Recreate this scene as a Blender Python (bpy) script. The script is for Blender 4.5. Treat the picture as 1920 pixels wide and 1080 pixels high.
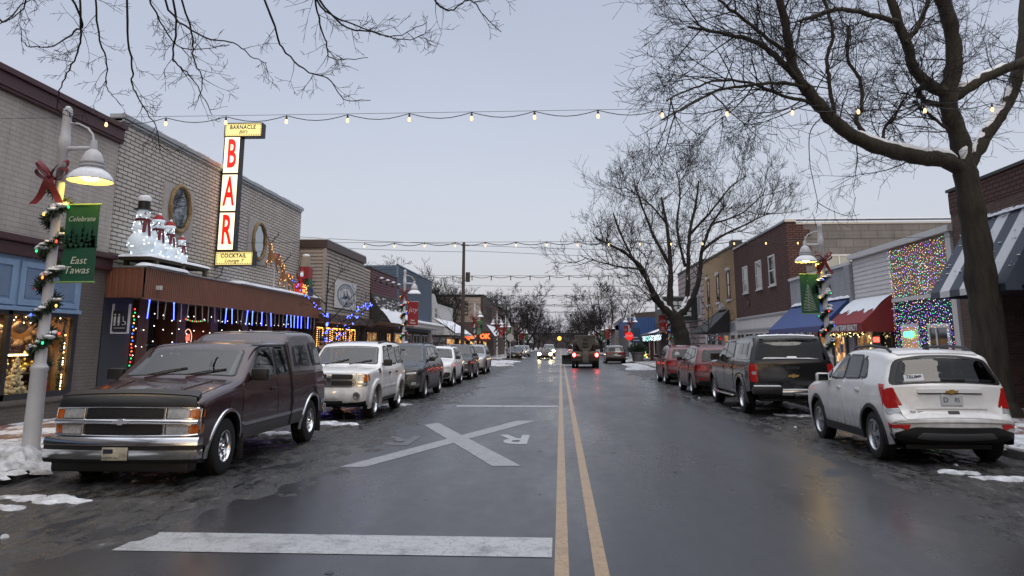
import bpy, bmesh, math, random
from mathutils import Vector, Matrix, noise
R=math.radians
for o in list(bpy.data.objects): bpy.data.objects.remove(o)
scene=bpy.context.scene; C=scene.collection
# ---------------- camera, sky, sun, exposure
F_PX,CYP,CAM_H=1480.,360.,1.68
PITCH=math.atan(287/F_PX); YAW=R(3.4543)
cd=bpy.data.cameras.new('camera'); cam=bpy.data.objects.new('camera',cd); C.objects.link(cam)
cam.location=(0,0,CAM_H); cam.rotation_euler=(R(90)+PITCH,0,YAW)
cd.sensor_width=36; cd.lens=36*F_PX/1920; cd.shift_y=-(540-CYP)/1920; cd.clip_end=5000; cd.clip_start=.05
scene.camera=cam
w=bpy.data.worlds.new('World'); scene.world=w; w.use_nodes=True
nt=w.node_tree; nt.nodes.clear(); N=nt.nodes.new; LK=nt.links.new
SUN_EL,SUN_ROT=R(9),R(170)
sky=N('ShaderNodeTexSky'); sky.sky_type='NISHITA'; sky.sun_disc=False; sky.sun_elevation=SUN_EL; sky.sun_rotation=SUN_ROT; sky.dust_density=4
b1=N('ShaderNodeBackground'); b1.inputs[1].default_value=.05; LK(sky.outputs[0],b1.inputs[0])
tc=N('ShaderNodeTexCoord'); sx=N('ShaderNodeSeparateXYZ'); LK(tc.outputs['Generated'],sx.inputs[0])
rp=N('ShaderNodeValToRGB'); LK(sx.outputs[2],rp.inputs[0])
el=rp.color_ramp.elements; el[0].position=0; el[0].color=(.555,.55,.625,1); el[1].position=1; el[1].color=(2.1,2.1,2.2,1)
for p,c in ((.06,(.53,.525,.60,1)),(.18,(.487,.497,.58,1)),(.30,(.447,.463,.552,1)),(.42,(.41,.43,.525,1)),(.70,(.72,.75,.85,1))):
    e=el.new(p); e.color=c
nz=N('ShaderNodeTexNoise'); nz.inputs['Scale'].default_value=1.6; nz.inputs['Detail'].default_value=4
mp=N('ShaderNodeMapping'); mp.inputs['Scale'].default_value=(1,1,3); LK(tc.outputs['Generated'],mp.inputs[0]); LK(mp.outputs[0],nz.inputs[0])
mr=N('ShaderNodeMapRange'); mr.inputs[3].default_value=.90; mr.inputs[4].default_value=1.10; LK(nz.outputs[0],mr.inputs[0])
vm=N('ShaderNodeVectorMath'); vm.operation='SCALE'; LK(rp.outputs[0],vm.inputs[0]); LK(mr.outputs[0],vm.inputs['Scale'])
b2=N('ShaderNodeBackground'); b2.inputs[1].default_value=1.0; LK(vm.outputs[0],b2.inputs[0])
ad=N('ShaderNodeAddShader'); LK(b1.outputs[0],ad.inputs[0]); LK(b2.outputs[0],ad.inputs[1])
ow=N('ShaderNodeOutputWorld'); LK(ad.outputs[0],ow.inputs[0])
ld=bpy.data.lights.new('sun','SUN'); ld.energy=.5; ld.angle=R(20); ld.color=(1,.93,.86)
so=bpy.data.objects.new('sun',ld); C.objects.link(so); so.rotation_euler=(R(38),0,R(20)); so.location=(0,0,30)
vs=scene.view_settings; vs.view_transform='Standard'; vs.look='None'; vs.gamma=1; vs.exposure=0.0; vs.use_curve_mapping=False
scene.render.engine='CYCLES'
cy=scene.cycles; cy.use_denoising=True; cy.max_bounces=6; cy.sample_clamp_indirect=4; cy.caustics_reflective=False; cy.caustics_refractive=False
try: cy.denoiser='OPENIMAGEDENOISE'
except Exception: pass
# ---------------- pixel (1920x1080 photograph) to place helpers, used while measuring
_cp,_sp=math.cos(PITCH),math.sin(PITCH)
_f=Vector((-math.sin(YAW)*_cp,math.cos(YAW)*_cp,_sp)); _r=Vector((math.cos(YAW),math.sin(YAW),0)); _u=_r.cross(_f)
def ray(px,py): return _f+_r*((px-960)/F_PX)+_u*((CYP-py)/F_PX)
CP=Vector((0,0,CAM_H))
def GZ(px,py,z=0): d=ray(px,py); return CP+d*((z-CAM_H)/d.z)
def PX(px,py,X): d=ray(px,py); return CP+d*(X/d.x)
def PY(px,py,Y): d=ray(px,py); return CP+d*(Y/d.y)
# ---------------- materials
MATS={}
def mat(name,col,rough=.6,metal=0,var=0,vs_=3,bump=0,bs=30,coat=0,spec=.5,emit=0,ecol=None,var2=None,stretch=(1,1,1),samp=None):
    if name in MATS: return MATS[name]
    m=bpy.data.materials.new(name); m.use_nodes=True; t=m.node_tree; b=t.nodes['Principled BSDF']; L=t.links.new
    c=(*col,1); b.inputs['Base Color'].default_value=c; b.inputs['Roughness'].default_value=rough; b.inputs['Metallic'].default_value=metal
    b.inputs['Coat Weight'].default_value=coat; b.inputs['Coat Roughness'].default_value=.06; b.inputs['Specular IOR Level'].default_value=spec
    if emit:
        b.inputs['Emission Color'].default_value=(*(ecol or col),1); b.inputs['Emission Strength'].default_value=emit
        if samp: m.cycles.emission_sampling=samp
    if var or bump:
        tc=t.nodes.new('ShaderNodeTexCoord'); mp=t.nodes.new('ShaderNodeMapping'); mp.inputs['Scale'].default_value=stretch; L(tc.outputs['Object'],mp.inputs[0])
        if var:
            n=t.nodes.new('ShaderNodeTexNoise'); n.inputs['Scale'].default_value=vs_; n.inputs['Detail'].default_value=6; n.inputs['Roughness'].default_value=.65; L(mp.outputs[0],n.inputs[0])
            mx=t.nodes.new('ShaderNodeMix'); mx.data_type='RGBA'
            mr=t.nodes.new('ShaderNodeMapRange'); mr.inputs[1].default_value=.3; mr.inputs[2].default_value=.7; L(n.outputs[0],mr.inputs[0]); L(mr.outputs[0],mx.inputs[0])
            a=[max(0,x*(1-var)) for x in col]; d=var2 or [min(1,x*(1+var)) for x in col]
            mx.inputs[6].default_value=(*a,1); mx.inputs[7].default_value=(*d,1); L(mx.outputs[2],b.inputs['Base Color'])
            mq=t.nodes.new('ShaderNodeMapRange'); mq.inputs[3].default_value=max(.02,rough*.85); mq.inputs[4].default_value=min(1,rough*1.15); L(n.outputs[0],mq.inputs[0]); L(mq.outputs[0],b.inputs['Roughness'])
        if bump:
            n2=t.nodes.new('ShaderNodeTexNoise'); n2.inputs['Scale'].default_value=bs; n2.inputs['Detail'].default_value=5; L(mp.outputs[0],n2.inputs[0])
            bp=t.nodes.new('ShaderNodeBump'); bp.inputs['Strength'].default_value=bump; bp.inputs['Distance'].default_value=.02; L(n2.outputs[0],bp.inputs['Height']); L(bp.outputs[0],b.inputs['Normal'])
    MATS[name]=m; return m
def brick_mat(name,c1,c2,mortar,bw=.2,bh=.067,ms=.012,rough=.85,bump=.6,offs=.5,dirt=.25):
    m=bpy.data.materials.new(name); m.use_nodes=True; t=m.node_tree; b=t.nodes['Principled BSDF']; L=t.links.new; Nn=t.nodes.new
    tc=Nn('ShaderNodeTexCoord'); s=Nn('ShaderNodeSeparateXYZ'); L(tc.outputs['Object'],s.inputs[0])
    a=Nn('ShaderNodeMath'); a.operation='ADD'; L(s.outputs[0],a.inputs[0]); L(s.outputs[1],a.inputs[1])
    cb=Nn('ShaderNodeCombineXYZ'); L(a.outputs[0],cb.inputs[0]); L(s.outputs[2],cb.inputs[1])
    k=Nn('ShaderNodeTexBrick'); L(cb.outputs[0],k.inputs[0]); k.offset=offs
    k.inputs['Color1'].default_value=(*c1,1); k.inputs['Color2'].default_value=(*c2,1); k.inputs['Mortar'].default_value=(*mortar,1)
    k.inputs['Scale'].default_value=1; k.inputs['Brick Width'].default_value=bw; k.inputs['Row Height'].default_value=bh; k.inputs['Mortar Size'].default_value=ms; k.inputs['Mortar Smooth'].default_value=.3; k.inputs['Bias'].default_value=0
    n=Nn('ShaderNodeTexNoise'); n.inputs['Scale'].default_value=1.5; n.inputs['Detail'].default_value=10; n.inputs['Roughness'].default_value=.7; mp=Nn('ShaderNodeMapping'); mp.inputs['Scale'].default_value=(1,1,.35); L(tc.outputs['Object'],mp.inputs[0]); L(mp.outputs[0],n.inputs[0])
    mr=Nn('ShaderNodeMapRange'); mr.inputs[1].default_value=.3; mr.inputs[2].default_value=.7; mr.inputs[3].default_value=1-dirt; mr.inputs[4].default_value=1+dirt*.5; L(n.outputs[0],mr.inputs[0])
    v=Nn('ShaderNodeVectorMath'); v.operation='SCALE'; L(k.outputs[0],v.inputs[0]); L(mr.outputs[0],v.inputs['Scale']); L(v.outputs[0],b.inputs['Base Color'])
    b.inputs['Roughness'].default_value=rough
    n3=Nn('ShaderNodeTexNoise'); n3.inputs['Scale'].default_value=60; L(tc.outputs['Object'],n3.inputs[0])
    mm=Nn('ShaderNodeMath'); mm.operation='MULTIPLY_ADD'; mm.inputs[1].default_value=.25; L(n3.outputs[0],mm.inputs[0])
    iv=Nn('ShaderNodeMath'); iv.operation='SUBTRACT'; iv.inputs[0].default_value=1; L(k.outputs['Fac'],iv.inputs[1]); L(iv.outputs[0],mm.inputs[2])
    bp=Nn('ShaderNodeBump'); bp.inputs['Strength'].default_value=bump; bp.inputs['Distance'].default_value=.01; L(mm.outputs[0],bp.inputs['Height']); L(bp.outputs[0],b.inputs['Normal'])
    MATS[name]=m; return m
def emis(name,col,s,samp='NONE'): return mat(name,col,emit=s,samp=samp,rough=.4)
# ---------------- mesh builder
ROOT={}
class MB:
    def __init__(s): s.v=[]; s.f=[]; s.m=[]; s.mi=0
    def add(s,vs,fs):
        k=len(s.v); s.v+= [tuple(v) for v in vs]; s.f+=[tuple(i+k for i in f) for f in fs]; s.m+=[s.mi]*len(fs); return s
    def box(s,x0,x1,y0,y1,z0,z1,ch=0):
        if x0>x1:x0,x1=x1,x0
        if y0>y1:y0,y1=y1,y0
        if z0>z1:z0,z1=z1,z0
        c=min(ch,(x1-x0)*.4,(y1-y0)*.4,(z1-z0)*.4)
        if c<=0:
            return s.add([(x0,y0,z0),(x1,y0,z0),(x1,y1,z0),(x0,y1,z0),(x0,y0,z1),(x1,y0,z1),(x1,y1,z1),(x0,y1,z1)],[(0,3,2,1),(4,5,6,7),(0,1,5,4),(1,2,6,5),(2,3,7,6),(3,0,4,7)])
        bm=bmesh.new(); bmesh.ops.create_cube(bm,size=1)
        for v in bm.verts: v.co=((x0+x1)/2+v.co.x*(x1-x0),(y0+y1)/2+v.co.y*(y1-y0),(z0+z1)/2+v.co.z*(z1-z0))
        bmesh.ops.bevel(bm,geom=bm.edges[:],offset=c,segments=2,profile=.6,affect='EDGES'); bm.verts.index_update()
        s.add([v.co[:] for v in bm.verts],[[v.index for v in f.verts] for f in bm.faces]); bm.free(); return s
    def poly(s,pts,ext=None):
        n=len(pts)
        if ext is None: return s.add(pts,[tuple(range(n))])
        e=Vector(ext); q=[Vector(p)+e for p in pts]
        return s.add(list(pts)+q,[tuple(range(n))[::-1],tuple(range(n,2*n))]+[(i,(i+1)%n,n+(i+1)%n,n+i) for i in range(n)])
    def tube(s,pts,rad,n=8,cap=True,twist=0):
        pts=[Vector(p) for p in pts]; m=len(pts)
        if not isinstance(rad,(list,tuple)): rad=[rad]*m
        vs=[];fs=[]; ref=None
        for i,p in enumerate(pts):
            d=(pts[min(i+1,m-1)]-pts[max(i-1,0)])
            if d.length<1e-9: d=Vector((0,0,1))
            d.normalize()
            if ref is None: ref=Vector((1,0,0)) if abs(d.x)<.8 else Vector((0,1,0))
            a=(ref-d*ref.dot(d)); 
            if a.length<1e-6: a=d.orthogonal()
            a.normalize(); ref=a; b=d.cross(a)
            for k in range(n):
                t=2*math.pi*k/n+twist; vs.append(p+(a*math.cos(t)+b*math.sin(t))*rad[i])
        for i in range(m-1):
            for k in range(n): fs.append((i*n+k,i*n+(k+1)%n,(i+1)*n+(k+1)%n,(i+1)*n+k))
        if cap: fs+= [tuple(range(n))[::-1],tuple(range((m-1)*n,m*n))]
        return s.add(vs,fs)
    def lathe(s,prof,c,n=20,axis='z'):
        vs=[];fs=[]; m=len(prof)
        for r,h in prof:
            for k in range(n):
                t=2*math.pi*k/n; a,b=r*math.cos(t),r*math.sin(t)
                vs.append((c[0]+a,c[1]+b,c[2]+h) if axis=='z' else (c[0]+h,c[1]+a,c[2]+b) if axis=='x' else (c[0]+b,c[1]+h,c[2]+a))
        for i in range(m-1):
            for k in range(n): fs.append((i*n+k,i*n+(k+1)%n,(i+1)*n+(k+1)%n,(i+1)*n+k))
        return s.add(vs,fs)
    def ball(s,c,r,sc=(1,1,1),n=8,m=6,jit=0,rng=None):
        vs=[];fs=[]
        for i in range(m+1):
            ph=math.pi*i/m
            for k in range(n):
                t=2*math.pi*k/n; q=1+(rng.uniform(-jit,jit) if jit else 0)
                vs.append((c[0]+r*sc[0]*q*math.sin(ph)*math.cos(t),c[1]+r*sc[1]*q*math.sin(ph)*math.sin(t),c[2]+r*sc[2]*q*math.cos(ph)))
        for i in range(m):
            for k in range(n): fs.append((i*n+k,(i+1)*n+k,(i+1)*n+(k+1)%n,i*n+(k+1)%n))
        return s.add(vs,fs)
    def grid(s,fn,nu,nv):
        vs=[fn(i/nu,j/nv) for i in range(nu+1) for j in range(nv+1)]
        return s.add(vs,[(i*(nv+1)+j,(i+1)*(nv+1)+j,(i+1)*(nv+1)+j+1,i*(nv+1)+j+1) for i in range(nu) for j in range(nv)])
    def build(s,name,mats,parent=None,smooth=None,local=False,nrm=True):
        me=bpy.data.meshes.new(name); vs=s.v
        if parent is not None and not local:
            loc,rz=ROOT.get(parent.name,(Vector((0,0,0)),0)); 
            if rz: Mi=(Matrix.Translation(loc)@Matrix.Rotation(rz,4,'Z')).inverted(); vs=[Mi@Vector(v) for v in vs]
            else: vs=[(v[0]-loc[0],v[1]-loc[1],v[2]-loc[2]) for v in vs]
        me.from_pydata(vs,[],s.f)
        if not isinstance(mats,(list,tuple)): mats=[mats]
        for q in mats: me.materials.append(q)
        if len(mats)>1: me.polygons.foreach_set('material_index',s.m)
        if nrm:
            bm=bmesh.new(); bm.from_mesh(me); bmesh.ops.recalc_face_normals(bm,faces=bm.faces); bm.to_mesh(me); bm.free()
        if smooth:
            me.shade_smooth()
            try: me.set_sharp_from_angle(angle=R(smooth))
            except Exception: pass
        o=bpy.data.objects.new(name,me); C.objects.link(o)
        if parent is not None: o.parent=parent; ROOT[o.name]=ROOT.get(parent.name,(Vector((0,0,0)),0))
        return o
def props(o,label=None,cat=None,group=None,kind=None):
    if label:o['label']=label
    if cat:o['category']=cat
    if group:o['group']=group
    if kind:o['kind']=kind
    return o
def thing(name,label,cat,loc=(0,0,0),rz=0,group=None):
    o=bpy.data.objects.new(name,None); C.objects.link(o); o.location=loc; o.rotation_euler=(0,0,rz); o.empty_display_size=.2
    ROOT[o.name]=(Vector(loc),rz); return props(o,label,cat,group)
def copy_tree(o,parent=None):
    c=o.copy(); C.objects.link(c); c.parent=parent
    for ch in o.children: copy_tree(ch,c)
    return c
def structure(o): o['kind']='structure'; return o
FACE={'L':(Vector((0,1,0)),Vector((0,0,1)),Vector((1,0,0))),'R':(Vector((0,-1,0)),Vector((0,0,1)),Vector((-1,0,0))),'C':(Vector((1,0,0)),Vector((0,0,1)),Vector((0,-1,0)))}
def text(mb,body,size,loc,face='C',sx=1,shear=0,ext=.006,bold=0,basis=None,align='CENTER',spacing=1):
    cu=bpy.data.curves.new('lettering','FONT'); cu.body=body; cu.size=size; cu.align_x=align; cu.align_y='CENTER'; cu.shear=shear; cu.extrude=ext; cu.offset=bold; cu.space_character=spacing; cu.resolution_u=3
    ob=bpy.data.objects.new('lettering',cu); C.objects.link(ob); bpy.context.view_layer.update()
    me=bpy.data.meshes.new_from_object(ob); a,b,c=basis or FACE[face]; p=Vector(loc)
    mb.add([p+a*(v.co.x*sx)+b*v.co.y+c*v.co.z for v in me.vertices],[tuple(q.vertices) for q in me.polygons])
    bpy.data.objects.remove(ob); bpy.data.curves.remove(cu); bpy.data.meshes.remove(me); return mb
_UB={}
def bulbset(par,items,name='bulb',maxn=100):
    """items (pos, radius, material, (sx,sy,sz)): the hundred nearest the street each an object, the rest one part"""
    items=sorted(items,key=lambda q:(Vector(q[0])-CP).length); loc=ROOT[par.name][0]; rest=MB(); ms=[]
    for k,(p,r,m,sc) in enumerate(items):
        if k<maxn:
            if m.name not in _UB: b=MB(); b.ball((0,0,0),1,n=7,m=5); _UB[m.name]=o=b.build(name,m,smooth=80)
            else: o=bpy.data.objects.new(name,_UB[m.name].data); C.objects.link(o)
            o.parent=par; o.location=Vector(p)-loc; o.scale=(r*sc[0],r*sc[1],r*sc[2])
        else:
            if m not in ms: ms.append(m)
            rest.mi=ms.index(m); rest.ball(p,r,sc,5,4)
    if rest.v: o=rest.build('bulbs',ms,par); o['kind']='stuff'
U1=(1,1,1)
# common materials
M_SNOW=mat('snow',(.78,.81,.86),.7,bump=.7,bs=14,var=.06,vs_=5)
M_BLACK=mat('black_plastic',(.012,.012,.013),.45)
M_RUBBER=mat('rubber',(.012,.012,.012),.75,bump=.2,bs=60)
M_CHROME=mat('chrome',(.72,.73,.75),.17,1)
M_ALLOY=mat('alloy',(.55,.56,.58),.3,.9)
M_GLASS=mat('car_glass',(.007,.009,.010),.03,spec=.32)
def clear_glass(name,tint,refl=.05):
    m=bpy.data.materials.new(name); m.use_nodes=True; t=m.node_tree; t.nodes.clear(); L=t.links.new; Nn=t.nodes.new
    oo=Nn('ShaderNodeOutputMaterial'); mx=Nn('ShaderNodeMixShader'); tr=Nn('ShaderNodeBsdfTransparent'); tr.inputs[0].default_value=(*tint,1); gl=Nn('ShaderNodeBsdfGlossy'); gl.inputs['Roughness'].default_value=.02
    lw=Nn('ShaderNodeLayerWeight'); pw=Nn('ShaderNodeMath'); pw.operation='POWER'; pw.inputs[1].default_value=4.5; L(lw.outputs['Facing'],pw.inputs[0]); fr=Nn('ShaderNodeMath'); fr.operation='MULTIPLY_ADD'; fr.inputs[1].default_value=.9; fr.inputs[2].default_value=refl; L(pw.outputs[0],fr.inputs[0])
    L(fr.outputs[0],mx.inputs[0]); L(tr.outputs[0],mx.inputs[1]); L(gl.outputs[0],mx.inputs[2]); L(mx.outputs[0],oo.inputs[0]); return m
M_SIDEG=clear_glass('side_glass',(.50,.54,.54),.07); M_WIND=clear_glass('windscreen_glass',(.62,.67,.66),.10); M_TINTG=clear_glass('tinted_glass',(.14,.15,.16),.05)
M_TRIM=mat('cabin_trim',(.028,.027,.027),.85,var=.2,vs_=8); M_SEAT=mat('seat_cloth',(.075,.07,.066),.9,var=.2,vs_=10)
M_SHOPGLASS=mat('dark_window',(.02,.023,.027),.05,spec=.8)
M_WHITE=mat('white_paint',(.68,.69,.70),.45,var=.06,vs_=2)
M_WIRE=mat('wire',(.02,.02,.02),.6)
M_RED=mat('red_lens',(.32,.008,.01),.12,coat=.6)
M_REDDIM=mat('red_lens_lit',(.30,.012,.012),.14,emit=.06,ecol=(1,.03,.03),samp='NONE')
M_AMBER=mat('amber_lens',(.5,.11,.01),.15,coat=.5)
M_CLEAR=mat('clear_lens',(.46,.48,.50),.12,.2,coat=.6,var=.25,vs_=22)
M_GOLD=mat('gold_badge',(.5,.33,.1),.3,.6)
M_DKMETAL=mat('dark_metal',(.03,.03,.032),.5,.3)
M_WARM=emis('warm_bulb',(1,.62,.28),14)
M_PLATE=mat('plate',(.55,.57,.58),.4)
M_INK=mat('ink',(.02,.025,.05),.5)
# ---------------- ground, road, pavement
def flat(name,x0,x1,y0,y1,z,m,kind='structure'):
    o=MB().add([(x0,y0,z),(x1,y0,z),(x1,y1,z),(x0,y1,z)],[(0,1,2,3)]).build(name,m); o['kind']=kind; return o
M_GROUND=mat('ground_soil',(.10,.10,.10),.9,var=.5,vs_=.2,var2=(.5,.52,.55))
flat('ground',-1500,1500,-300,2500,-.03,M_GROUND)
KL,KR=-6.85,6.75
def road_mat():
    m=bpy.data.materials.new('wet_asphalt'); m.use_nodes=True; t=m.node_tree; b=t.nodes['Principled BSDF']; L=t.links.new; Nn=t.nodes.new
    tc=Nn('ShaderNodeTexCoord'); 
    def noise_(sc,det,st=(1,1,1),rg=.6):
        mp=Nn('ShaderNodeMapping'); mp.inputs['Scale'].default_value=st; L(tc.outputs['Object'],mp.inputs[0])
        n=Nn('ShaderNodeTexNoise'); n.inputs['Scale'].default_value=sc; n.inputs['Detail'].default_value=det; n.inputs['Roughness'].default_value=rg; L(mp.outputs[0],n.inputs[0]); return n.outputs[0]
    def mr(x,a,b_,c,d,sm=True):
        q=Nn('ShaderNodeMapRange'); q.interpolation_type='SMOOTHSTEP' if sm else 'LINEAR'
        for i,v in enumerate((a,b_,c,d)): q.inputs[i+1].default_value=v
        L(x,q.inputs[0]); return q.outputs[0]
    big=noise_(.35,5,(1,.25,1)); fine=noise_(140,3); med=noise_(5,6,(1,.5,1)); streak=noise_(1.2,4,(1,.06,1))
    wet=mr(big,.30,.72,0,1)
    mx=Nn('ShaderNodeMix'); mx.data_type='RGBA'; L(wet,mx.inputs[0]); mx.inputs[6].default_value=(.030,.030,.034,1); mx.inputs[7].default_value=(.018,.018,.021,1)
    sp=mr(fine,.35,.75,.88,1.14,False); st=mr(streak,.3,.7,.8,1.2)
    mm=Nn('ShaderNodeMath'); mm.operation='MULTIPLY'; L(sp,mm.inputs[0]); L(st,mm.inputs[1])
    v=Nn('ShaderNodeVectorMath'); v.operation='SCALE'; L(mx.outputs[2],v.inputs[0]); L(mm.outputs[0],v.inputs['Scale']); L(v.outputs[0],b.inputs['Base Color'])
    r1=mr(wet,0,1,.40,.20,False); r2=mr(med,.3,.7,-.025,.025,False)
    a=Nn('ShaderNodeMath'); a.operation='ADD'; L(r1,a.inputs[0]); L(r2,a.inputs[1]); L(a.outputs[0],b.inputs['Roughness'])
    bp=Nn('ShaderNodeBump'); bp.inputs['Strength'].default_value=.02; bp.inputs['Distance'].default_value=.006; L(fine,bp.inputs['Height']); L(bp.outputs[0],b.inputs['Normal'])
    b.inputs['Specular IOR Level'].default_value=.45
    return m
M_ROAD=road_mat()
flat('road',KL,KR,-120,700,0,M_ROAD)
# cross street at the far junction
flat('side_street',-60,KL,80,97,.001,M_ROAD); flat('side_street',KR,60,80,97,.001,M_ROAD)
def paint_mat(name,col,worn):
    m=bpy.data.materials.new(name); m.use_nodes=True; t=m.node_tree; b=t.nodes['Principled BSDF']; L=t.links.new; Nn=t.nodes.new
    tc=Nn('ShaderNodeTexCoord'); vo=Nn('ShaderNodeTexVoronoi'); vo.feature='DISTANCE_TO_EDGE'; vo.inputs['Scale'].default_value=9
    nz=Nn('ShaderNodeTexNoise'); nz.inputs['Scale'].default_value=12; nz.inputs['Detail'].default_value=6
    ad=Nn('ShaderNodeVectorMath'); ad.operation='MULTIPLY_ADD'; ad.inputs[1].default_value=(.12,.12,.12); L(tc.outputs['Object'],nz.inputs[0]); L(nz.outputs['Color'],ad.inputs[0]); L(tc.outputs['Object'],ad.inputs[2]); L(ad.outputs[0],vo.inputs[0])
    cr=Nn('ShaderNodeMapRange'); cr.inputs[1].default_value=.0; cr.inputs[2].default_value=.035; cr.inputs[3].default_value=.75; cr.inputs[4].default_value=0; L(vo.outputs['Distance'],cr.inputs[0])
    n2=Nn('ShaderNodeTexNoise'); n2.inputs['Scale'].default_value=3.5; n2.inputs['Detail'].default_value=9; n2.inputs['Roughness'].default_value=.75; L(tc.outputs['Object'],n2.inputs[0])
    w1=Nn('ShaderNodeMapRange'); w1.inputs[1].default_value=.5; w1.inputs[2].default_value=.7; w1.inputs[4].default_value=worn; L(n2.outputs[0],w1.inputs[0])
    mxx=Nn('ShaderNodeMath'); mxx.operation='MAXIMUM'; L(cr.outputs[0],mxx.inputs[0]); L(w1.outputs[0],mxx.inputs[1])
    mx=Nn('ShaderNodeMix'); mx.data_type='RGBA'; L(mxx.outputs[0],mx.inputs[0]); mx.inputs[6].default_value=(*col,1); mx.inputs[7].default_value=(.05,.05,.052,1); L(mx.outputs[2],b.inputs['Base Color'])
    b.inputs['Roughness'].default_value=.4; MATS[name]=m; return m
M_WMARK=paint_mat('white_marking',(.38,.39,.40),.9); M_WMARK2=paint_mat('faded_marking',(.27,.275,.29),.6); M_YMARK=paint_mat('yellow_marking',(.33,.225,.125),.5)
def mark(name,polys,m):
    b=MB()
    for p in polys: b.poly([(x,y,.004) for x,y in p])
    o=b.build(name,m); o['kind']='structure'; return o
def gp(*pts): return [tuple(GZ(x,y)[:2]) for x,y in pts]
mark('centre_line',[[(-.065,-60),(.045,-60),(.045,78),(-.065,78)],[(.235,-60),(.345,-60),(.345,78),(.235,78)],[(-.065,98),(.045,98),(.045,400),(-.065,400)],[(.235,98),(.345,98),(.345,400),(.235,400)]],M_YMARK)
mark('stop_bar',[[(-3.75,6.8),(-.09,6.8),(-.09,7.46),(-3.75,7.46)]],M_WMARK)
mark('limit_line',[[(-2.95,22.5),(-.09,22.5),(-.09,23.0),(-2.95,23.0)]],M_WMARK)
mark('limit_line',[[(-3.3,98.5),(-.1,98.5),(-.1,99),(-3.3,99)],[(.4,78.4),(3.4,78.4),(3.4,78.9),(.4,78.9)]],M_WMARK)
# crossing saltire and the two letters, read from the other direction
mark('crossing_symbol',[gp((795,797),(822,793),(977,874),(922,874)),gp((636,876),(684,876),(850.8,830.8),(838.3,823.2)),gp((866,816),(879.5,823),(1005,789),(969,789))],M_WMARK2)
lt=MB(); RV=(Vector((-1,0,0)),Vector((0,-1,0)),Vector((0,0,1)))
pR=GZ(966,823); pL=GZ(752,825)
text(lt,'R',1.95,(pR.x,pR.y,.005),basis=RV,sx=.50,bold=.05,ext=0); lw_=text(MB(),'R',1.95,(pL.x,pL.y,.005),basis=RV,sx=.58,bold=.04,ext=0)
o=lt.build('crossing_letter',paint_mat('crisp_marking',(.36,.37,.385),.18),nrm=False); o['kind']='structure'; o=lw_.build('crossing_letter',paint_mat('worn_marking',(.085,.087,.092),.9),nrm=False); o['kind']='structure'
# pavements with kerbs
def paver_mat():
    m=brick_mat('pavers',(.20,.105,.085),(.25,.14,.115),(.10,.085,.08),.2,.1,.01)
    t=m.node_tree; b=t.nodes['Principled BSDF']; L=t.links.new; Nn=t.nodes.new
    k=[n for n in t.nodes if n.type=='TEX_BRICK'][0]; tc=[n for n in t.nodes if n.type=='TEX_COORD'][0]; L(tc.outputs['Object'],k.inputs[0])
    src=b.inputs['Base Color'].links[0].from_socket
    mp=Nn('ShaderNodeMapping'); mp.inputs['Scale'].default_value=(1,.55,1); L(tc.outputs['Object'],mp.inputs[0])
    n=Nn('ShaderNodeTexNoise'); n.inputs['Scale'].default_value=2.2; n.inputs['Detail'].default_value=10; n.inputs['Roughness'].default_value=.7; L(mp.outputs[0],n.inputs[0])
    r=Nn('ShaderNodeMapRange'); r.inputs[1].default_value=.47; r.inputs[2].default_value=.53; L(n.outputs[0],r.inputs[0])
    mx=Nn('ShaderNodeMix'); mx.data_type='RGBA'; L(r.outputs[0],mx.inputs[0]); L(src,mx.inputs[6]); mx.inputs[7].default_value=(.7,.73,.78,1); L(mx.outputs[2],b.inputs['Base Color'])
    b.inputs['Roughness'].default_value=.55; return m
M_PAV=paver_mat(); M_KERB=mat('kerb_concrete',(.20,.20,.195),.8,var=.3,vs_=4,bump=.3)
for nm,x0,x1,k0,k1 in (('left',-14,KL-.16,KL-.16,KL),('right',KR+.16,16,KR,KR+.16)):
    for y0,y1 in ((-120,80),(97,500)):
        o=MB().box(x0,x1,y0,y1,-.02,.146).build('pavement',M_PAV); o['kind']='structure'
        o=MB().box(k0,k1,y0,y1,-.02,.15,.02).build('kerb',M_KERB); o['kind']='structure'
# kerb build-outs at the junction
for x0,x1,y0,y1 in ((KL+.003,-4.9,66,79.8),(KL+.003,-4.5,97.2,104)):
    o=MB().box(x0,x1,y0,y1,-.02,.143,.02).build('pavement',M_PAV); o['kind']='structure'
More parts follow.
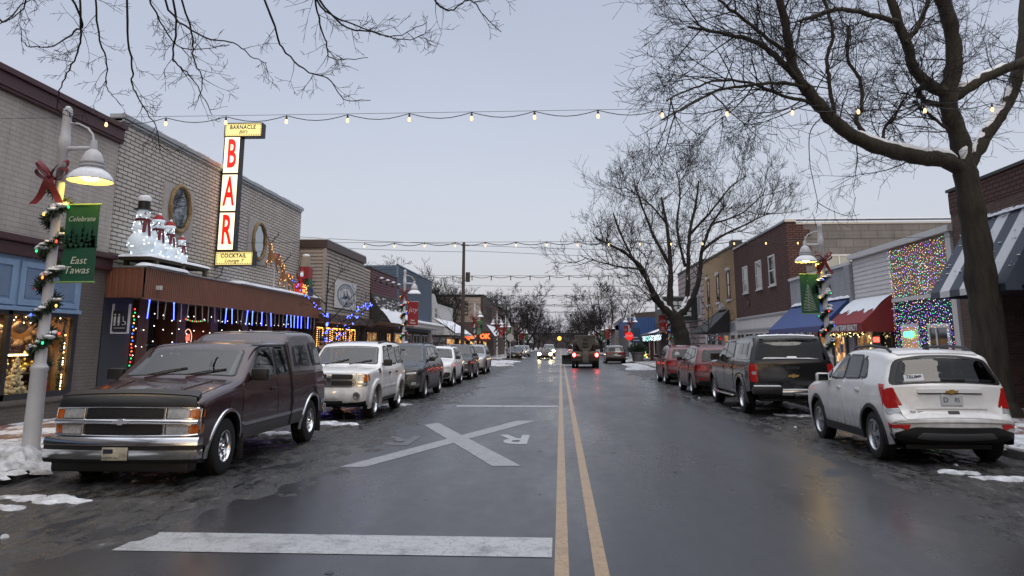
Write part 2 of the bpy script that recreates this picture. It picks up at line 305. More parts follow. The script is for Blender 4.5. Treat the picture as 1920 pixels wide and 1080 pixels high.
# slush along the parking lanes: real ridged relief
def slush_mat():
    m=bpy.data.materials.new('slush'); m.use_nodes=True; t=m.node_tree; b=t.nodes['Principled BSDF']; L=t.links.new; Nn=t.nodes.new
    tc=Nn('ShaderNodeTexCoord'); mp=Nn('ShaderNodeMapping'); mp.inputs['Scale'].default_value=(1,.45,1); L(tc.outputs['Object'],mp.inputs[0])
    n=Nn('ShaderNodeTexNoise'); n.inputs['Scale'].default_value=5.5; n.inputs['Detail'].default_value=12; n.inputs['Roughness'].default_value=.74; L(mp.outputs[0],n.inputs[0])
    rp=Nn('ShaderNodeValToRGB'); L(n.outputs[0],rp.inputs[0]); e=rp.color_ramp.elements
    e[0].position=.3; e[0].color=(.012,.012,.012,1); e[1].position=.76; e[1].color=(.42,.42,.44,1)
    for p,c in ((.44,(.021,.0205,.020,1)),(.55,(.040,.039,.038,1)),(.66,(.095,.094,.094,1))): q=e.new(p); q.color=c
    L(rp.outputs[0],b.inputs['Base Color'])
    r=Nn('ShaderNodeMapRange'); r.inputs[1].default_value=.40; r.inputs[2].default_value=.56; r.inputs[3].default_value=.12; r.inputs[4].default_value=.7; L(n.outputs[0],r.inputs[0]); L(r.outputs[0],b.inputs['Roughness'])
    n2=Nn('ShaderNodeTexNoise'); n2.inputs['Scale'].default_value=34; n2.inputs['Detail'].default_value=6; L(mp.outputs[0],n2.inputs[0])
    bp=Nn('ShaderNodeBump'); bp.inputs['Strength'].default_value=.8; bp.inputs['Distance'].default_value=.03; L(n2.outputs[0],bp.inputs['Height']); L(bp.outputs[0],b.inputs['Normal']); b.inputs['Specular IOR Level'].default_value=.4
    return m
M_SLUSH=slush_mat()
def slush(x_in,x_out,y0,y1,step,sgn,seed):
    ny=int((y1-y0)/step); nx=int(abs(x_out-x_in)/(step*.8))
    def fn(a,b):
        y=y0+(y1-y0)*a; x=x_in+(x_out-x_in)*b
        e=noise.noise(Vector((seed,y*.35,0)))*.45+noise.noise(Vector((seed,y*1.7,3)))*.16+noise.noise(Vector((x*3.1,y*1.6,seed)))*.42+noise.noise(Vector((x*9,y*5,seed)))*.18
        f=min(1,max(0,(b*abs(x_out-x_in)-.45-e-(max(0,10.5-y)*.19 if sgn<0 else 0))/.5))
        z=noise.fractal(Vector((x*2.6,y*1.0,seed)),.8,2.1,6)*.034+abs(noise.noise(Vector((x*7,y*2.2,seed))))*.018
        return (x,y,-.022*(1-f)+f*(.010+max(-.014,z)))
    o=MB().grid(fn,ny,nx).build('slush',M_SLUSH,smooth=180); props(o,kind='stuff')
slush(-2.5,KL+.01,3,33,.065,-1,1.3); slush(3.3,KR-.01,7,40,.075,1,7.7)
slush(-2.9,KL+.01,33,80,.2,-1,4.1); slush(3.3,KR-.01,40,80,.2,1,9.2)
# snow lying about: irregular lumps with a real thickness
rng=random.Random(5)
def lump(mb,cx,cy,rx,ry,h,z0=0,seed=0,n=26,m=7):
    vs=[];fs=[]
    for i in range(m+1):
        q=i/m
        for k in range(n):
            t=2*math.pi*k/n; e=1+.42*noise.noise(Vector((math.cos(t)*1.6+seed,math.sin(t)*1.6,seed)))+.22*noise.noise(Vector((math.cos(t)*5+seed,math.sin(t)*5,seed+4)))
            x=cx+rx*q*e*math.cos(t); y=cy+ry*q*e*math.sin(t)
            z=z0+h*(1-q*q)**.6*(1+.5*noise.noise(Vector((x*3.5,y*3.5,seed)))) if q<1 else z0-.02
            vs.append((x,y,z))
    for i in range(m):
        for k in range(n): fs.append((i*n+k,i*n+(k+1)%n,(i+1)*n+(k+1)%n,(i+1)*n+k))
    mb.add(vs,fs)
sn=MB()
for i,(x,y,rx,ry,h,z) in enumerate([(-7.25,10.5,.5,.42,.24,.14),(-7.45,10.0,.9,.7,.12,.14),(-8.6,9.6,1.3,1.2,.05,.14),(-9.3,11.5,1.1,1.5,.04,.14),(-7.0,13.6,.2,1.6,.08,.1),(-7.5,9.3,.6,.6,.11,.14),(-7.9,8.6,.9,.6,.08,.14),(-7.1,8.9,.3,.9,.14,.1),(-6.95,11.9,.25,1.2,.1,.1),(-8.3,10.6,.7,1.4,.06,.14),(-6.0,8.35,.42,.14,.05,.01),(-5.75,8.9,.5,.12,.05,.01),(-5.5,8.75,.36,.10,.04,.01),(-6.0,7.7,.14,.12,.05,.01),(-6.35,7.95,.15,.12,.05,.01),
   (5.25,11.35,.17,.13,.05,.01),(5.55,10.9,.34,.06,.03,.01),(7.35,13.2,.5,1.0,.09,.14),(7.2,14.8,.45,1.3,.1,.14),(7.6,17,.6,1.6,.08,.14),(8.6,19.2,.9,.9,.07,.14),(6.95,19,.25,2.5,.1,.12),
   (5.6,58,1.0,3.2,.12,.02),(6.2,64,.8,4,.14,.02),(6.1,70,.7,3,.1,.02),(-5.9,71,1.3,4.5,.2,.13),(-5.2,77,1.2,2.2,.12,.12),(-5.6,99.5,1.4,2.4,.25,.13),(-5.2,66,1.0,1.3,.12,.02),(6.9,80,.5,1.5,.2,.1),
   (-5.6,15.2,.9,.3,.06,.02),(-5.2,17.4,.8,.25,.06,.02),(-4.9,22.6,.8,.4,.06,.02),(5.2,22.2,.5,.5,.06,.02),(5.9,20,.7,.3,.05,.02),(-6.7,24.9,.4,1,.1,.05),(6.3,33.3,.5,1,.1,.05)]):
    
    if z>.1 or y>50: lump(sn,x,y,rx,ry,h,z,i*3.7)
    for j in range(int(14+60*min(1.5,rx*ry)) if y<50 else 12):
        a_=rng.uniform(0,6.28); q_=math.sqrt(rng.random())*(1.0 if z<.1 else 1.12); r_=rng.uniform(.04,.13)*(1 if y<30 else 3); lump(sn,x+rx*q_*math.cos(a_),y+ry*q_*math.sin(a_),r_*1.5,r_,max(.015,r_*.28),z if z<.1 else z-.01,i*3.7+j*1.3,11,3)
for i in range(60):
    s=rng.choice((-1,1)); y=rng.uniform(7,40); x=s*rng.uniform(4.4,6.6) if s>0 else -rng.uniform(4.6,6.7)
    r=rng.uniform(.015,.055); lump(sn,x,y,r,r*rng.uniform(.8,2.2),r*.5,.008,i*1.9+100,10,3)
props(sn.build('snow',mat('street_snow',(.40,.395,.39),.75,bump=.6,bs=30,var=.5,vs_=5,var2=(.78,.81,.86)),smooth=60),kind='stuff')
# sealed cracks and a few dark oil marks in the carriageway
ck=MB(); rc=random.Random(77)
def crack(x,y,dx,dy,n):
    P=[(x,y)]
    for _ in range(n): P.append((P[-1][0]+dx*rc.uniform(.5,1.5)+rc.gauss(0,.05),P[-1][1]+dy*rc.uniform(.5,1.5)+rc.gauss(0,.05)))
    for k,(a,b) in enumerate(zip(P,P[1:])):
        d=Vector((b[0]-a[0],b[1]-a[1],0)).normalized(); q=Vector((-d.y,d.x,0))*rc.uniform(.008,.02); ck.add([(a[0]-q.x,a[1]-q.y,.003),(a[0]+q.x,a[1]+q.y,.003),(b[0]+q.x,b[1]+q.y,.003),(b[0]-q.x,b[1]-q.y,.003)],[(0,1,2,3)])
crack(-.35,26,-.16,.01,14); crack(.45,27.5,.2,.01,14); crack(1.2,33,.2,0,12)
for _ in range(46):
    x,y=rc.uniform(-2.8,3.2),rc.uniform(6,45); r_=rc.uniform(.012,.045); ck.poly([(x+r_*rc.uniform(.6,1.3)*math.cos(k*.9),y+1.4*r_*rc.uniform(.6,1.3)*math.sin(k*.9),.0032) for k in range(7)])
o=ck.build('road_cracks',mat('tar',(.008,.008,.009),.35),nrm=False); o['kind']='structure'
# ---------------- vehicles
def paint(name,col,rough=.28,dirt=.25,coat=.7,metal=.0):
    if name in MATS: return MATS[name]
    m=mat(name,col,rough,metal,var=dirt,vs_=2.2,coat=coat); t=m.node_tree; b=t.nodes['Principled BSDF']; L=t.links.new; Nn=t.nodes.new
    # road salt and spray, thickest low on the panels
    tc=Nn('ShaderNodeTexCoord'); s=Nn('ShaderNodeSeparateXYZ'); L(tc.outputs['Object'],s.inputs[0]); n=Nn('ShaderNodeTexNoise'); n.inputs['Scale'].default_value=7; n.inputs['Detail'].default_value=8; L(tc.outputs['Object'],n.inputs[0])
    a=Nn('ShaderNodeMath'); a.operation='MULTIPLY_ADD'; a.inputs[1].default_value=-.55; L(n.outputs[0],a.inputs[0]); L(s.outputs[2],a.inputs[2])
    r=Nn('ShaderNodeMapRange'); r.inputs[1].default_value=.05; r.inputs[2].default_value=.55; r.inputs[3].default_value=.62; r.inputs[4].default_value=.03; L(a.outputs[0],r.inputs[0])
    src=b.inputs['Base Color'].links[0].from_socket; mx=Nn('ShaderNodeMix'); mx.data_type='RGBA'; L(r.outputs[0],mx.inputs[0]); L(src,mx.inputs[6]); mx.inputs[7].default_value=(.13,.122,.115,1); L(mx.outputs[2],b.inputs['Base Color'])
    rs=b.inputs['Roughness'].links[0].from_socket; m2=Nn('ShaderNodeMath'); m2.operation='MULTIPLY_ADD'; m2.inputs[1].default_value=.5; L(r.outputs[0],m2.inputs[0]); L(rs,m2.inputs[2]); L(m2.outputs[0],b.inputs['Roughness'])
    iv=Nn('ShaderNodeMath'); iv.operation='MULTIPLY_ADD'; iv.inputs[1].default_value=-coat; iv.inputs[2].default_value=coat; L(r.outputs[0],iv.inputs[0]); L(iv.outputs[0],b.inputs['Coat Weight'])
    ge=Nn('ShaderNodeNewGeometry'); inn=Nn('ShaderNodeBsdfDiffuse'); inn.inputs[0].default_value=(.03,.029,.028,1); ms=Nn('ShaderNodeMixShader'); L(ge.outputs['Backfacing'],ms.inputs[0]); L(b.outputs[0],ms.inputs[1]); L(inn.outputs[0],ms.inputs[2]); L(ms.outputs[0],t.nodes['Material Output'].inputs[0]); return m
import bisect
def lin(tab,x):
    if x<=tab[0][0]: return tab[0][1]
    for (a,b),(c,d) in zip(tab,tab[1:]):
        if x<=c: return b+(d-b)*(x-a)/(c-a)
    return tab[-1][1]
class Car:
    def __init__(s,c,loc,rz,label,cat,group):
        s.holes=[]; s.c=c; s.L=c['L']; s.W=c['W']; s.root=thing(c['name'],label,cat,loc,rz,group)
        pts=[Vector(p) for p in c['sil']]; kf,kr=pts[c['kf']].copy(),pts[c['kr']].copy()
        for _ in range(2):
            q=[pts[0]]
            for a,b in zip(pts,pts[1:]): q+=[a.lerp(b,.2),a.lerp(b,.8)]
            q.append(pts[-1]); pts=q
        P=[]
        for a,b in zip(pts,pts[1:]):
            n=max(1,int((b-a).length/.045)); P+=[a.lerp(b,i/n) for i in range(n)]
        P.append(pts[-1]); s.P=P; n=len(P); s.n=n
        s.tf=min(range(n),key=lambda i:(P[i]-kf).length); s.tr=min(range(n),key=lambda i:(P[i]-kr).length)
        nr=[]
        for i in range(n):
            d=P[min(i+1,n-1)]-P[max(i-1,0)]; d.normalize(); nr.append(Vector((d.y,-d.x)))
        for _ in range(3): nr=[((nr[max(i-1,0)]+nr[i]+nr[min(i+1,n-1)])).normalized() for i in range(n)]
        s.N=nr; r=c.get('r',.07); s.r=r
        s.cr=[.03+c.get('bow',.07)*abs(q.x)**2 for q in nr]
        s.T=[P[i]+nr[i]*(s.cr[i]+r) for i in range(n)]
        s.wT=[s.w(*p) for p in s.T]
    _lim=None
    def _mk(s):
        f=sorted((s.T[i].y,s.T[i].x,i) for i in range(0,s.tf+1)); r=sorted((s.T[i].y,s.T[i].x,i) for i in range(s.tr,s.n)); s._lim=[tuple(zip(*f)),tuple(zip(*r))]
    def _ip(s,zs,vs,z):
        k=bisect.bisect_left(zs,z)
        if k<=0: return vs[0]
        if k>=len(zs): return vs[-1]
        a,b=zs[k-1],zs[k]; q=(z-a)/(b-a) if b>a else 0; return vs[k-1]+(vs[k]-vs[k-1])*q
    def w(s,x,z):
        return s.W/2*lin(s.c['sec'],z)*lin(s.c['plan'],x/s.L)
    def loc(s,x,lat,z): return (lat,s.L/2-x,z)
    def S(s,t,u,off=0):
        t=max(0,min(s.n-1.001,t)); i=int(t); f=t-i; P=s.P[i].lerp(s.P[i+1],f); N=s.N[i].lerp(s.N[i+1],f); cr=s.cr[i]*(1-f)+s.cr[i+1]*f
        w=s.wT[i]*(1-f)+s.wT[i+1]*f; a=abs(u); d=cr*u*u
        if a>.84: q=min(1,(a-.84)/.16); d+=s.r*(1-math.sqrt(max(0,1-q*q)))
        p=P+N*(d-off); return s.loc(p.x,u*w,p.y)
    def t_of(s,kind,v):
        if kind=='top': rg=range(s.tf,s.tr+1); key=lambda i:s.P[i].x
        elif kind=='front': rg=range(0,s.tf+1); key=lambda i:s.P[i].y
        else: rg=range(s.tr,s.n); key=lambda i:-s.P[i].y; v=-v
        rg=list(rg); best=None; m=-1e9; prev=None
        for i in rg:
            k=key(i)
            if k>=v:
                if prev is None: return i
                a=key(prev); return prev+(v-a)/(k-a) if k>a else i
            prev=i
        return rg[-1]
    def pt(s,kind,a,b,off=0,side=1):
        """side: a=s,b=z ; top: a=s,b=lateral ; front/rear: a=lateral,b=z"""
        if kind=='side':
            if s._lim is None: s._mk()
            (fz,fs,ft),(rz_,rs_,rt)=s._lim
            for z_,q,t_,sg in ((fz,fs,ft,-1),(rz_,rs_,rt,1)):
                lim=s._ip(z_,q,b); e=(a-lim)*sg
                if e>0:
                    a=lim+sg*.004
            return (side*(s.w(a,b)+off),s.L/2-a,b)
        if kind=='top': t=s.t_of('top',a); lat=b
        else: t=s.t_of(kind,b); lat=a
        i=min(int(t),s.n-1); w=s.wT[i]; return s.S(t,max(-1,min(1,lat/w)),off)
    def patch(s,name,kind,poly,m,off=.006,rad=.05,side=1,parent=None,rings=3,mb=None,seg=.09,skirt=.03,ring0=0):
        pts=[Vector(p) for p in poly]; out=[]; n=len(pts)
        for i in range(n):
            a,b,c=pts[i-1],pts[i],pts[(i+1)%n]; u=a-b; v=c-b; k=min(rad,u.length*.45,v.length*.45)
            p,q=b+u.normalized()*k,b+v.normalized()*k
            for j in range(4):
                t=j/3; out.append(p*(1-t)**2+b*2*t*(1-t)+q*t*t)
        full=[]
        for i in range(len(out)):
            a,b=out[i],out[(i+1)%len(out)]; m_=max(1,int((b-a).length/seg)); full+=[a.lerp(b,j/m_) for j in range(m_)]
        cen=sum(full,Vector((0,0)))/len(full); N_=len(full)
        if ring0:
            vs=[];fs=[]
            for q in (ring0,(ring0+1)/2,1):
                for p in full: w_=cen.lerp(p,q); vs.append(s.pt(kind,w_.x,w_.y,off,side))
            for q in (1,ring0):
                for p in full: w_=cen.lerp(p,q); vs.append(s.pt(kind,w_.x,w_.y,off-skirt,side))
            for a_,b_ in ((0,1),(1,2),(2,3),(0,4)):
                for k in range(N_): fs.append((a_*N_+k,b_*N_+k,b_*N_+(k+1)%N_,a_*N_+(k+1)%N_))
            return MB().add(vs,fs).build(name,m,parent or s.root,smooth=35,local=True)
        rings=max(rings,min(14,int(max((p-cen).length for p in full)/.07)+1)); vs=[s.pt(kind,*cen,off,side)]; fs=[]
        for r in range(1,rings+1):
            for p in full: q=cen.lerp(p,r/rings); vs.append(s.pt(kind,q.x,q.y,off,side))
        for p in full: vs.append(s.pt(kind,p.x,p.y,off-skirt,side))
        for k in range(N_): fs.append((0,1+k,1+(k+1)%N_))
        for r in range(rings):
            o=1+r*N_
            for k in range(N_): fs.append((o+k,o+N_+k,o+N_+(k+1)%N_,o+(k+1)%N_))
        b=mb or MB(); b.add(vs,fs)
        if mb is None: return b.build(name,m,parent or s.root,smooth=35,local=True)
    def both(s,name,poly,m,**k): return [s.patch(name,'side',poly,m,side=d,**k) for d in (1,-1)]
    def mirror(s,name,kind,poly,m,**k):
        return [s.patch(name,kind,[((a*d,b) if kind!='top' else (a,b*d)) for a,b in poly],m,**k) for d in (1,-1)]
    def body(s,paintm):
        c=s.c; n=s.n; rows=8; us=[0,.3,.55,.72,.84,.89,.93,.96,.985,1]; full=[-u for u in us[:0:-1]]+us
        Bs=[p.x for p in s.T]
        for i in range(1,n): Bs[i]=max(Bs[i],Bs[i-1]+1e-4)
        def lo(x):
            z=lin(c['bot'],x)
            for ax in c['ax']:
                d=abs(x-ax)
                if d<c['Ra']: z=max(z,c['Rw']+math.sqrt(c['Ra']**2-d*d))
            return z
        vs=[]; 
        for i in range(n):
            T=s.T[i]; B=Vector((Bs[i],min(lo(Bs[i]),T.y-.005)))
            side=[T.lerp(B,k/rows) for k in range(1,rows+1)]
            for p in reversed(side): vs.append(s.loc(p.x,-s.w(p.x,p.y),p.y))
            for u in full: vs.append(s.S(i,u))
            for p in side: vs.append(s.loc(p.x,s.w(p.x,p.y),p.y))
        M=2*rows+len(full); mb=MB(); mb.add(vs,[(i*M+j,(i+1)*M+j,(i+1)*M+j+1,i*M+j+1) for i in range(n-1) for j in range(M-1)])
        
        s._grid=(n,M,rows,us); s._vs=vs; s.paintm=paintm
        # dark floor and inner structure
        u=MB(); hw=s.W/2-.30; a=max(.2,c['ax'][0]-.5); z0=min(z for _,z in c['bot'])
        for x0,x1,k,z1 in ((.45,s.L-.5,hw,.85),(c['ax'][0]+c['Ra'],c['ax'][1]-c['Ra'],s.W/2-.12,.6)): u.box(-k,k,s.L/2-x0,s.L/2-x1,z0-.02 if k==hw else z0+.01,z1)
        u.box(-hw,hw,s.L/2-.35,s.L/2-s.L+.35,z0-.06,z0)
        u.build('underbody',M_BLACK,s.root,local=True)

    def finish(s,dash=1.35,seats=(2.15,3.0),belt=1.12,wall=None):
        n,M,rows,us=s._grid; vs=s._vs; fs=[]
        def inside(p,poly):
            c=False; k=len(poly)
            for a in range(k):
                (x1,y1),(x2,y2)=poly[a],poly[a-1]
                if (y1>p[1])!=(y2>p[1]) and p[0]<(x2-x1)*(p[1]-y1)/(y2-y1)+x1: c=not c
            return c
        for i in range(n-1):
            for j in range(M-1):
                q=(i*M+j,(i+1)*M+j,(i+1)*M+j+1,i*M+j+1); c=[sum(vs[k][d] for k in q)/4 for d in range(3)]; sd=s.L/2-c[1]
                kind='side' if (j<rows or j>=M-1-rows) else ('front' if i<s.tf else 'top' if i<s.tr else 'rear')
                cut=False
                for hk,poly in s.holes:
                    if hk=='side' and (kind=='side' or abs(c[0])>s.w(sd,c[2])-.05) and c[2]>.9: cut=inside((sd,c[2]),poly)
                    elif hk==kind: cut=inside((sd,c[0]) if kind=='top' else (c[0],c[2]),poly)
                    if cut: break
                if not cut: fs.append(q)
        k=next(f for f in fs if f[0]//M>n//2 and abs(f[0]%M-M//2)<2 and (s.tf<f[0]//M<s.tr)); v=[Vector(vs[q]) for q in k]
        if (v[1]-v[0]).cross(v[2]-v[0]).z<0: fs=[f[::-1] for f in fs]
        s.bodyo=MB().add(vs,fs).build('body',s.paintm,s.root,smooth=38,local=True,nrm=False)
        if not s.holes: return
        hw=s.W/2-.17; Y=lambda x:s.L/2-x
        MB().box(-hw,hw,Y(dash),Y(dash+.45),.7,belt-.06,.05).build('dashboard',M_TRIM,s.root,smooth=40,local=True)
        o=[(-.37*math.cos(a),0,.19*math.sin(a)) for a in [k_*2*math.pi/18 for k_ in range(19)]]
        MB().tube([(-.36+.19*math.cos(a),Y(dash+.56)+.07*math.sin(a),belt-.05+.18*math.sin(a)) for a in [k_*2*math.pi/18 for k_ in range(19)]],.016,6,cap=False).build('steering_wheel',M_BLACK,s.root,smooth=60,local=True)
        for r_,sx in enumerate(seats):
            for lat in ((-.37,.37) if r_==0 else (-.42,0,.42)):
                b=MB(); b.box(lat-.22,lat+.22,Y(sx)-.07,Y(sx)+.07,.75,belt+.12,.05); b.box(lat-.13,lat+.13,Y(sx+.03)-.05,Y(sx+.03)+.05,belt+.15,belt+.33,.045); b.build('seat',M_SEAT,s.root,smooth=50,local=True)
        MB().box(-.12,.12,Y(dash+.52),Y(dash+.56),belt+.30,belt+.37,.02).build('rear_view_mirror',M_BLACK,s.root,local=True)
        if wall: MB().box(-hw,hw,Y(wall)-.02,Y(wall)+.02,.6,belt+.45).build('cab_wall',M_TRIM,s.root,local=True)
    def arches(s,m,wd=.05,off=.025,lip=.03):
        c=s.c
        for ax in c['ax']:
            for sd in (1,-1):
                mb=MB(); vs=[];fs=[]; K=26
                for k in range(K+1):
                    t=math.radians(-12+204*k/K); 
                    for rr,of in ((c['Ra']-.015,-.05),(c['Ra']-.015,off),(c['Ra']+wd*.6,off*.9),(c['Ra']+wd,-.01)):
                        x=ax-rr*math.cos(t); z=c['Rw']+rr*math.sin(t); vs.append((sd*(s.w(x,max(z,.25))+of),s.L/2-x,z))
                for k in range(K):
                    for j in range(3): fs.append((k*4+j,k*4+j+1,k*4+5+j,k*4+4+j))
                mb.add(vs,fs).build('wheel_arch',m,s.root,smooth=40,local=True)
    def wheels(s,style=5,rimm=None,wt=.23,rr=.66,dark=False):
        c=s.c; Rw=c['Rw']; ro=rr*Rw
        for ax in c['ax']:
            for sd in (1,-1):
                xo=sd*(s.W/2*lin(c['plan'],ax/s.L)-.03); cx=xo-sd*wt/2; y=s.L/2-ax
                t=MB(); h=wt/2
                t.lathe([(ro,-h*.9),(Rw*.86,-h),(Rw*.97,-h*.85),(Rw,-h*.6),(Rw,h*.6),(Rw*.97,h*.85),(Rw*.86,h),(ro,h*.9),(ro,h*.2)],(cx,y,Rw),36,'x')
                for k in range(40):
                    a=2*math.pi*k/40
                    yy,zz=y+Rw*math.cos(a),Rw+Rw*math.sin(a); d=Vector((0,math.cos(a),math.sin(a))); tg=Vector((0,-math.sin(a),math.cos(a)))
                    for q in (-.55,.25):
                        p=Vector((cx+q*h,yy,zz)); t.poly([p-tg*.012-d*.02,p+tg*.012-d*.02,p+tg*.012+d*.008,p-tg*.012+d*.008],(h*.4,0,0))
                wo=t.build('wheel',M_RUBBER,s.root,smooth=40,local=True)
                r=MB(); of=sd*h
                r.lathe([(ro*1.0,of*.95),(ro*.93,of*.98),(ro*.86,of*.78),(ro*.84,of*.3)],(cx,y,Rw),36,'x')
                r.mi=1; r.lathe([(0,of*.30),(ro*.85,of*.30)],(cx,y,Rw),24,'x'); r.mi=0
                r.lathe([(0,of*.92),(ro*.14,of*.92),(ro*.2,of*.7),(ro*.2,of*.3)],(cx,y,Rw),16,'x')
                if style=='steel':
                    r.lathe([(ro*.2,of*.55),(ro*.45,of*.62),(ro*.62,of*.42),(ro*.85,of*.40)],(cx,y,Rw),24,'x'); r.mi=1
                    for k in range(8):
                        a=2*math.pi*k/8; r.ball((cx+of*.45,y+ro*.68*math.cos(a),Rw+ro*.68*math.sin(a)),ro*.12,(.35,1,1),8,5)
                else:
                    dbl=style in (5,6)
                    for k in range(style):
                        a=2*math.pi*k/style+.3
                        for da in ((-.16,.16) if dbl else (0,)):
                            d=Vector((0,math.cos(a+da*.4),math.sin(a+da*.4))); e=Vector((0,math.cos(a+da),math.sin(a+da))); tg=Vector((0,-math.sin(a),math.cos(a)))
                            p0=Vector((cx,y,Rw))+d*ro*.12; p1=Vector((cx,y,Rw))+e*ro*.9; wd=ro*.085
                            vs=[p0-tg*wd,p0+tg*wd,p1+tg*wd*1.1,p1-tg*wd*1.1]; X=Vector((of*.9,0,0)); X2=Vector((of*.55,0,0)); X3=Vector((of*.75,0,0))
                            r.add([vs[0]+X,vs[1]+X,vs[2]+X3,vs[3]+X3]+[v+X2*.7 for v in vs],[(0,1,2,3),(0,1,5,4),(1,2,6,5),(2,3,7,6),(3,0,4,7)])
                r.build('rim',[rimm or M_ALLOY,M_BLACK],wo,smooth=40,local=True)
    def mirrors(s,x,z,m,size=(.11,.2,.14),gap=.03):
        for sd in (1,-1):
            w=s.w(x,z)+gap; y=s.L/2-x; b=MB(); b.box(sd*(w-.12),sd*(w+.02),y-.03,y+.03,z-.05,z-.01,.01)
            b.box(sd*w,sd*(w+size[1]),y-size[0]/2,y+size[0]/2,z-size[2]/2,z+size[2]/2,.035)
            o=b.build('side_mirror',m,s.root,smooth=50,local=True)
            MB().box(sd*(w+.02),sd*(w+size[1]-.02),y-size[0]/2-.003,y-size[0]/2+.01,z-size[2]/2+.02,z+size[2]/2-.02,.01).build('mirror_glass',M_GLASS,o,local=True)
    def doors(s,polys,m,handle=None,hm=None,off=.007):
        for p in polys:
            for sd in (1,-1):
                o=s.patch('door','side',p,m,off=off,rad=.06,side=sd,rings=4,skirt=.012)
                if handle:
                    xs=max(q[0] for q in p)-.22; z=handle; a=s.pt('side',xs-.09,z,.012,sd); b_=s.pt('side',xs+.09,z,.035,sd)
                    MB().box(a[0],b_[0],a[1],b_[1],z-.022,z+.022,.012).build('handle',hm or m,o,smooth=50,local=True)
    def sidewins(s,polys,frame=M_BLACK,fr=.018,glass=None):
        for p in polys:
            cen=sum((Vector(q) for q in p),Vector((0,0)))/len(p)
            big=[tuple(cen+(Vector(q)-cen)*(1+fr*2.2/max(.2,(Vector(q)-cen).length))) for q in p]
            s.holes.append(('side',[tuple(cen+(Vector(q)-cen)*.94) for q in p])); g_=glass or (M_SIDEG if min(q[0] for q in p)<s.L*.47 else M_TINTG)
            for sd in (1,-1):
                o=s.patch('window_frame','side',big,frame,off=.009,side=sd,rad=.07,skirt=.02,ring0=.86); s.patch('window','side',p,g_,off=.013,side=sd,parent=o,rad=.06,skirt=.006)
    def shield(s,name,kind,poly,frame=M_BLACK,m=None,fr=.03):
        cen=sum((Vector(q) for q in poly),Vector((0,0)))/len(poly)
        big=[tuple(cen+(Vector(q)-cen)*(1+fr/max(.2,(Vector(q)-cen).length))) for q in poly]
        s.holes.append((kind,[tuple(cen+(Vector(q)-cen)*.95) for q in poly])); o=s.patch(name+'_frame',kind,big,frame,off=.004,rad=.07,skirt=.02,ring0=.90); return s.patch(name,kind,poly,m or (M_WIND if name=='windscreen' else M_TINTG),off=.009,rad=.06,parent=o,skirt=.005,rings=5)
    def wipers(s,x,z=None):
        for l0,l1 in ((-.1,-.62),(.5,-.05)):
            mb=MB(); a=s.pt('top',x-.03,l0,.02); b=s.pt('top',x+.13,l1,.022); c_=s.pt('top',x+.05,l1*.5+l0*.5,.026)
            mb.tube([a,c_,b],.011,5); mb.build('wiper',M_BLACK,s.root,local=True)
    def plate(s,kind,z,w=.30,h=.15,off=.02,m=M_PLATE,lat=0,texts=()):
        p=Vector(s.pt(kind,lat,z,off)); sg=1 if kind=='front' else -1
        o=MB().box(p.x-w/2,p.x+w/2,p.y-.012*sg,p.y+.012*sg,z-h/2,z+h/2,.006).build('licence_plate',m,s.root,local=True)
        if texts:
            b=MB()
            for body,size,dx,dz,sx in texts: text(b,body,size,(p.x+dx*(-sg),p.y+.014*sg,z+dz),basis=(Vector((-sg,0,0)),Vector((0,0,1)),Vector((0,sg,0))),ext=.001,sx=sx)
            b.build('lettering',M_INK,o,local=True,nrm=False)
        return o
    def badge(s,kind,z,w=.16,m=None,off=.02,lat=0):
        p=Vector(s.pt(kind,lat,z,off)); sg=1 if kind=='front' else -1; h=w*.36; k=w*.16; q=h*.28
        out=[(-w/2+.012,q),(-k,q),(-k+.008,h/2),(k+.008,h/2),(k,q),(w/2+.012,q),(w/2-.012,-q),(k,-q),(k-.008,-h/2),(-k-.008,-h/2),(-k,-q),(-w/2-.012,-q)]
        MB().poly([(p.x-sg*a,p.y-.01*sg,z+b) for a,b in out],(0,sg*.02,0)).build('badge',m or M_GOLD,s.root,local=True)
    def box(s,name,m,x0,x1,lat0,lat1,z0,z1,ch=.01,parent=None,mir=False):
        os=[]
        for d in ((1,-1) if mir else (1,)): os.append(MB().box(d*lat0,d*lat1,s.L/2-x0,s.L/2-x1,z0,z1,ch).build(name,m,parent or s.root,smooth=45,local=True))
        return os
    def glow(s,name,kind,lat,z,r,m,off=.02):
        for d in (1,-1):
            p=s.pt(kind,lat*d,z,off); MB().ball(p,r,(1,.4,.8),12,8).build(name,m,s.root,smooth=60,local=True)
SEC_SUV=[(.2,.93),(.45,.985),(.75,1.0),(.95,.985),(1.08,.95),(1.62,.73),(1.9,.66)]
SEC_BOX=[(.2,.94),(.5,.985),(.85,1.0),(1.05,.985),(1.18,.95),(1.75,.79),(2.0,.74)]
PLAN=[(0,.88),(.06,.955),(.2,1),(.8,1),(.95,.965),(1,.90)]

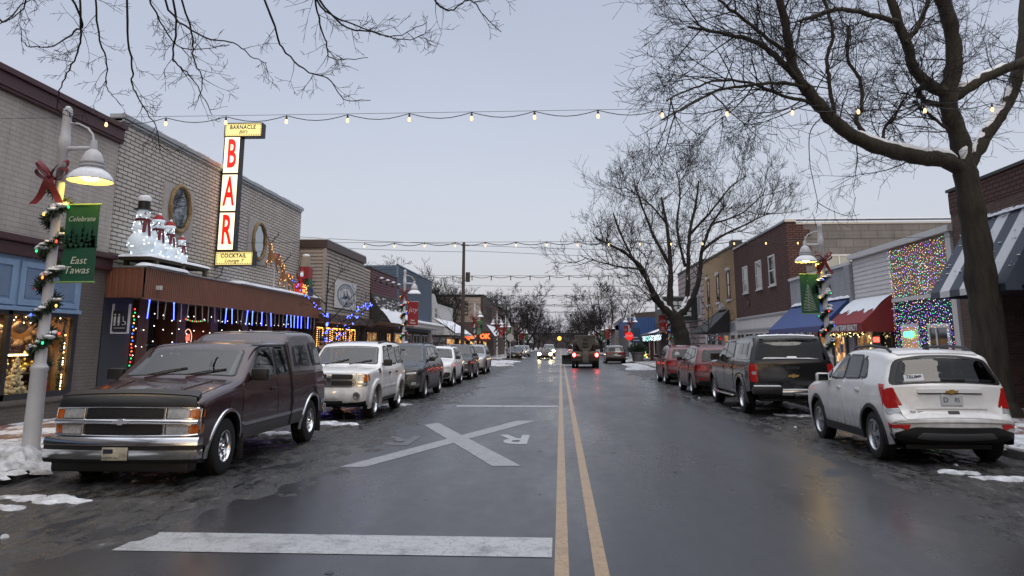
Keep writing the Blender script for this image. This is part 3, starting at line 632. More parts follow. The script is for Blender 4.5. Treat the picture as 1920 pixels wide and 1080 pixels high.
def pickup(loc):
    L=5.52
    c=dict(name='pickup_truck',L=L,W=1.96,r=.06,bow=.06,kf=6,kr=17,
     sil=[(.14,.46),(.08,.52),(.07,.62),(.08,.80),(.10,.90),(.11,.97),(.17,1.04),(.7,1.13),(1.28,1.20),(1.40,1.235),(2.08,1.65),(2.28,1.71),(2.9,1.735),(3.36,1.73),(3.48,1.77),(3.72,1.90),(4.9,1.92),(5.12,1.88),(5.30,1.42),(5.36,1.25),(5.40,1.16),(5.42,.7),(5.40,.5)],
     sec=[(.3,.92),(.5,.97),(.75,1.0),(1.0,.99),(1.2,.96),(1.75,.80),(2.0,.72)],plan=[(0,.93),(.06,.97),(.18,1),(.85,1),(1,.965)],
     bot=[(0,.46),(.5,.42),(1,.38),(4.2,.40),(L,.48)],ax=(.92,4.52),Rw=.365,Ra=.455)
    k=Car(c,loc,math.pi,'maroon pickup truck with a fibreglass cap over its bed, parked nose to viewer','pickup truck','cars parked along the kerb')
    pm=paint('maroon_paint',(.034,.009,.013),.22,.3,.6,.1); lowm=paint('grey_two_tone',(.07,.06,.06),.35,.3,.3,.2)
    k.body(pm); k.wheels('steel',M_CHROME,wt=.25,rr=.56); k.arches(M_CHROME,.035,.018)
    k.doors([[(1.34,.42),(2.72,.42),(2.72,1.20),(1.38,1.15)]],pm,1.02,M_BLACK)
    k.both('cab_panel',[(2.75,.42),(3.36,.42),(3.36,1.21),(2.75,1.20)],pm,off=.005,rad=.03)
    k.both('bed_panel',[(3.43,1.21),(3.43,.85),(3.92,.82),(4.12,.90),(4.92,.90),(5.08,.6),(5.36,.6),(5.34,1.20)],pm,off=.006,rad=.03,rings=4)
    k.both('lower_panel',[(1.42,.40),(3.36,.40),(3.36,.57),(1.42,.57)],lowm,off=.011,rad=.02)
    k.both('lower_panel',[(3.43,.41),(4.0,.42),(4.0,.59),(3.43,.57)],lowm,off=.011,rad=.02)
    k.both('side_moulding',[(1.42,.575),(3.36,.575),(3.36,.62),(1.42,.62)],M_CHROME,off=.02,rad=.01)
    k.both('side_moulding',[(3.43,.58),(4.02,.59),(4.02,.635),(3.43,.625)],M_CHROME,off=.02,rad=.01)
    k.both('side_moulding',[(5.03,.63),(5.36,.65),(5.36,.70),(5.03,.68)],M_CHROME,off=.02,rad=.01)
    k.both('cab_gap',[(3.372,.42),(3.418,.42),(3.440,1.72),(3.375,1.69)],M_BLACK,off=.024,rad=.01); k.both('drip_rail',[(1.95,1.655),(3.34,1.665),(3.34,1.685),(2.0,1.68)],M_BLACK,off=.012,rad=.005)
    k.sidewins([[(1.72,1.22),(2.66,1.24),(2.66,1.60),(2.18,1.60)],[(2.80,1.24),(3.26,1.25),(3.24,1.59),(2.80,1.60)]])
    k.both('cap_side',[(3.44,1.24),(5.24,1.24),(5.06,1.78),(3.52,1.75)],pm,off=.02,rad=.06,rings=4)
    for q in ([(3.6,1.32),(4.42,1.32),(4.35,1.68),(3.66,1.66)],[(4.55,1.32),(5.10,1.32),(4.98,1.72),(4.52,1.72)]):
        for sd in (1,-1):
            o=k.patch('cap_window_frame','side',q,M_BLACK,off=.028,side=sd,rad=.07); cen=sum((Vector(p) for p in q),Vector((0,0)))/4
            k.patch('cap_window','side',[tuple(cen.lerp(Vector(p),.84)) for p in q],M_GLASS,off=.034,side=sd,rad=.05,parent=o)
    for sd in (1,-1): k.patch('cap_window_divider','side',[(4.0,1.34),(4.025,1.34),(4.025,1.66),(4.0,1.66)],M_BLACK,off=.04,side=sd,rad=.004)
    k.shield('windscreen','top',[(1.45,-.78),(1.45,.78),(2.04,.66),(2.04,-.66)])
    k.wipers(1.44)
    k.patch('hood','top',[(.20,-.80),(.20,.80),(1.30,.84),(1.30,-.84)],pm,off=.006,rad=.08,rings=6,skirt=.012)
    for d in (1,-1): k.patch('hood_crease','top',[(.28,d*.40),(.28,d*.44),(1.2,d*.60),(1.2,d*.50)],pm,off=.018,rad=.01)
    k.patch('bug_deflector','top',[(.12,-.88),(.12,.88),(.34,.85),(.34,-.85)],M_BLACK,off=.06,rad=.05,skirt=.05); k.patch('bug_deflector_lip','front',[(-.88,.925),(.88,.925),(.86,1.04),(-.86,1.04)],M_BLACK,off=.05,rad=.03,skirt=.05)
    # face of the truck
    k.patch('grille_surround','front',[(-.92,.56),(.92,.56),(.92,.93),(-.92,.93)],M_CHROME,off=.008,rad=.03,rings=4)
    for z0,z1 in ((.595,.715),(.785,.905)):
        k.patch('grille','front',[(-.49,z0),(.49,z0),(.49,z1),(-.49,z1)],M_BLACK,off=.016,rad=.02)
        for j in range(1,4): 
            z=z0+(z1-z0)*j/4; k.patch('grille_bar','front',[(-.47,z-.006),(.47,z-.006),(.47,z+.006),(-.47,z+.006)],M_DKMETAL,off=.022,rad=.003)
        k.mirror('headlight','front',[(.54,z0+.005),(.80,z0+.005),(.80,z1-.005),(.54,z1-.005)],M_CLEAR,off=.02,rad=.015)
        k.mirror('turn_signal','front',[(.805,z0+.005),(.905,z0+.005),(.905,z1-.005),(.805,z1-.005)],M_AMBER,off=.02,rad=.015)
        k.both('side_marker',[(.14,z0+.01),(.24,z0+.01),(.24,z1-.01),(.14,z1-.01)],M_AMBER,off=.012,rad=.01)
    k.patch('grille_beam','front',[(-.92,.725),(.92,.725),(.92,.775),(-.92,.775)],M_CHROME,off=.035,rad=.015)
    k.badge('front',.75,.2,M_CHROME,off=.075)
    for z,rd,of in ((.75,.030,.035),(.918,.014,.02),(.575,.02,.02)):
        MB().tube([k.pt('front',x,z,of) for x in [-.90+.1*i for i in range(19)]],rd,8).build('chrome_bar',M_CHROME,k.root,smooth=60,local=True)
    for d in (1,-1):
        for x in (.515,.925): MB().tube([k.pt('front',d*x,z,.02) for z in (.57,.66,.75,.84,.92)],.011,6).build('chrome_bar',M_CHROME,k.root,smooth=60,local=True)
    bb=MB()
    prof=[(.02,.57),(-.03,.57),(-.06,.53),(-.062,.48),(-.045,.48),(-.045,.43),(-.06,.425),(-.055,.32),(-.02,.27),(.06,.27)]
    xs=[-.99,-.97,-.9,-.7,-.4,0,.4,.7,.9,.97,.99]
    vs=[]
    for x in xs:
        bow=.10*abs(x)**3+(.10 if abs(x)>.98 else 0)
        for q,z in prof: vs.append((x,L/2-(q+bow),z))
    m=len(prof); fs=[]; mi=[]
    for i in range(len(xs)-1):
        for j in range(m-1): fs.append((i*m+j,i*m+j+1,(i+1)*m+j+1,(i+1)*m+j)); mi.append(1 if j in (3,4,5) or j>=7 else 0)
    bb.add(vs,fs); bb.m=mi; bb.build('front_bumper',[M_CHROME,M_BLACK],k.root,smooth=35,local=True)
    k.box('air_dam',M_BLACK,.05,.3,-.86,.86,.16,.40,.03)
    o=MB().box(-.16,.16,L/2+.058,L/2+.075,.31,.46,.008).build('licence_plate',mat('old_plate',(.45,.42,.33),.5,var=.5,vs_=9),k.root,local=True)
    b=MB(); text(b,'AMERICAN',.045,(.055,L/2+.077,.335),basis=(Vector((-1,0,0)),Vector((0,0,1)),Vector((0,1,0))),ext=.001); b.box(.02,.14,L/2+.075,L/2+.078,.39,.44); b.build('lettering',M_INK,o,local=True,nrm=False)
    k.mirrors(1.70,1.26,M_BLACK,(.12,.24,.17),.02)
    k.box('mud_flap',M_RUBBER,1.44,1.46,.68,.97,.14,.48,.004,mir=True); k.box('mud_flap',M_RUBBER,5.03,5.05,.68,.97,.14,.5,.004,mir=True)
    k.patch('cap_sky_sheen','top',[(3.78,-.62),(3.78,.62),(4.98,.62),(4.98,-.62)],mat('sky_sheen_grey',(.24,.23,.235),.45,var=.5,vs_=5),off=.010,rad=.12,skirt=.012)  # sky reflection on the cap roof painted in as a paler grey
    for d in (-.45,0,.45): k.patch('cap_rib','top',[(3.9,d-.06),(3.9,d+.06),(4.95,d+.06),(4.95,d-.06)],pm,off=.02,rad=.03)
    k.box('rear_bumper',M_CHROME,5.38,5.55,-.92,.92,.42,.60,.03)
    k.patch('tailgate_glass','rear',[(-.6,1.32),(.6,1.32),(.55,1.75),(-.55,1.75)],M_GLASS)
    # headlights unlit; small orange badge on hood corner
    k.finish(1.5,(2.45,3.1),1.2,3.35)
    k.patch('hood_sticker','top',[(.62,.58),(.62,.66),(.78,.68),(.78,.60)],M_AMBER,off=.012,rad=.01)

def nitro(loc):
    L=4.53
    c=dict(name='boxy_suv',L=L,W=1.86,r=.06,bow=.05,kf=5,kr=12,
     sil=[(.12,.36),(.02,.42),(0,.55),(.04,.70),(.07,1.02),(.12,1.10),(.7,1.15),(1.30,1.17),(1.42,1.20),(1.98,1.66),(2.15,1.73),(2.8,1.775),(4.3,1.74),(4.42,1.62),(4.5,1.1),(4.53,.6),(4.45,.4)],
     sec=SEC_BOX,plan=[(0,.90),(.05,.96),(.18,1),(.85,1),(1,.95)],bot=[(0,.34),(.5,.36),(1,.36),(3.5,.36),(L,.4)],ax=(.86,3.62),Rw=.365,Ra=.44)
    k=Car(c,loc,math.pi,'white boxy SUV with a chrome cross grille, parked behind the maroon pickup','SUV','cars parked along the kerb')
    pm=paint('white_car_paint',(.80,.80,.79),.3,.06); k.body(pm); k.wheels(5,M_CHROME); k.arches(pm,.12,.045)
    k.doors([[(1.38,.44),(2.42,.44),(2.42,1.16),(1.40,1.13)],[(2.45,.44),(3.1,.44),(3.22,.7),(3.25,1.16),(2.45,1.16)]],pm,1.0,M_BLACK)
    k.sidewins([[(1.72,1.2),(2.38,1.21),(2.38,1.62),(2.08,1.62)],[(2.5,1.21),(3.2,1.22),(3.2,1.62),(2.5,1.62)],[(3.34,1.22),(4.25,1.23),(4.2,1.60),(3.34,1.62)]])
    k.shield('windscreen','top',[(1.46,-.76),(1.46,.76),(1.97,.66),(1.97,-.66)]); k.wipers(1.43)
    k.patch('hood','top',[(.18,-.74),(.18,.74),(1.28,.80),(1.28,-.80)],pm,off=.006,rad=.08,rings=5,skirt=.012)
    for d in (1,-1): k.patch('hood_ridge','top',[(.3,d*.2),(.3,d*.5),(1.15,d*.5),(1.15,d*.25)],pm,off=.02,rad=.08)
    k.patch('grille_frame','front',[(-.52,.74),(-.62,.80),(-.60,1.05),(.60,1.05),(.62,.80),(.52,.74)],M_CHROME,off=.012,rad=.04)
    for x0,x1 in ((-.54,-.06),(.06,.54)):
        for z0,z1 in ((.775,.875),(.915,1.02)):
            k.patch('grille','front',[(x0,z0),(x1,z0),(x1,z1),(x0,z1)],M_BLACK,off=.02,rad=.02)
            for j in (1,2,3): z=z0+(z1-z0)*j/4; k.patch('grille_bar','front',[(x0+.01,z-.005),(x1-.01,z-.005),(x1-.01,z+.005),(x0+.01,z+.005)],M_DKMETAL,off=.026,rad=.003)
    k.patch('grille_emblem','front',[(-.05,.87),(0,.84),(.05,.87),(.05,.94),(-.05,.94)],M_DKMETAL,off=.03,rad=.02)
    k.mirror('headlight_housing','front',[(.62,.76),(.87,.78),(.86,1.05),(.64,1.05)],M_CHROME,off=.012,rad=.03)
    k.mirror('headlight','front',[(.65,.87),(.79,.87),(.78,1.03),(.66,1.03)],M_CLEAR,off=.02,rad=.03)
    k.mirror('fog_strip','front',[(.65,.78),(.85,.79),(.85,.845),(.65,.845)],M_CLEAR,off=.02,rad=.02)
    k.mirror('turn_signal','front',[(.80,.87),(.87,.87),(.86,1.03),(.795,1.03)],M_AMBER,off=.02,rad=.02); k.both('side_marker',[(.13,.86),(.26,.88),(.24,1.02),(.13,1.02)],M_AMBER,off=.01,rad=.02)
    k.patch('front_bumper','front',[(-.86,.42),(.86,.42),(.86,.70),(-.86,.70)],pm,off=.05,rad=.04,rings=4,skirt=.07)
    k.patch('plate_holder','front',[(-.28,.50),(.28,.50),(.28,.64),(-.28,.64)],pm,off=.065,rad=.02)
    k.patch('air_intake','front',[(-.35,.38),(.35,.38),(.35,.46),(-.35,.46)],M_BLACK,off=.062,rad=.02); k.patch('lower_lip','front',[(-.84,.34),(.84,.34),(.84,.415),(-.84,.415)],M_BLACK,off=.045,rad=.02)
    for d in (1,-1):
        p=k.pt('front',d*.66,.56,.055); MB().lathe([(0,.01),(.05,.01),(.055,.03),(.075,.03),(.085,0)],p,18,'y').build('fog_lamp',M_CHROME,k.root,smooth=40,local=True)
    k.mirrors(1.62,1.25,M_BLACK,(.12,.21,.16)); k.both('side_rub_strip',[(1.42,.66),(3.1,.66),(3.1,.70),(1.42,.70)],pm,off=.02,rad=.01)
    k.both('sill',[(1.34,.37),(3.15,.37),(3.15,.43),(1.34,.43)],M_BLACK,off=.012,rad=.01); k.both('fender_vent',[(1.12,1.02),(1.28,1.02),(1.26,1.13),(1.10,1.11)],M_BLACK,off=.012,rad=.01)
    k.finish(1.5,(2.4,3.2),1.15)
    for d in (1,-1): k.patch('roof_rail','top',[(2.2,d*.60),(2.2,d*.66),(4.2,d*.66),(4.2,d*.60)],M_BLACK,off=.03,rad=.03)

def crossover(name,loc,rz,label,paintm,L=4.65,W=1.86,H=1.66,cat='SUV',clad=False,front='slim',rear='slim',rake=0,silver=False,group='cars parked along the kerb',rails=True,rimm=None,van=False,lit=None,glassm=None,wh=5,sedan=False,detail=True):
    k_=H/1.66; hz=lambda z:z if z<.5 else .5+(z-.5)*(H-.5)/1.16
    a=L/4.65
    if sedan:
        sil=[(.1,.28),(0,.36),(0,.55),(.05,.68),(.15,.78),(.7,.90),(1.25,.97),(1.35,1.0),(2.05,1.40),(2.5,1.47),(3.2,1.46),(3.95,1.12),(4.05,1.10),(4.55,1.08),(4.62,.95),(4.65,.6),(4.58,.35)]; kf,kr=4,13
    else:
        sil=[(.10,.30),(.0,.40),(0,.62),(.04,.82),(.14,.97),(.6,1.06),(1.05,1.11),(1.2,1.15),(1.98,1.57),(2.25,1.64),(3.0,1.66),(3.9-rake,1.61),(4.22-rake,1.55),(4.32-rake*.7,1.46),(4.52,1.08),(4.56,1.0),(4.58,.80),(4.65,.66),(4.64,.45),(4.54,.32)]; kf,kr=4,12
        if van: sil[5:8]=[(.5,1.0),(.85,1.08),(.95,1.12)]; sil[8]=(1.85,1.60)
    sil=[(x*a,hz(z)) for x,z in sil]
    c=dict(name=name,L=L,W=W,r=.08,bow=.13,kf=kf,kr=kr,sil=sil,sec=SEC_SUV if not sedan else [(.2,.93),(.5,1.0),(.8,.99),(.95,.95),(1.5,.70)],plan=PLAN,bot=[(0,.28),(.4,.24),(L-.5,.26),(L,.34)],ax=(.9*a,3.58*a),Rw=.345 if not sedan else .32,Ra=.415 if not sedan else .38)
    k=Car(c,loc,rz,label,cat,group); k.a=a; k.hz=hz; k.body(paintm); k.wheels(wh,rimm)
    S=lambda *p:[(x*a,hz(z)) for x,z in p]
    if sedan:
        k.sidewins([[(1.7*a,1.02),(2.5*a,1.02),(2.5*a,1.36),(2.2*a,1.36)],[(2.56*a,1.02),(3.5*a,1.04),(3.15*a,1.36),(2.56*a,1.36)]])
        k.shield('windscreen','top',[(1.42*a,-.70),(1.42*a,.70),(2.02*a,.55),(2.02*a,-.55)]); k.shield('rear_window','top',[(3.3*a,-.55),(3.3*a,.55),(3.85*a,.66),(3.85*a,-.66)])
    else:
        if detail: k.doors([S((1.40,.36),(2.42,.36),(2.42,1.10),(1.42,1.07)),S((2.45,.36),(3.0,.36),(3.2,.72),(3.3,1.12),(2.45,1.10))],paintm,hz(.98))
        q=4.0-rake
        k.sidewins([S((1.60,1.15),(2.42,1.16),(2.40,1.53),(2.12,1.53)),S((2.50,1.16),(3.28,1.18),(3.22,1.53),(2.48,1.54)),S((3.36,1.19),(q+.05,1.27),(q-.12,1.50),(3.30,1.53))],glass=glassm)
        k.shield('windscreen','top',[((1.0 if van else 1.24)*a,-.78*W/1.86),((1.0 if van else 1.24)*a,.78*W/1.86),((1.83 if van else 1.95)*a,.62*W/1.86),((1.83 if van else 1.95)*a,-.62*W/1.86)])
        k.shield('rear_window','rear',[(-.62,hz(1.14)),(.62,hz(1.14)),(.52,hz(1.47)),(-.52,hz(1.47))])
        if rails:
            for d in (1,-1): k.patch('roof_rail','top',[(2.3*a,d*.56),(2.3*a,d*.60),((3.9-rake)*a,d*.60),((3.9-rake)*a,d*.56)],M_BLACK,off=.045,rad=.03)
        k.mirrors(1.62*a,hz(1.17),M_BLACK if not silver else paintm)
        k.both('sill',S((1.36,.26),(3.1,.26),(3.1,.36),(1.36,.36)),M_BLACK,off=.012,rad=.02)
    if detail: k.patch('hood','top',[(.2*a,-.66),(.2*a,.66),(1.0*a,.76),(1.0*a,-.76)],paintm,off=.006,rad=.12,rings=5,skirt=.012)
    if clad: k.arches(M_BLACK,.07,.02)
    H_=hz
    if front=='slim':
        k.patch('grille','front',[(-.5,H_(.60)),(.5,H_(.60)),(.56,H_(.82)),(-.56,H_(.82))],M_BLACK,off=.012,rad=.06)
        k.mirror('headlight','front',[(.48,H_(.765)),(.80,H_(.80)),(.80,H_(.865)),(.50,H_(.815))],M_CLEAR,off=.015,rad=.03)
        k.patch('air_intake','front',[(-.62,.34),(.62,.34),(.55,.50),(-.55,.50)],M_BLACK,off=.012,rad=.05)
        k.mirror('fog_lamp','front',[(.66,.44),(.80,.46),(.80,.54),(.66,.54)],M_CLEAR,off=.014,rad=.02)
    k.finish((1.2 if not van else 1.05)*a,(2.2*a,3.0*a),hz(1.12) if not sedan else .98)
    if lit!='white': k.plate('front',.46,off=.02)
    if rear:
        zt=H_(.92) if not sedan else .88
        k.mirror('tail_light','rear',[(.52,zt-.09),(.80,zt-.09),(.80,zt+.12),(.50,zt+.06)],M_REDDIM if lit=='red' else M_RED,off=.015,rad=.04)
        k.both('tail_light_side',[(L-.42*a,zt-.06),(L-.18,zt-.08),(L-.2,zt+.10),(L-.40*a,zt+.06)],M_RED,off=.008,rad=.03)
        k.plate('rear',H_(.78),off=.02); k.patch('rear_lip','rear',[(-.8,.36),(.8,.36),(.74,.50),(-.74,.50)],M_BLACK,off=.012,rad=.05); k.mirror('rear_reflector','rear',[(.55,.53),(.78,.53),(.78,.58),(.55,.58)],M_RED,off=.014,rad=.015)
    return k
def silverado(loc):
    L=5.85
    c=dict(name='pickup_truck',L=L,W=2.03,r=.07,bow=.05,kf=4,kr=14,
     sil=[(.10,.45),(0,.55),(0,.9),(.05,1.15),(.12,1.22),(.9,1.29),(1.5,1.32),(1.62,1.36),(2.3,1.80),(2.55,1.87),(3.8,1.88),(4.05,1.87),(4.2,1.93),(5.3,1.93),(5.48,1.90),(5.62,1.72),(5.75,1.30),(5.77,1.22),(5.78,.75),(5.74,.55)],
     sec=[(.3,.93),(.55,.98),(.85,1.0),(1.15,.99),(1.28,.96),(1.8,.80),(2.0,.76)],plan=[(0,.92),(.06,.97),(.16,1),(.9,1),(1,.975)],
     bot=[(0,.40),(.5,.42),(1,.46),(4.6,.48),(L,.62)],ax=(.98,4.62),Rw=.40,Ra=.50)
    k=Car(c,loc,0,'black pickup truck with black cap and chrome running boards, ahead of the white SUV','pickup truck','cars parked along the kerb')
    pm=paint('black_car_paint',(.009,.010,.012),.16,.4,.4); k.body(pm); k.wheels(6,M_CHROME,wt=.27,rr=.62); k.arches(pm,.07,.035)
    k.doors([[(1.66,.56),(2.72,.56),(2.72,1.30),(1.68,1.26)],[(2.75,.56),(3.80,.56),(3.82,1.30),(2.75,1.30)]],pm,1.10)
    k.both('bed_panel',[(3.93,1.30),(3.93,.62),(4.05,.62),(4.14,.95),(4.62,1.0),(5.1,.95),(5.22,.62),(5.68,.62),(5.70,1.30)],pm,off=.006,rad=.02,rings=4)
    k.sidewins([[(2.0,1.34),(2.70,1.35),(2.70,1.74),(2.36,1.74)],[(2.80,1.35),(3.74,1.37),(3.60,1.74),(2.80,1.75)]])
    k.both('cap_side',[(3.95,1.33),(5.66,1.33),(5.50,1.84),(4.05,1.86)],pm,off=.02,rad=.05,rings=4)
    for sd in (1,-1):
        o=k.patch('cap_window_frame','side',[(4.2,1.40),(5.3,1.40),(5.22,1.76),(4.25,1.76)],pm,off=.03,side=sd,rad=.06)
        for x0,x1 in ((4.28,4.72),(4.78,5.2)): k.patch('cap_window','side',[(x0,1.44),(x1,1.44),(x1-.03,1.72),(x0,1.72)],M_GLASS,off=.036,side=sd,rad=.03,parent=o)
    k.shield('windscreen','top',[(1.68,-.8),(1.68,.8),(2.25,.68),(2.25,-.68)])
    k.shield('cap_hatch','rear',[(-.84,1.33),(.84,1.33),(.70,1.80),(-.70,1.80)])
    k.patch('hatch_handle','rear',[(-.14,1.36),(.14,1.36),(.10,1.40),(-.10,1.40)],M_CHROME,off=.03,rad=.02)
    k.patch('tailgate','rear',[(-.80,.72),(.80,.72),(.80,1.26),(-.80,1.26)],pm,off=.02,rad=.04,rings=4)
    k.patch('tailgate_handle','rear',[(-.16,1.10),(.16,1.10),(.16,1.17),(-.16,1.17)],M_BLACK,off=.03,rad=.02); k.badge('rear',.95,.24,off=.035)
    k.mirror('tail_light','rear',[(.83,.80),(.98,.80),(.98,1.24),(.83,1.24)],M_REDDIM,off=.02,rad=.03); k.both('tail_light_side',[(5.58,.80),(5.73,.80),(5.72,1.24),(5.58,1.24)],M_RED,off=.012,rad=.02)
    k.mirror('reverse_light','rear',[(.86,.98),(.95,.98),(.95,1.05),(.86,1.05)],M_CLEAR,off=.024,rad=.01)
    bb=MB(); bb.box(-.98,-.30,-L/2-.10,-L/2+.12,.52,.70,.04); bb.box(.30,.98,-L/2-.10,-L/2+.12,.52,.70,.04); bb.mi=1; bb.box(-.32,.32,-L/2-.08,-L/2+.12,.50,.62,.03); bb.build('rear_bumper',[M_BLACK,M_CHROME],k.root,smooth=40,local=True)
    s=MB(); s.box(-.96,-.34,-L/2-.095,-L/2+.02,.70,.735,.02); s.box(-.3,.28,-L/2-.08,-L/2+.02,.62,.65,.015); s.box(.5,.96,-L/2-.095,-L/2+.02,.70,.73,.015); o=s.build('bumper_snow',M_SNOW,k.root,smooth=50,local=True)
    k.patch('hatch_snow','rear',[(-.70,1.345),(.66,1.345),(.4,1.37),(.1,1.355),(-.2,1.375),(-.62,1.385)],M_SNOW,off=.03,rad=.02)
    k.patch('roof_snow','top',[(5.30,-.7),(5.30,.7),(5.47,.66),(5.47,-.66)],M_SNOW,off=.012,rad=.03)
    k.plate('rear',.58,off=.12)
    for sd in (1,-1): MB().box(sd*.98,sd*1.12,L/2-1.55,L/2-4.05,.38,.42,.015).build('running_board',M_CHROME,k.root,smooth=40,local=True)
    k.finish(1.75,(2.65,3.45),1.28,3.86)
    k.mirrors(2.0,1.36,pm,(.13,.26,.2)); k.patch('grille','front',[(-.7,.75),(.7,.75),(.7,1.15),(-.7,1.15)],M_CHROME)
    MB().tube([(0,-L/2-.02,.46),(0,-L/2-.2,.46),(0,-L/2-.22,.52)],.03,8).build('tow_hitch',M_BLACK,k.root,local=True)

def trax(loc):
    L=4.25
    c=dict(name='compact_suv',L=L,W=1.80,r=.09,bow=.10,kf=4,kr=12,
     sil=[(.08,.30),(0,.42),(0,.64),(.04,.82),(.14,.95),(.5,1.05),(.95,1.10),(1.12,1.14),(1.92,1.55),(2.2,1.61),(2.8,1.635),(3.5,1.60),(3.82,1.55),(3.90,1.49),(4.06,1.15),(4.10,1.08),(4.11,.86),(4.13,.72),(4.22,.66),(4.25,.56),(4.23,.40),(4.12,.30)],
     sec=[(.2,.93),(.42,.975),(.62,1.0),(.85,.99),(1.05,.955),(1.14,.93),(1.62,.72)],plan=[(0,.88),(.06,.955),(.2,1),(.82,1),(.94,.975),(1,.92)],bot=[(0,.28),(.4,.26),(3.9,.26),(L,.32)],ax=(.87,3.42),Rw=.345,Ra=.42)
    k=Car(c,loc,0,'white compact SUV with a white window sticker, parked by the big bare tree','SUV','cars parked along the kerb')
    pm=paint('white_car_paint',(.80,.80,.79)); k.body(pm); k.wheels(5,M_ALLOY,wt=.22,rr=.66); k.arches(M_BLACK,.06,.014)
    k.doors([[(1.30,.40),(2.28,.40),(2.28,1.10),(1.33,1.06)],[(2.31,.40),(2.88,.40),(3.04,.66),(3.14,1.13),(2.31,1.10)]],pm,.98)
    k.sidewins([[(1.66,1.13),(2.24,1.15),(2.22,1.50),(2.04,1.49)],[(2.33,1.15),(2.92,1.17),(2.84,1.50),(2.31,1.505)],[(2.97,1.18),(3.20,1.20),(3.08,1.42),(2.93,1.47)],[(1.38,1.10),(1.60,1.125),(1.60,1.27)]])
    k.both('cladding',[(1.28,.27),(3.02,.27),(3.02,.385),(1.28,.385)],M_BLACK,off=.014,rad=.02)
    k.shield('windscreen','top',[(1.17,-.74),(1.17,.74),(1.88,.6),(1.88,-.6)])
    k.patch('rear_window_frame','rear',[(-.80,1.135),(.80,1.135),(.66,1.50),(.3,1.525),(-.3,1.525),(-.66,1.50)],M_BLACK,off=.006,rad=.09,ring0=.84); k.holes.append(('rear',[(-.68,1.175),(.68,1.175),(.55,1.46),(-.55,1.46)]))
    rw=k.patch('rear_window','rear',[(-.72,1.155),(.72,1.155),(.58,1.47),(-.58,1.47)],M_TINTG,off=.012,rad=.06,rings=5)
    k.patch('spoiler','top',[(3.62,-.6),(3.62,.6),(3.87,.56),(3.87,-.56)],pm,off=.02,rad=.06,rings=4,skirt=.03)
    st=k.patch('sticker','rear',[(-.58,1.17),(-.32,1.17),(-.32,1.26),(-.58,1.26)],M_PLATE,off=.018,rad=.004,parent=rw)
    p=k.pt('rear',-.45,1.222,.028); b=MB(); text(b,'TRUMP',.06,(p[0],p[1]-.004,p[2]),ext=.002,bold=.001,sx=1.15); b.build('lettering',M_INK,st,local=True,nrm=False)
    k.box('wiper_motor',M_BLACK,4.05,4.075,-.10,.24,1.16,1.19,.01)
    k.patch('tailgate','rear',[(-.68,.66),(.68,.66),(.74,.9),(.74,1.10),(-.74,1.10),(-.74,.9)],pm,off=.010,rad=.05,rings=5,skirt=.012)
    k.patch('tailgate_bar','rear',[(-.45,.995),(.45,.995),(.45,1.05),(-.45,1.05)],pm,off=.035,rad=.015); k.patch('tailgate_bar_shadow_gap','rear',[(-.44,.982),(.44,.982),(.44,.997),(-.44,.997)],M_BLACK,off=.022,rad=.005)
    k.badge('rear',1.015,.17,off=.045)
    k.plate('rear',.90,.30,.15,off=.022,texts=[('D',.10,-.09,0,1),('R5',.085,.07,0,.7)])
    k.patch('tailgate_ridge','rear',[(-.5,.775),(.5,.775),(.48,.80),(-.48,.80)],pm,off=.022,rad=.01)
    k.patch('tailgate_pull','rear',[(-.08,.70),(.08,.70),(.08,.745),(-.08,.745)],M_BLACK,off=.016,rad=.015)
    b=MB(); p=k.pt('rear',-.5,.74,.02); text(b,'TRAX  AWD',.035,p,ext=.002); b.build('lettering',M_DKMETAL,k.root,local=True,nrm=False)
    for d in (1,-1):
        k.patch('tail_light','rear',[(d*.655,.80),(d*.86,.80),(d*.88,.90),(d*.86,1.10),(d*.765,1.10)],M_REDDIM,off=.018,rad=.03); k.patch('tail_light_side','side',[(3.70,1.11),(3.92,.82),(4.02,.80),(3.98,1.11)],M_REDDIM,off=.014,rad=.03,side=d,seg=.03,rings=10)
        k.patch('reverse_light','rear',[(d*.68,.745),(d*.86,.745),(d*.87,.80),(d*.66,.80)],M_CLEAR,off=.016,rad=.02); k.patch('reverse_light_side','side',[(3.92,.775),(4.03,.755),(4.03,.80),(3.95,.815)],M_CLEAR,off=.011,rad=.015,side=d)
        k.patch('rear_reflector','rear',[(d*.66,.48),(d*.86,.49),(d*.86,.58),(d*.62,.575)],M_REDDIM,off=.012,rad=.02); k.patch('rear_reflector_side','side',[(4.02,.50),(4.12,.49),(4.12,.58),(4.02,.58)],M_REDDIM,off=.006,rad=.02,side=d)
    k.patch('bumper_ridge','rear',[(-.8,.60),(.8,.60),(.8,.64),(-.8,.64)],pm,off=.02,rad=.02)
    k.patch('lower_bumper','rear',[(-.82,.30),(.82,.30),(.82,.40),(.58,.53),(-.58,.53),(-.82,.40)],M_BLACK,off=.014,rad=.05,rings=4); k.patch('skid_plate','rear',[(-.56,.36),(.56,.36),(.48,.45),(-.48,.45)],mat('grey_plastic',(.09,.09,.095),.5),off=.025,rad=.03)
    for d in (1,-1):
        MB().tube([k.pt('top',2.05,d*.58,.0),k.pt('top',2.25,d*.585,.05),k.pt('top',2.9,d*.59,.055),k.pt('top',3.45,d*.585,.05),k.pt('top',3.65,d*.58,.0)],.022,8).build('roof_rail',M_BLACK,k.root,smooth=50,local=True)
    MB().tube([k.pt('top',3.35,.05,0),k.pt('top',3.45,.05,.06)],[.05,.015],8).build('aerial',M_BLACK,k.root,smooth=50,local=True)
    k.finish(1.25,(2.05,2.85),1.10)
    k.mirrors(1.55,1.12,pm,(.12,.21,.15)); k.patch('hood','top',[(.2,-.66),(.2,.66),(.95,.74),(.95,-.74)],pm,off=.006,rad=.1,skirt=.012)

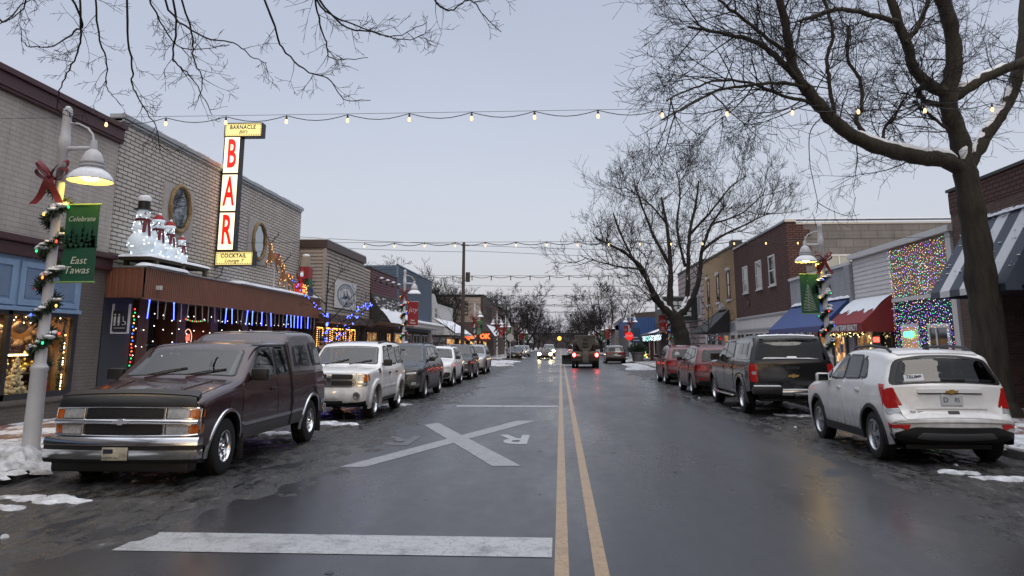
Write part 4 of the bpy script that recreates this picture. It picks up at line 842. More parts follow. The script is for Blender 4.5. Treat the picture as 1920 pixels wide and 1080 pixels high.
def place(loc_axle,x_side,W,L,ax,face,side):
    """centre of a car whose front axle is at Y and whose street-side tyres are at x_side"""
    cy=loc_axle+(L/2-ax) if face=='L' else loc_axle-(L/2-ax)
    return (x_side-W/2+.03 if side=='L' else x_side+W/2-.03,cy,.008)
pickup(place(10.6,-4.42,1.96,5.52,.92,'L','L'))
nitro(place(18.85,-4.34,1.86,4.53,.86,'L','L'))
V=M_GLASS; vg=mat('windscreen_light',(.035,.042,.044),.03,spec=.8,coat=.6)
dn=paint('midnight_blue_paint',(.012,.016,.025),.22,.3,.25); wp=MATS['white_car_paint']; sv=paint('silver_paint',(.42,.43,.45),.3,.15,.7,.5); dg=paint('charcoal_paint',(.016,.017,.02),.22,.3,.25); rp=paint('red_car_paint',(.085,.005,.009),.2,.25,.4,.1); rp2=paint('ruby_car_paint',(.105,.005,.010),.2,.25,.4,.1)
def ya(px,py,z=0): return GZ(px,py,z)
k=crossover('minivan',(-5.28,27.35,.008),math.pi,'dark blue minivan with slim headlights, parked behind the boxy white SUV',dn,5.15,2.0,1.75,'minivan',van=True)
k=crossover('wagon_suv',(-5.30,34.6,.008),math.pi,'white wagon with black lower cladding, parked behind the dark minivan',wp,4.6,1.84,1.64,'SUV',clad=True,rake=.1)
k.mirror('bumper_guard','front',[(.55,.36),(.84,.36),(.84,.60),(.62,.60)],M_BLACK,off=.016,rad=.08)
k=crossover('crossover_suv',(-5.32,41.3,.008),math.pi,'charcoal SUV parked between the white wagon and the silver SUV',dg,4.75,1.93,1.72)
k=crossover('crossover_suv',(-5.35,49.0,.008),math.pi,'silver SUV parked at the far end of the near row, behind the charcoal one',sv,4.85,1.94,1.72,clad=True)
silverado(place(24.5,4.55,2.03,5.85,.98,'R','R')); trax(place(15.25,4.70,1.80,4.25,.87,'R','R'))
k=crossover('crossover_suv',place(30.7,4.44,1.84,4.55,.88,'R','R'),0,'red SUV with roof rails parked just ahead of the black pickup',rp,4.55,1.84,1.70,rake=.15); k.badge('rear',k.hz(1.0),.12,M_CHROME)
k=crossover('crossover_suv',place(38.2,4.5,1.82,4.5,.87,'R','R'),0,'darker red SUV with a round white sticker in its rear window',rp2,4.5,1.82,1.68,rake=.25)
MB().lathe([(0,-.012),(.10,-.012),(.10,.0)],k.pt('rear',-.4,1.3,.03),18,'y').build('sticker',M_PLATE,k.root,local=True)
k=crossover('crossover_suv',(5.05,76.8,.008),0,'dark brown SUV parked alone beside the stone planter and stop sign',paint('brown_car_paint',(.03,.021,.02),.2,.3,1),4.8,1.95,1.67,wh=5,group='cars parked near the junction')
k.patch('tail_strip','rear',[(-.8,k.hz(.96)),(.8,k.hz(.96)),(.8,k.hz(.99)),(-.8,k.hz(.99))],M_REDDIM,off=.022,rad=.01)
# far parked and moving traffic
M_HEAD=emis('headlight_on',(1,.78,.42),40,'AUTO'); M_TAIL=emis('taillight_on',(1,.06,.05),22,'AUTO')
k=crossover('sedan',(-5.6,99,.008),math.pi,'black car parked far down the left kerb beyond the round sign',dg,4.9,1.9,1.5,'car',detail=False,rails=False,rear=None,group='cars parked near the junction')
k=crossover('crossover_suv',(-5.5,108,.008),math.pi,'pale silver car parked behind the far black one',sv,4.6,1.85,1.65,'car',detail=False,rear=None,group='cars parked near the junction')
k=crossover('crossover_suv',(-5.4,119,.008),math.pi,'grey car at the far end of the left kerb row',sv,4.7,1.85,1.65,'car',detail=False,rear=None,group='cars parked near the junction')
k=crossover('sedan',(-1.85,97,.008),math.pi,'oncoming tan sedan with both headlights glowing on the wet road',paint('tan_paint',(.25,.2,.14),.3,.2,.7,.3),4.8,1.85,1.48,'car',sedan=True,lit='white',rear=None,group='moving traffic')
k.glow('headlight_beam','front',.66,.66,.20,M_HEAD,.03)
k=crossover('crossover_suv',(-1.75,122,.008),math.pi,'second oncoming car, grey, half hidden behind the tan sedan',sv,4.9,1.95,1.8,'car',lit='white',detail=False,rear=None,group='moving traffic'); k.glow('headlight_beam','front',.7,.85,.2,M_HEAD,.03)
k=crossover('crossover_suv',(1.85,108,.008),0,'silver SUV driving away ahead of the salt truck',sv,4.7,1.88,1.75,lit='red',detail=False,group='moving traffic')
k.glow('brake_light','rear',.7,1.05,.10,mat('tail_soft',(.6,.05,.05),.3,emit=3,ecol=(1,.15,.12),samp='NONE'),.03)
def salt_truck():
    t=thing('salt_truck','dark red plough truck with a grey salt hopper and bright tail lights driving away','truck',(1.85,60.6,0),0,'moving traffic')
    dr=paint('dark_red_paint',(.028,.007,.007),.3,.3,.3); gm=mat('hopper_grey',(.095,.092,.088),.55,.3,var=.3,vs_=2)
    def B(nm,m,*bx,ch=.02,par=None):
        b=MB()
        for q in bx: b.box(*q,ch)
        return b.build(nm,m,par or t,smooth=45,local=True)
    B('cab',dr,(-.95,.95,2.3,4.2,.55,1.2),(-.90,.90,2.3,3.7,1.2,2.05),(-.9,.9,4.2,5.4,.55,1.25),ch=.08)
    B('rear_window',M_GLASS,(-.7,.7,2.285,2.31,1.35,1.9)); B('bed',dr,(-1.0,1.0,0,2.2,.62,1.22),ch=.05); B('chassis',M_BLACK,(-.6,.6,-.1,5,.42,.64))
    B('rear_bumper',M_BLACK,(-1.0,1.0,-.18,0,.5,.62)); B('plate',M_PLATE,(-.62,-.34,-.03,-.005,.86,.99))
    h=MB(); top=[(-.72,.0),(.72,.0),(.72,2.1),(-.72,2.1)]; bot=[(-.25,.1),(.25,.1),(.25,2.0),(-.25,2.0)]
    h.add([(x,y-.12,2.35) for x,y in top]+[(x,y-.12,2.0) for x,y in top]+[(x,y-.12,1.12) for x,y in bot],[(0,1,2,3),(4,5,1,0),(5,6,2,1),(6,7,3,2),(7,4,0,3),(8,9,5,4),(9,10,6,5),(10,11,7,6),(11,8,4,7)]); h.build('hopper',gm,t,smooth=30,local=True)
    B('hopper_rim',gm,(-.76,.76,-.16,-.10,2.28,2.40),(-.76,-.70,-.1,2.0,2.3,2.4),(.70,.76,-.1,2.0,2.3,2.4))
    c=B('spreader_chute',mat('chute_grey',(.13,.13,.125),.5,.4,var=.3),(-.22,.22,-.42,-.12,.42,1.38),(-.28,.28,-.46,-.10,1.30,1.40))
    for z in (1.52,1.75,2.05): B('hopper_slot',M_BLACK,(-.2,.2,-.17,-.12,z,z+.13),ch=.005)
    MB().lathe([(0,0),(.3,.0),(.3,.06),(.05,.12)],(0,-.35,.36),16).build('spinner_disc',M_DKMETAL,t,smooth=40,local=True)
    for d in (1,-1):
        MB().ball((d*.84,-.03,.95),.13,(1,.4,1.1),12,8).build('tail_light',M_TAIL,t,smooth=60,local=True)
        for x in (.62,.9):
            w_=MB(); w_.lathe([(.2,-.1),(.36,-.11),(.39,-.08),(.39,.08),(.36,.11),(.2,.1)],(d*x,.55,.39),24,'x'); w_.lathe([(0,0),(.21,0)],(d*x,.55,.39),16,'x'); w_.build('wheel',M_RUBBER,t,smooth=40,local=True)
        w_=MB(); w_.lathe([(0,-.1),(.36,-.11),(.39,-.08),(.39,.08),(.36,.11),(0,.1)],(d*.85,4.4,.39),24,'x').build('wheel',M_RUBBER,t,smooth=40,local=True)
        B('fender',dr,(d*.98,d*1.04,-.02,1.2,.7,1.15))
        B('side_mirror',M_BLACK,(d*.95,d*1.25,3.5,3.6,1.35,1.7))
    p=MB(); vs=[]
    for i in range(9):
        a=i/8; x=-1.75+2.9*a; y=5.9+.25*(1-a)
        for j in range(6): q=j/5; vs.append((x,y+.28*math.sin(q*2.4)-.1,.12+.75*q))
    p.add(vs,[(i*6+j,i*6+6+j,i*6+7+j,i*6+j+1) for i in range(8) for j in range(5)]); p.build('plough_blade',paint('plough_red',(.16,.03,.025),.5,.4,.1),t,smooth=60,local=True)
salt_truck()
# ---------------- buildings
XL,XC,XR=-10.9,-9.8,11.2
M_WBRICK=brick_mat('white_painted_brick',(.49,.45,.41),(.46,.42,.385),(.37,.34,.315),.4,.1,.012,bump=.5,dirt=.28)
M_MBRICK=brick_mat('white_brick_dark_joint',(.62,.575,.52),(.53,.49,.445),(.07,.064,.06),.42,.105,.016,dirt=.15)
M_TANBRICK=brick_mat('taupe_brick',(.15,.13,.115),(.135,.115,.10),(.11,.095,.085),.22,.075,.01)
M_REDBRICK=brick_mat('brown_brick',(.135,.055,.042),(.095,.040,.032),(.028,.018,.017),.30,.115,.024,bump=1)
M_OLDBRICK=brick_mat('red_brown_brick',(.15,.075,.055),(.085,.048,.04),(.10,.088,.08),.22,.075,.012)
M_BLOCK=brick_mat('grey_block',(.20,.185,.17),(.155,.145,.135),(.105,.10,.095),.8,.4,.018,bump=.4)
M_BURG=mat('burgundy_metal',(.060,.018,.022),.5,var=.15,vs_=1.5)
M_BLUEP=mat('pale_blue_paint',(.22,.34,.50),.5,var=.12,vs_=3,bump=.1)
M_BLUEP2=mat('pale_blue_panel',(.15,.22,.33),.45,var=.12,vs_=3)
M_TANSID=mat('tan_siding',(.33,.285,.25),.6,var=.08,vs_=2)
M_REDSID=mat('dark_red_siding',(.115,.035,.045),.6,var=.1,vs_=2)
M_BLUSID=mat('slate_blue_siding',(.055,.095,.15),.6,var=.1,vs_=2)
M_WSID=mat('white_siding',(.62,.61,.60),.6,var=.08,vs_=2)
M_PINK=mat('pinkish_panel',(.42,.33,.32),.7,var=.12,vs_=2)
M_RUST=mat('rust_metal',(.19,.075,.042),.5,var=.15,vs_=2)
M_STUCCO=mat('ochre_stucco',(.36,.245,.13),.85,var=.12,vs_=2,bump=.2,bs=20)
M_STONE=mat('stone',(.42,.40,.38),.85,var=.15,vs_=6,bump=.3)
M_DKWOOD=mat('dark_wood',(.022,.012,.009),.6,var=.3,vs_=3,stretch=(1,1,.1))
M_BRWOOD=mat('brown_wood',(.11,.040,.020),.55,var=.25,vs_=6,stretch=(1,1,.2))
M_SLATEW=mat('slate_boards',(.03,.034,.04),.6,var=.15)
M_COPING=mat('coping_metal',(.32,.34,.36),.35,.5,var=.1)
M_ROOF=mat('flat_roof',(.5,.52,.55),.9,var=.2)
M_WTRIM=mat('white_trim',(.58,.58,.58),.5,var=.05)
def lit_mat(name,k):
    m=bpy.data.materials.new(name); m.use_nodes=True; t=m.node_tree; b=t.nodes['Principled BSDF']; L=t.links.new; Nn=t.nodes.new
    tc=Nn('ShaderNodeTexCoord'); v=Nn('ShaderNodeTexVoronoi'); v.inputs['Scale'].default_value=4.2; v.distance='CHEBYCHEV'; L(tc.outputs['Object'],v.inputs[0]); s=Nn('ShaderNodeSeparateColor'); L(v.outputs['Color'],s.inputs[0])
    r=Nn('ShaderNodeValToRGB'); e=r.color_ramp.elements; e[0].position=0; e[0].color=(.10,.03,.01,1); e[1].position=1; e[1].color=(1,.72,.34,1); q=e.new(.45); q.color=(.55,.24,.07,1); q=e.new(.75); q.color=(.95,.52,.18,1); L(s.outputs[0],r.inputs[0])
    L(r.outputs[0],b.inputs['Emission Color']); b.inputs['Emission Strength'].default_value=k; b.inputs['Base Color'].default_value=(.05,.04,.03,1); b.inputs['Roughness'].default_value=.08; return m
M_INTER=lit_mat('lit_interior',1.05); M_INTER2=lit_mat('lit_interior_dim',.5)
def part(name,m,par,*boxes,ch=0,smooth=None):
    b=MB()
    for q in boxes: b.box(*q,ch)
    return b.build(name,m,par,smooth=smooth)
def siding(name,m,par,axis,a0,a1,fix,z0,z1,out,pitch=.13,depth=.045):
    """lapped boards; axis 'y': wall in plane x=fix running a0..a1 along y, outward sign out"""
    b=MB(); n=int((z1-z0)/pitch)
    for i in range(n+1):
        za=z0+i*pitch; zb=min(z1,za+pitch)
        if zb-za<.01: break
        o0=fix+out*depth; o1=fix+out*.004
        if axis=='y': q=[(o0,a0,za),(o0,a1,za),(o1,a1,zb),(o1,a0,zb),(fix-out*.03,a0,za),(fix-out*.03,a1,za)]
        else: q=[(a0,o0,za),(a1,o0,za),(a1,o1,zb),(a0,o1,zb),(a0,fix-out*.03,za),(a1,fix-out*.03,za)]
        b.add(q,[(0,1,2,3),(0,1,5,4)])
    return b.build(name,m,par)
def ribs(name,m,par,axis,a0,a1,fix,z0,z1,out,pitch=.1,depth=.02):
    b=MB(); n=int((a1-a0)/pitch); vs=[]
    for i in range(n+1):
        a=a0+i*pitch
        for da,d in ((0,depth),(pitch*.62,depth),(pitch*.7,0),(pitch*.93,0)):
            if a+da>a1: break
            f=fix+out*d; vs.append((f,a+da) if axis=='y' else (a+da,f))
    v=[(x,y,z) for x,y in vs for z in (z0,z1)]
    b.add(v,[(2*i,2*i+2,2*i+3,2*i+1) for i in range(len(vs)-1)]); return b.build(name,m,par)
def bld(name,label,x,y0,y1,cat='building'): return thing(name,label,cat,(x,(y0+y1)/2,0))
def window(par,axis,fix,out,a0,a1,z0,z1,fm=M_WTRIM,gm=M_SHOPGLASS,fw=.06,mull=(),rails=(),sill=True,proud=.05,name='window'):
    def bx(p0,p1,q0,q1,d0,d1):
        lo,hi=sorted((fix+out*d0,fix+out*d1)); return (lo,hi,p0,p1,q0,q1) if axis=='y' else (p0,p1,lo,hi,q0,q1)
    f=[bx(a0,a0+fw,z0,z1,-.02,proud),bx(a1-fw,a1,z0,z1,-.02,proud),bx(a0+fw,a1-fw,z1-fw,z1,-.02,proud),bx(a0+fw,a1-fw,z0,z0+fw,-.02,proud)]
    for t in mull: c=a0+(a1-a0)*t; f.append(bx(c-fw*.4,c+fw*.4,z0+fw,z1-fw,-.01,proud-.006))
    for t in rails: c=z0+(z1-z0)*t; f.append(bx(a0+fw,a1-fw,c-fw*.4,c+fw*.4,-.01,proud-.01))
    o=part(name,fm,par,*f)
    part('pane',gm,o,bx(a0+fw,a1-fw,z0+fw,z1-fw,.004,.02))
    if axis=='y' and gm in (M_SHOPGLASS,M_INTER,M_INTER2) and z0<1 and name=='window':
        rp_=random.Random(int(a0*37)); c_=a0+(a1-a0)*rp_.uniform(.3,.6); h_=rp_.uniform(.25,.45); q_=z0+(z1-z0)*rp_.uniform(.25,.55)
        part('poster',mat('poster_%d'%rp_.randrange(4),[(.5,.48,.42),(.35,.08,.06),(.08,.16,.28),(.45,.36,.12)][rp_.randrange(4)],.5,var=.5,vs_=9),o,bx(c_-.2,c_+.2,q_,q_+h_,.021,.026))
    if sill: part('sill',fm,o,bx(a0-.05,a1+.05,z0-.07,z0-.004,-.01,proud+.06))
    return o
# ---- A: painted brick gift shop
Y0,Y1=1.5,18.42
A=bld('gift_shop','painted brick gift shop with burgundy cornice, pale blue panels and a glowing display window',XL,Y0,Y1)
part('wall',M_WBRICK,A,(-24,XL,Y0,Y1,3.82,6.62)); part('lower_wall',M_TANBRICK,A,(-12.6,XL,17.4,Y1,0,3.45),(-11.2,XL,Y0,17.4,0,.50))
part('sill_course',M_TANBRICK,A,(XL-.2,XL+.06,Y0,17.4,.50,.60),ch=.01)
part('cornice',M_BURG,A,(XL-.1,XL+.10,Y0,Y1+.04,6.60,6.94),(XL-.2,XL+.16,Y0,Y1+.08,6.94,7.06),(XL-.2,XL+.13,Y0,Y1+.06,6.66,6.70),ch=.01)
part('belt_cornice',M_BURG,A,(XL-.2,XL+.12,Y0,Y1+.05,3.44,3.70),(XL-.2,XL+.2,Y0,Y1+.1,3.70,3.84),ch=.02)
part('roof',M_ROOF,A,(-24,XL-.15,Y0,Y1,6.63,6.67))
pf=part('transom_panel',M_BLUEP,A,(XL-.2,XL+.03,Y0,17.42,2.42,3.44))
for a,b in ((9.4,12.3),(12.4,15.22),(15.32,17.32)):
    o=part('panel_frame',M_BLUEP,pf,(XL+.03,XL+.065,a,b,2.47,2.58),(XL+.03,XL+.065,a,b,3.24,3.36),(XL+.03,XL+.065,a,a+.16,2.58,3.24),(XL+.03,XL+.065,b-.16,b,2.58,3.24),ch=.008)
    part('panel_inset',M_BLUEP2,pf,(XL+.032,XL+.044,a+.2,b-.2,2.63,3.19))
part('transom_trim',M_BLUEP,A,(XL-.1,XL+.09,Y0,17.44,2.36,2.44),ch=.01)
wf=part('display_window',M_BLACK,A,(XL-.05,XL+.045,8,8.1,.60,2.36),(XL-.05,XL+.045,11.9,12.0,.60,2.36),(XL-.05,XL+.045,15.12,15.24,.60,2.36),(XL-.05,XL+.045,17.26,17.4,.60,2.36),(XL-.05,XL+.045,8.1,17.26,.60,.72),(XL-.05,XL+.045,8.1,17.26,2.28,2.36))
gm=bpy.data.materials.new('shop_pane'); gm.use_nodes=True; t_=gm.node_tree; t_.nodes.clear(); oo=t_.nodes.new('ShaderNodeOutputMaterial'); mxs=t_.nodes.new('ShaderNodeMixShader'); tr=t_.nodes.new('ShaderNodeBsdfTransparent'); gl=t_.nodes.new('ShaderNodeBsdfGlossy'); gl.inputs['Roughness'].default_value=.02; fr=t_.nodes.new('ShaderNodeMath'); fr.operation='MULTIPLY_ADD'; lw=t_.nodes.new('ShaderNodeLayerWeight'); pw=t_.nodes.new('ShaderNodeMath'); pw.operation='POWER'; pw.inputs[1].default_value=5; t_.links.new(lw.outputs['Facing'],pw.inputs[0]); t_.links.new(pw.outputs[0],fr.inputs[0]); fr.inputs[1].default_value=.9; fr.inputs[2].default_value=.035
t_.links.new(fr.outputs[0],mxs.inputs[0]); t_.links.new(tr.outputs[0],mxs.inputs[1]); t_.links.new(gl.outputs[0],mxs.inputs[2]); t_.links.new(mxs.outputs[0],oo.inputs[0])
part('pane',gm,wf,(XL-.015,XL-.005,8.1,17.26,.72,2.28))
WARMWALL=mat('warm_wall',(.45,.27,.11),.8,var=.25,vs_=2); 
part('display_floor',mat('display_floor',(.4,.3,.18),.7),A,(-12.6,XL-.06,8,17.39,.50,.58)); part('display_back',WARMWALL,A,(-12.7,-12.6,8,17.39,.3,2.42),(-12.6,XL-.07,17.39,17.4,.58,2.4)); part('display_ceiling',WARMWALL,A,(-12.6,XL-.06,8,17.39,2.38,2.42))
for y in (13.2,14.6,16.3): part('ceiling_spot',emis('spot',(1,.66,.3),75,'AUTO'),A,(-11.9,-11.7,y-.12,y+.12,2.34,2.375))
# goods in the window
def goods():
    r=random.Random(3)
    t=thing('display_case','lit glass display case with gold ornaments inside the gift shop window','display case',(-11.6,16.4,.58))
    part('frame',M_BRWOOD,t,(-12.1,-11.35,15.5,17.25,.58,.62),(-12.1,-11.35,15.5,17.25,1.50,1.58),(-12.1,-11.35,17.21,17.25,.62,1.50),(-12.1,-12.07,15.54,17.21,.62,1.50)); part('light_strip',emis('case_strip',(1,.80,.35),16,'AUTO'),t,(-11.43,-11.37,15.55,17.2,1.46,1.49))
    part('shelf',mat('shelf_dark',(.04,.03,.02),.4),t,(-12.06,-11.37,15.55,17.2,1.07,1.09))
    b=MB()
    for i in range(90): b.ball((r.uniform(-12.0,-11.4),r.uniform(15.6,17.15),r.choice((1.1,1.1,.64))+r.uniform(.02,.28)),r.uniform(.02,.06),n=6,m=4)
    b.build('ornaments',mat('gold_ornament',(.62,.45,.14),.3,.5,var=.6,vs_=12),t,smooth=60)
    t=thing('tabletop_tree','cream tinsel tree standing in the gift shop window','ornament tree',(-11.15,15.95,.58)); b=MB()
    for i in range(170):
        h=r.random(); a=r.uniform(0,6.28); q=.36*(1-h)*math.sqrt(r.random()); b.ball((-11.15+q*.6*math.cos(a),15.95+q*math.sin(a),.66+h*.78),.035*(1.3-h*.5),n=6,m=4)
    b.build('foliage',mat('cream_tinsel',(.72,.62,.38),.6,var=.4,vs_=15),t,smooth=60); part('stem',M_BRWOOD,t,(-11.17,-11.13,15.93,15.97,.58,1.3))
    b=MB()
    t=thing('figurine','small red Santa figurine at the right end of the gift shop window','figurine',(-11.25,16.95,.58))
    b.lathe([(0,.0),(.13,.0),(.15,.2),(.09,.42),(.05,.46)],(-11.25,16.95,.58),14); b.build('robe',mat('figurine_red',(.30,.02,.02),.5),t,smooth=50)
    b=MB(); b.ball((-11.25,16.95,1.10),.075,n=10,m=8); b.ball((-11.19,16.95,1.04),.06,n=8,m=6); b.build('head',mat('figurine_cream',(.7,.55,.4),.6),t,smooth=60)
    MB().lathe([(.085,.0),(.06,.08),(0,.2)],(-11.25,16.95,1.13),12).build('hat',MATS['figurine_red'],t,smooth=50)
    for i,(y,z,rd,lab) in enumerate(((14.75,.80,.17,'large round cream plate leaning in the gift shop window'),(16.55,.74,.13,'small round cream plate leaning beside the figurine'),(15.05,.72,.12,'round white plate low in the gift shop window'))):
        t=MB().lathe([(0,0),(rd*.6,.0),(rd,.03),(rd,.04),(rd*.55,.015),(0,.015)],(-11.15,y,z),20,'x').build('plate',mat('plate_cream',(.75,.66,.45),.3),smooth=40); props(t,lab,'plate')
    t=thing('gift_sack','grey sack with dark soft toys hung in the gift shop window','display',(-11.7,16.3,1.6)); b=MB()
    for i in range(16): b.ball((-11.65+r.uniform(-.2,.2),15.6+r.uniform(0,1.5),1.64+r.uniform(0,.42)),r.uniform(.07,.16),(1,1.2,.9),8,6,.1,r)
    b.build('toys',mat('toy_mixed',(.12,.06,.06),.7,var=.9,vs_=3,var2=(.42,.30,.2)),t,smooth=60)
    t=thing('window_garland','dark pine garland with tiny warm lights round the gift shop window','garland',(XL-.1,15.5,2.2)); b=MB(); l=MB()
    for i in range(420):
        if r.random()<.6: y=r.uniform(12,17.25); z=2.22
        else: y=17.2; z=r.uniform(.75,2.25)
        d=Vector((r.uniform(-.6,.6),r.uniform(-1,1),r.uniform(-1,1)))*.09; p=Vector((XL-.12,y,z)); b.tube([p-d,p+d],[.012,.004],3)
        if i%9==0: l.ball(p+Vector((.04,0,r.uniform(-.1,.05))),.012,n=5,m=3)
    b.build('needles',mat('pine_green',(.012,.03,.014),.7),t); l.build('bulbs',M_WARM,t)
goods()
# ---- B: the bar
Y0,Y1=18.45,32.42
B=bld('bar_building','white brick bar with oval porthole windows and a rust coloured metal canopy',XL,Y0,Y1)
part('wall',M_MBRICK,B,(-24,XL,Y0,Y1,3.3,7.26)); part('coping',M_COPING,B,(XL-.3,XL+.09,Y0-.05,Y1+.05,7.26,7.38),(XL-.3,XL+.05,Y0,Y1,7.19,7.255),ch=.01); part('roof',M_ROOF,B,(-24,XL-.3,Y0,Y1,7.265,7.3))
sn=MB()
for i in range(9): a=Y0+1+i*1.5; sn.box(XL-.25,XL+.07,a,a+.9,7.382,7.42,.015)
sn.build('coping_snow',M_SNOW,B,smooth=50)['kind']='stuff'
for yc,yw,z0,z1,zc in ((21.66,1.78,4.62,6.16,5.50),(27.75,1.9,4.55,6.12,5.36)):
    po=part('stone_surround',M_STONE,B,(XL-.02,XL+.05,yc-yw/2,yc+yw/2,z0,z1)); n=40; b=MB(); f=MB(); g=MB()
    ring=lambda ry,rz,x:[(x,yc+ry*math.cos(2*math.pi*k/n),zc+rz*math.sin(2*math.pi*k/n)) for k in range(n)]
    g.poly(ring(.50,.56,XL+.075)); g.build('porthole_glass',mat('porthole_mirror',(.35,.38,.41),.03,.95),po)
    pts=ring(.58,.65,XL+.09); f.tube(pts+pts[:2],[.055+.016*((k%5)<2) for k in range(n+2)],8,cap=False)
    for k in range(8): a=2*math.pi*k/8; f.ball((XL+.1,yc+.58*math.cos(a),zc+.65*math.sin(a)),.085,(.7,1,1),8,6)
    f.build('rope_frame',mat('gilt_rope',(.24,.165,.075),.6,var=.45,vs_=14,bump=.6,bs=30),po,smooth=60)
XA=-9.97
part('canopy_soffit',M_DKWOOD,B,(XL-.9,XA-.03,Y0+.03,Y1-.02,2.84,2.88))
ribs('canopy_front',M_RUST,B,'y',Y0+.02,32.45,XA,2.80,3.52,1,.105,.022)
ribs('canopy_side',M_RUST,B,'x',XL,XA,Y0,2.80,3.52,-1,.16,.012)
part('canopy_cap',M_COPING,B,(XL,XA+.045,Y0-.03,32.47,3.52,3.56)); part('canopy_lip',M_RUST,B,(XA-.02,XA+.04,Y0-.03,32.47,2.76,2.80))
b=MB()
def snowrow(b,x0,x1,y0,y1,z,h,seed):
    def fn(u,v):
        y=y0+(y1-y0)*u; e=.05*noise.noise(Vector((y*1.5,seed,0)))
        a=v*math.pi; x=(x0+x1)/2-(x1-x0+e)/2*math.cos(a); zz=z+h*max(0,math.sin(a))**.45*(1+.25*noise.noise(Vector((x*3,y*1.2,seed))))*min(1,min(u,1-u)*40+.05)
        return (x,y,zz)
    b.grid(fn,int((y1-y0)/.15),10)
snowrow(b,XL-.05,XA+.10,24.1,32.4,3.56,.12,1); snowrow(b,XA-.28,XA+.1,Y0,20.6,3.56,.10,2); b.build('canopy_snow',M_SNOW,B,smooth=60)
# recessed front under the canopy
XI=-11.55
part('side_panel',M_SLATEW,B,(XI,XL,Y0+.02,19.75,0,2.83)); 
part('recess_back',M_DKWOOD,B,(XI-.3,XI,19.75,Y1,0,2.84)); part('recess_floor',M_PAV,B,(XI,XL,19.75,Y1,.02,.16))
for i,y in enumerate((20.1,22.2,24.4,26.9,29.3,31.4)): part('pilaster',M_BRWOOD,B,(XI+.002,XL-.02,y,y+.55,.16,2.835))
for a,b_ in ((20.7,22.15),(22.8,24.35),(25,26.85),(27.5,29.25),(29.9,31.35)): window(B,'y',XI,1,a,b_,.6,2.5,M_DKWOOD,M_SHOPGLASS,.08,(.5,))
t=B
o=MB(); [o.tube([(XI+.10+.0,24.05+.26*math.cos(a),1.9+.26*math.sin(a)) for a in [k*.2 for k in range(33)]],.012,6)]; o.build('neon_ring',emis('neon_white',(1,.55,.4),1.4),B)
o=MB(); text(o,'61',.26,(XI+.11,24.05,1.9),'L',ext=.01,bold=.01); o.build('neon_lettering',emis('neon_red',(1,.06,.04),5),B,nrm=False)
s=thing('hanging_sign','dark restroom sign with white pictograms on the slate panel of the bar','sign',(-10.6,18.8,2.2))
part('board',mat('sign_navy',(.02,.025,.04),.4),s,(-10.80,-10.42,18.70,18.74,2.02,2.50)); part('bracket',M_WTRIM,s,(-10.83,-10.80,18.69,18.75,1.98,2.66),(-10.42,-10.39,18.69,18.75,1.98,2.66),(-10.83,-10.39,18.69,18.75,1.95,1.98))
g=MB()
for x in (-10.74,-10.64): g.box(x-.025,x+.025,18.688,18.697,2.22,2.36); g.lathe([(0,0),(.022,0),(.022,.006),(0,.006)],(x,18.688,2.40),10,'y'); g.box(x-.02,x-.004,18.688,18.697,2.14,2.22); g.box(x+.004,x+.02,18.688,18.697,2.14,2.22)
g.poly([(-10.68,18.690,2.22),(-10.60,18.690,2.22),(-10.64,18.690,2.33)],(0,.005,0)); g.tube([(-10.52+.045*math.cos(a),18.692,2.20+.045*math.sin(a)) for a in [k*.35-2.4 for k in range(14)]],.008,5); g.tube([(-10.54,18.692,2.36),(-10.53,18.692,2.25),(-10.48,18.692,2.24),(-10.46,18.692,2.17)],.009,5)
text(g,'RESTROOMS',.05,(-10.61,18.694,2.08),'C',ext=.002); g.build('pictograms',M_WTRIM,s,nrm=False)
part('floodlight',M_WTRIM,B,(XA+.02,XA+.14,19.0,19.1,3.02,3.12)); 
# ---- BAR sign
YS=24.3
def sp(px,py): v=PY(px,py,YS); return v.x,v.z
S=thing('illuminated_sign','tall backlit vertical sign spelling BAR in red between two yellow boxes','sign',(-10.2,YS,4))
LITW=emis('sign_face_white',(1,.80,.52),1.45,'AUTO'); LITY=emis('sign_face_yellow',(1,.80,.28),.80,'AUTO'); LITR=emis('sign_red',(.75,.012,.008),1.0,'AUTO')
x0=sp(406,470)[0]; x1=sp(438,470)[0]; zt=sp(422,256)[1]; zb=sp(406,470)[1]; TH=.30
def cabinet(x0,x1,z0,z1,face,par,nm):
    o=part(nm,M_DKMETAL,par,(x0,x1,YS,YS+TH,z0,z1),(x0,x0+.03,YS-.02,YS,z0,z1),(x1-.03,x1,YS-.02,YS,z0,z1),(x0+.03,x1-.03,YS-.02,YS,z0,z0+.03),(x0+.03,x1-.03,YS-.02,YS,z1-.03,z1)); part('face',face,o,(x0+.03,x1-.03,YS-.008,YS-.002,z0+.03,z1-.03)); return o
hgt=(zt-zb)/3
for i,ch in enumerate('RAB'):
    o=cabinet(x0,x1,zb+hgt*i,zb+hgt*(i+1),LITW,S,'letter_cabinet'); m=MB(); h=hgt*.80
    text(m,ch,h*1.32,((x0+x1)/2,YS-.013,zb+hgt*(i+.5)),'C',sx=.43 if ch!='A' else .40,bold=.03,ext=.003); m.build('lettering',LITR,o,nrm=False)
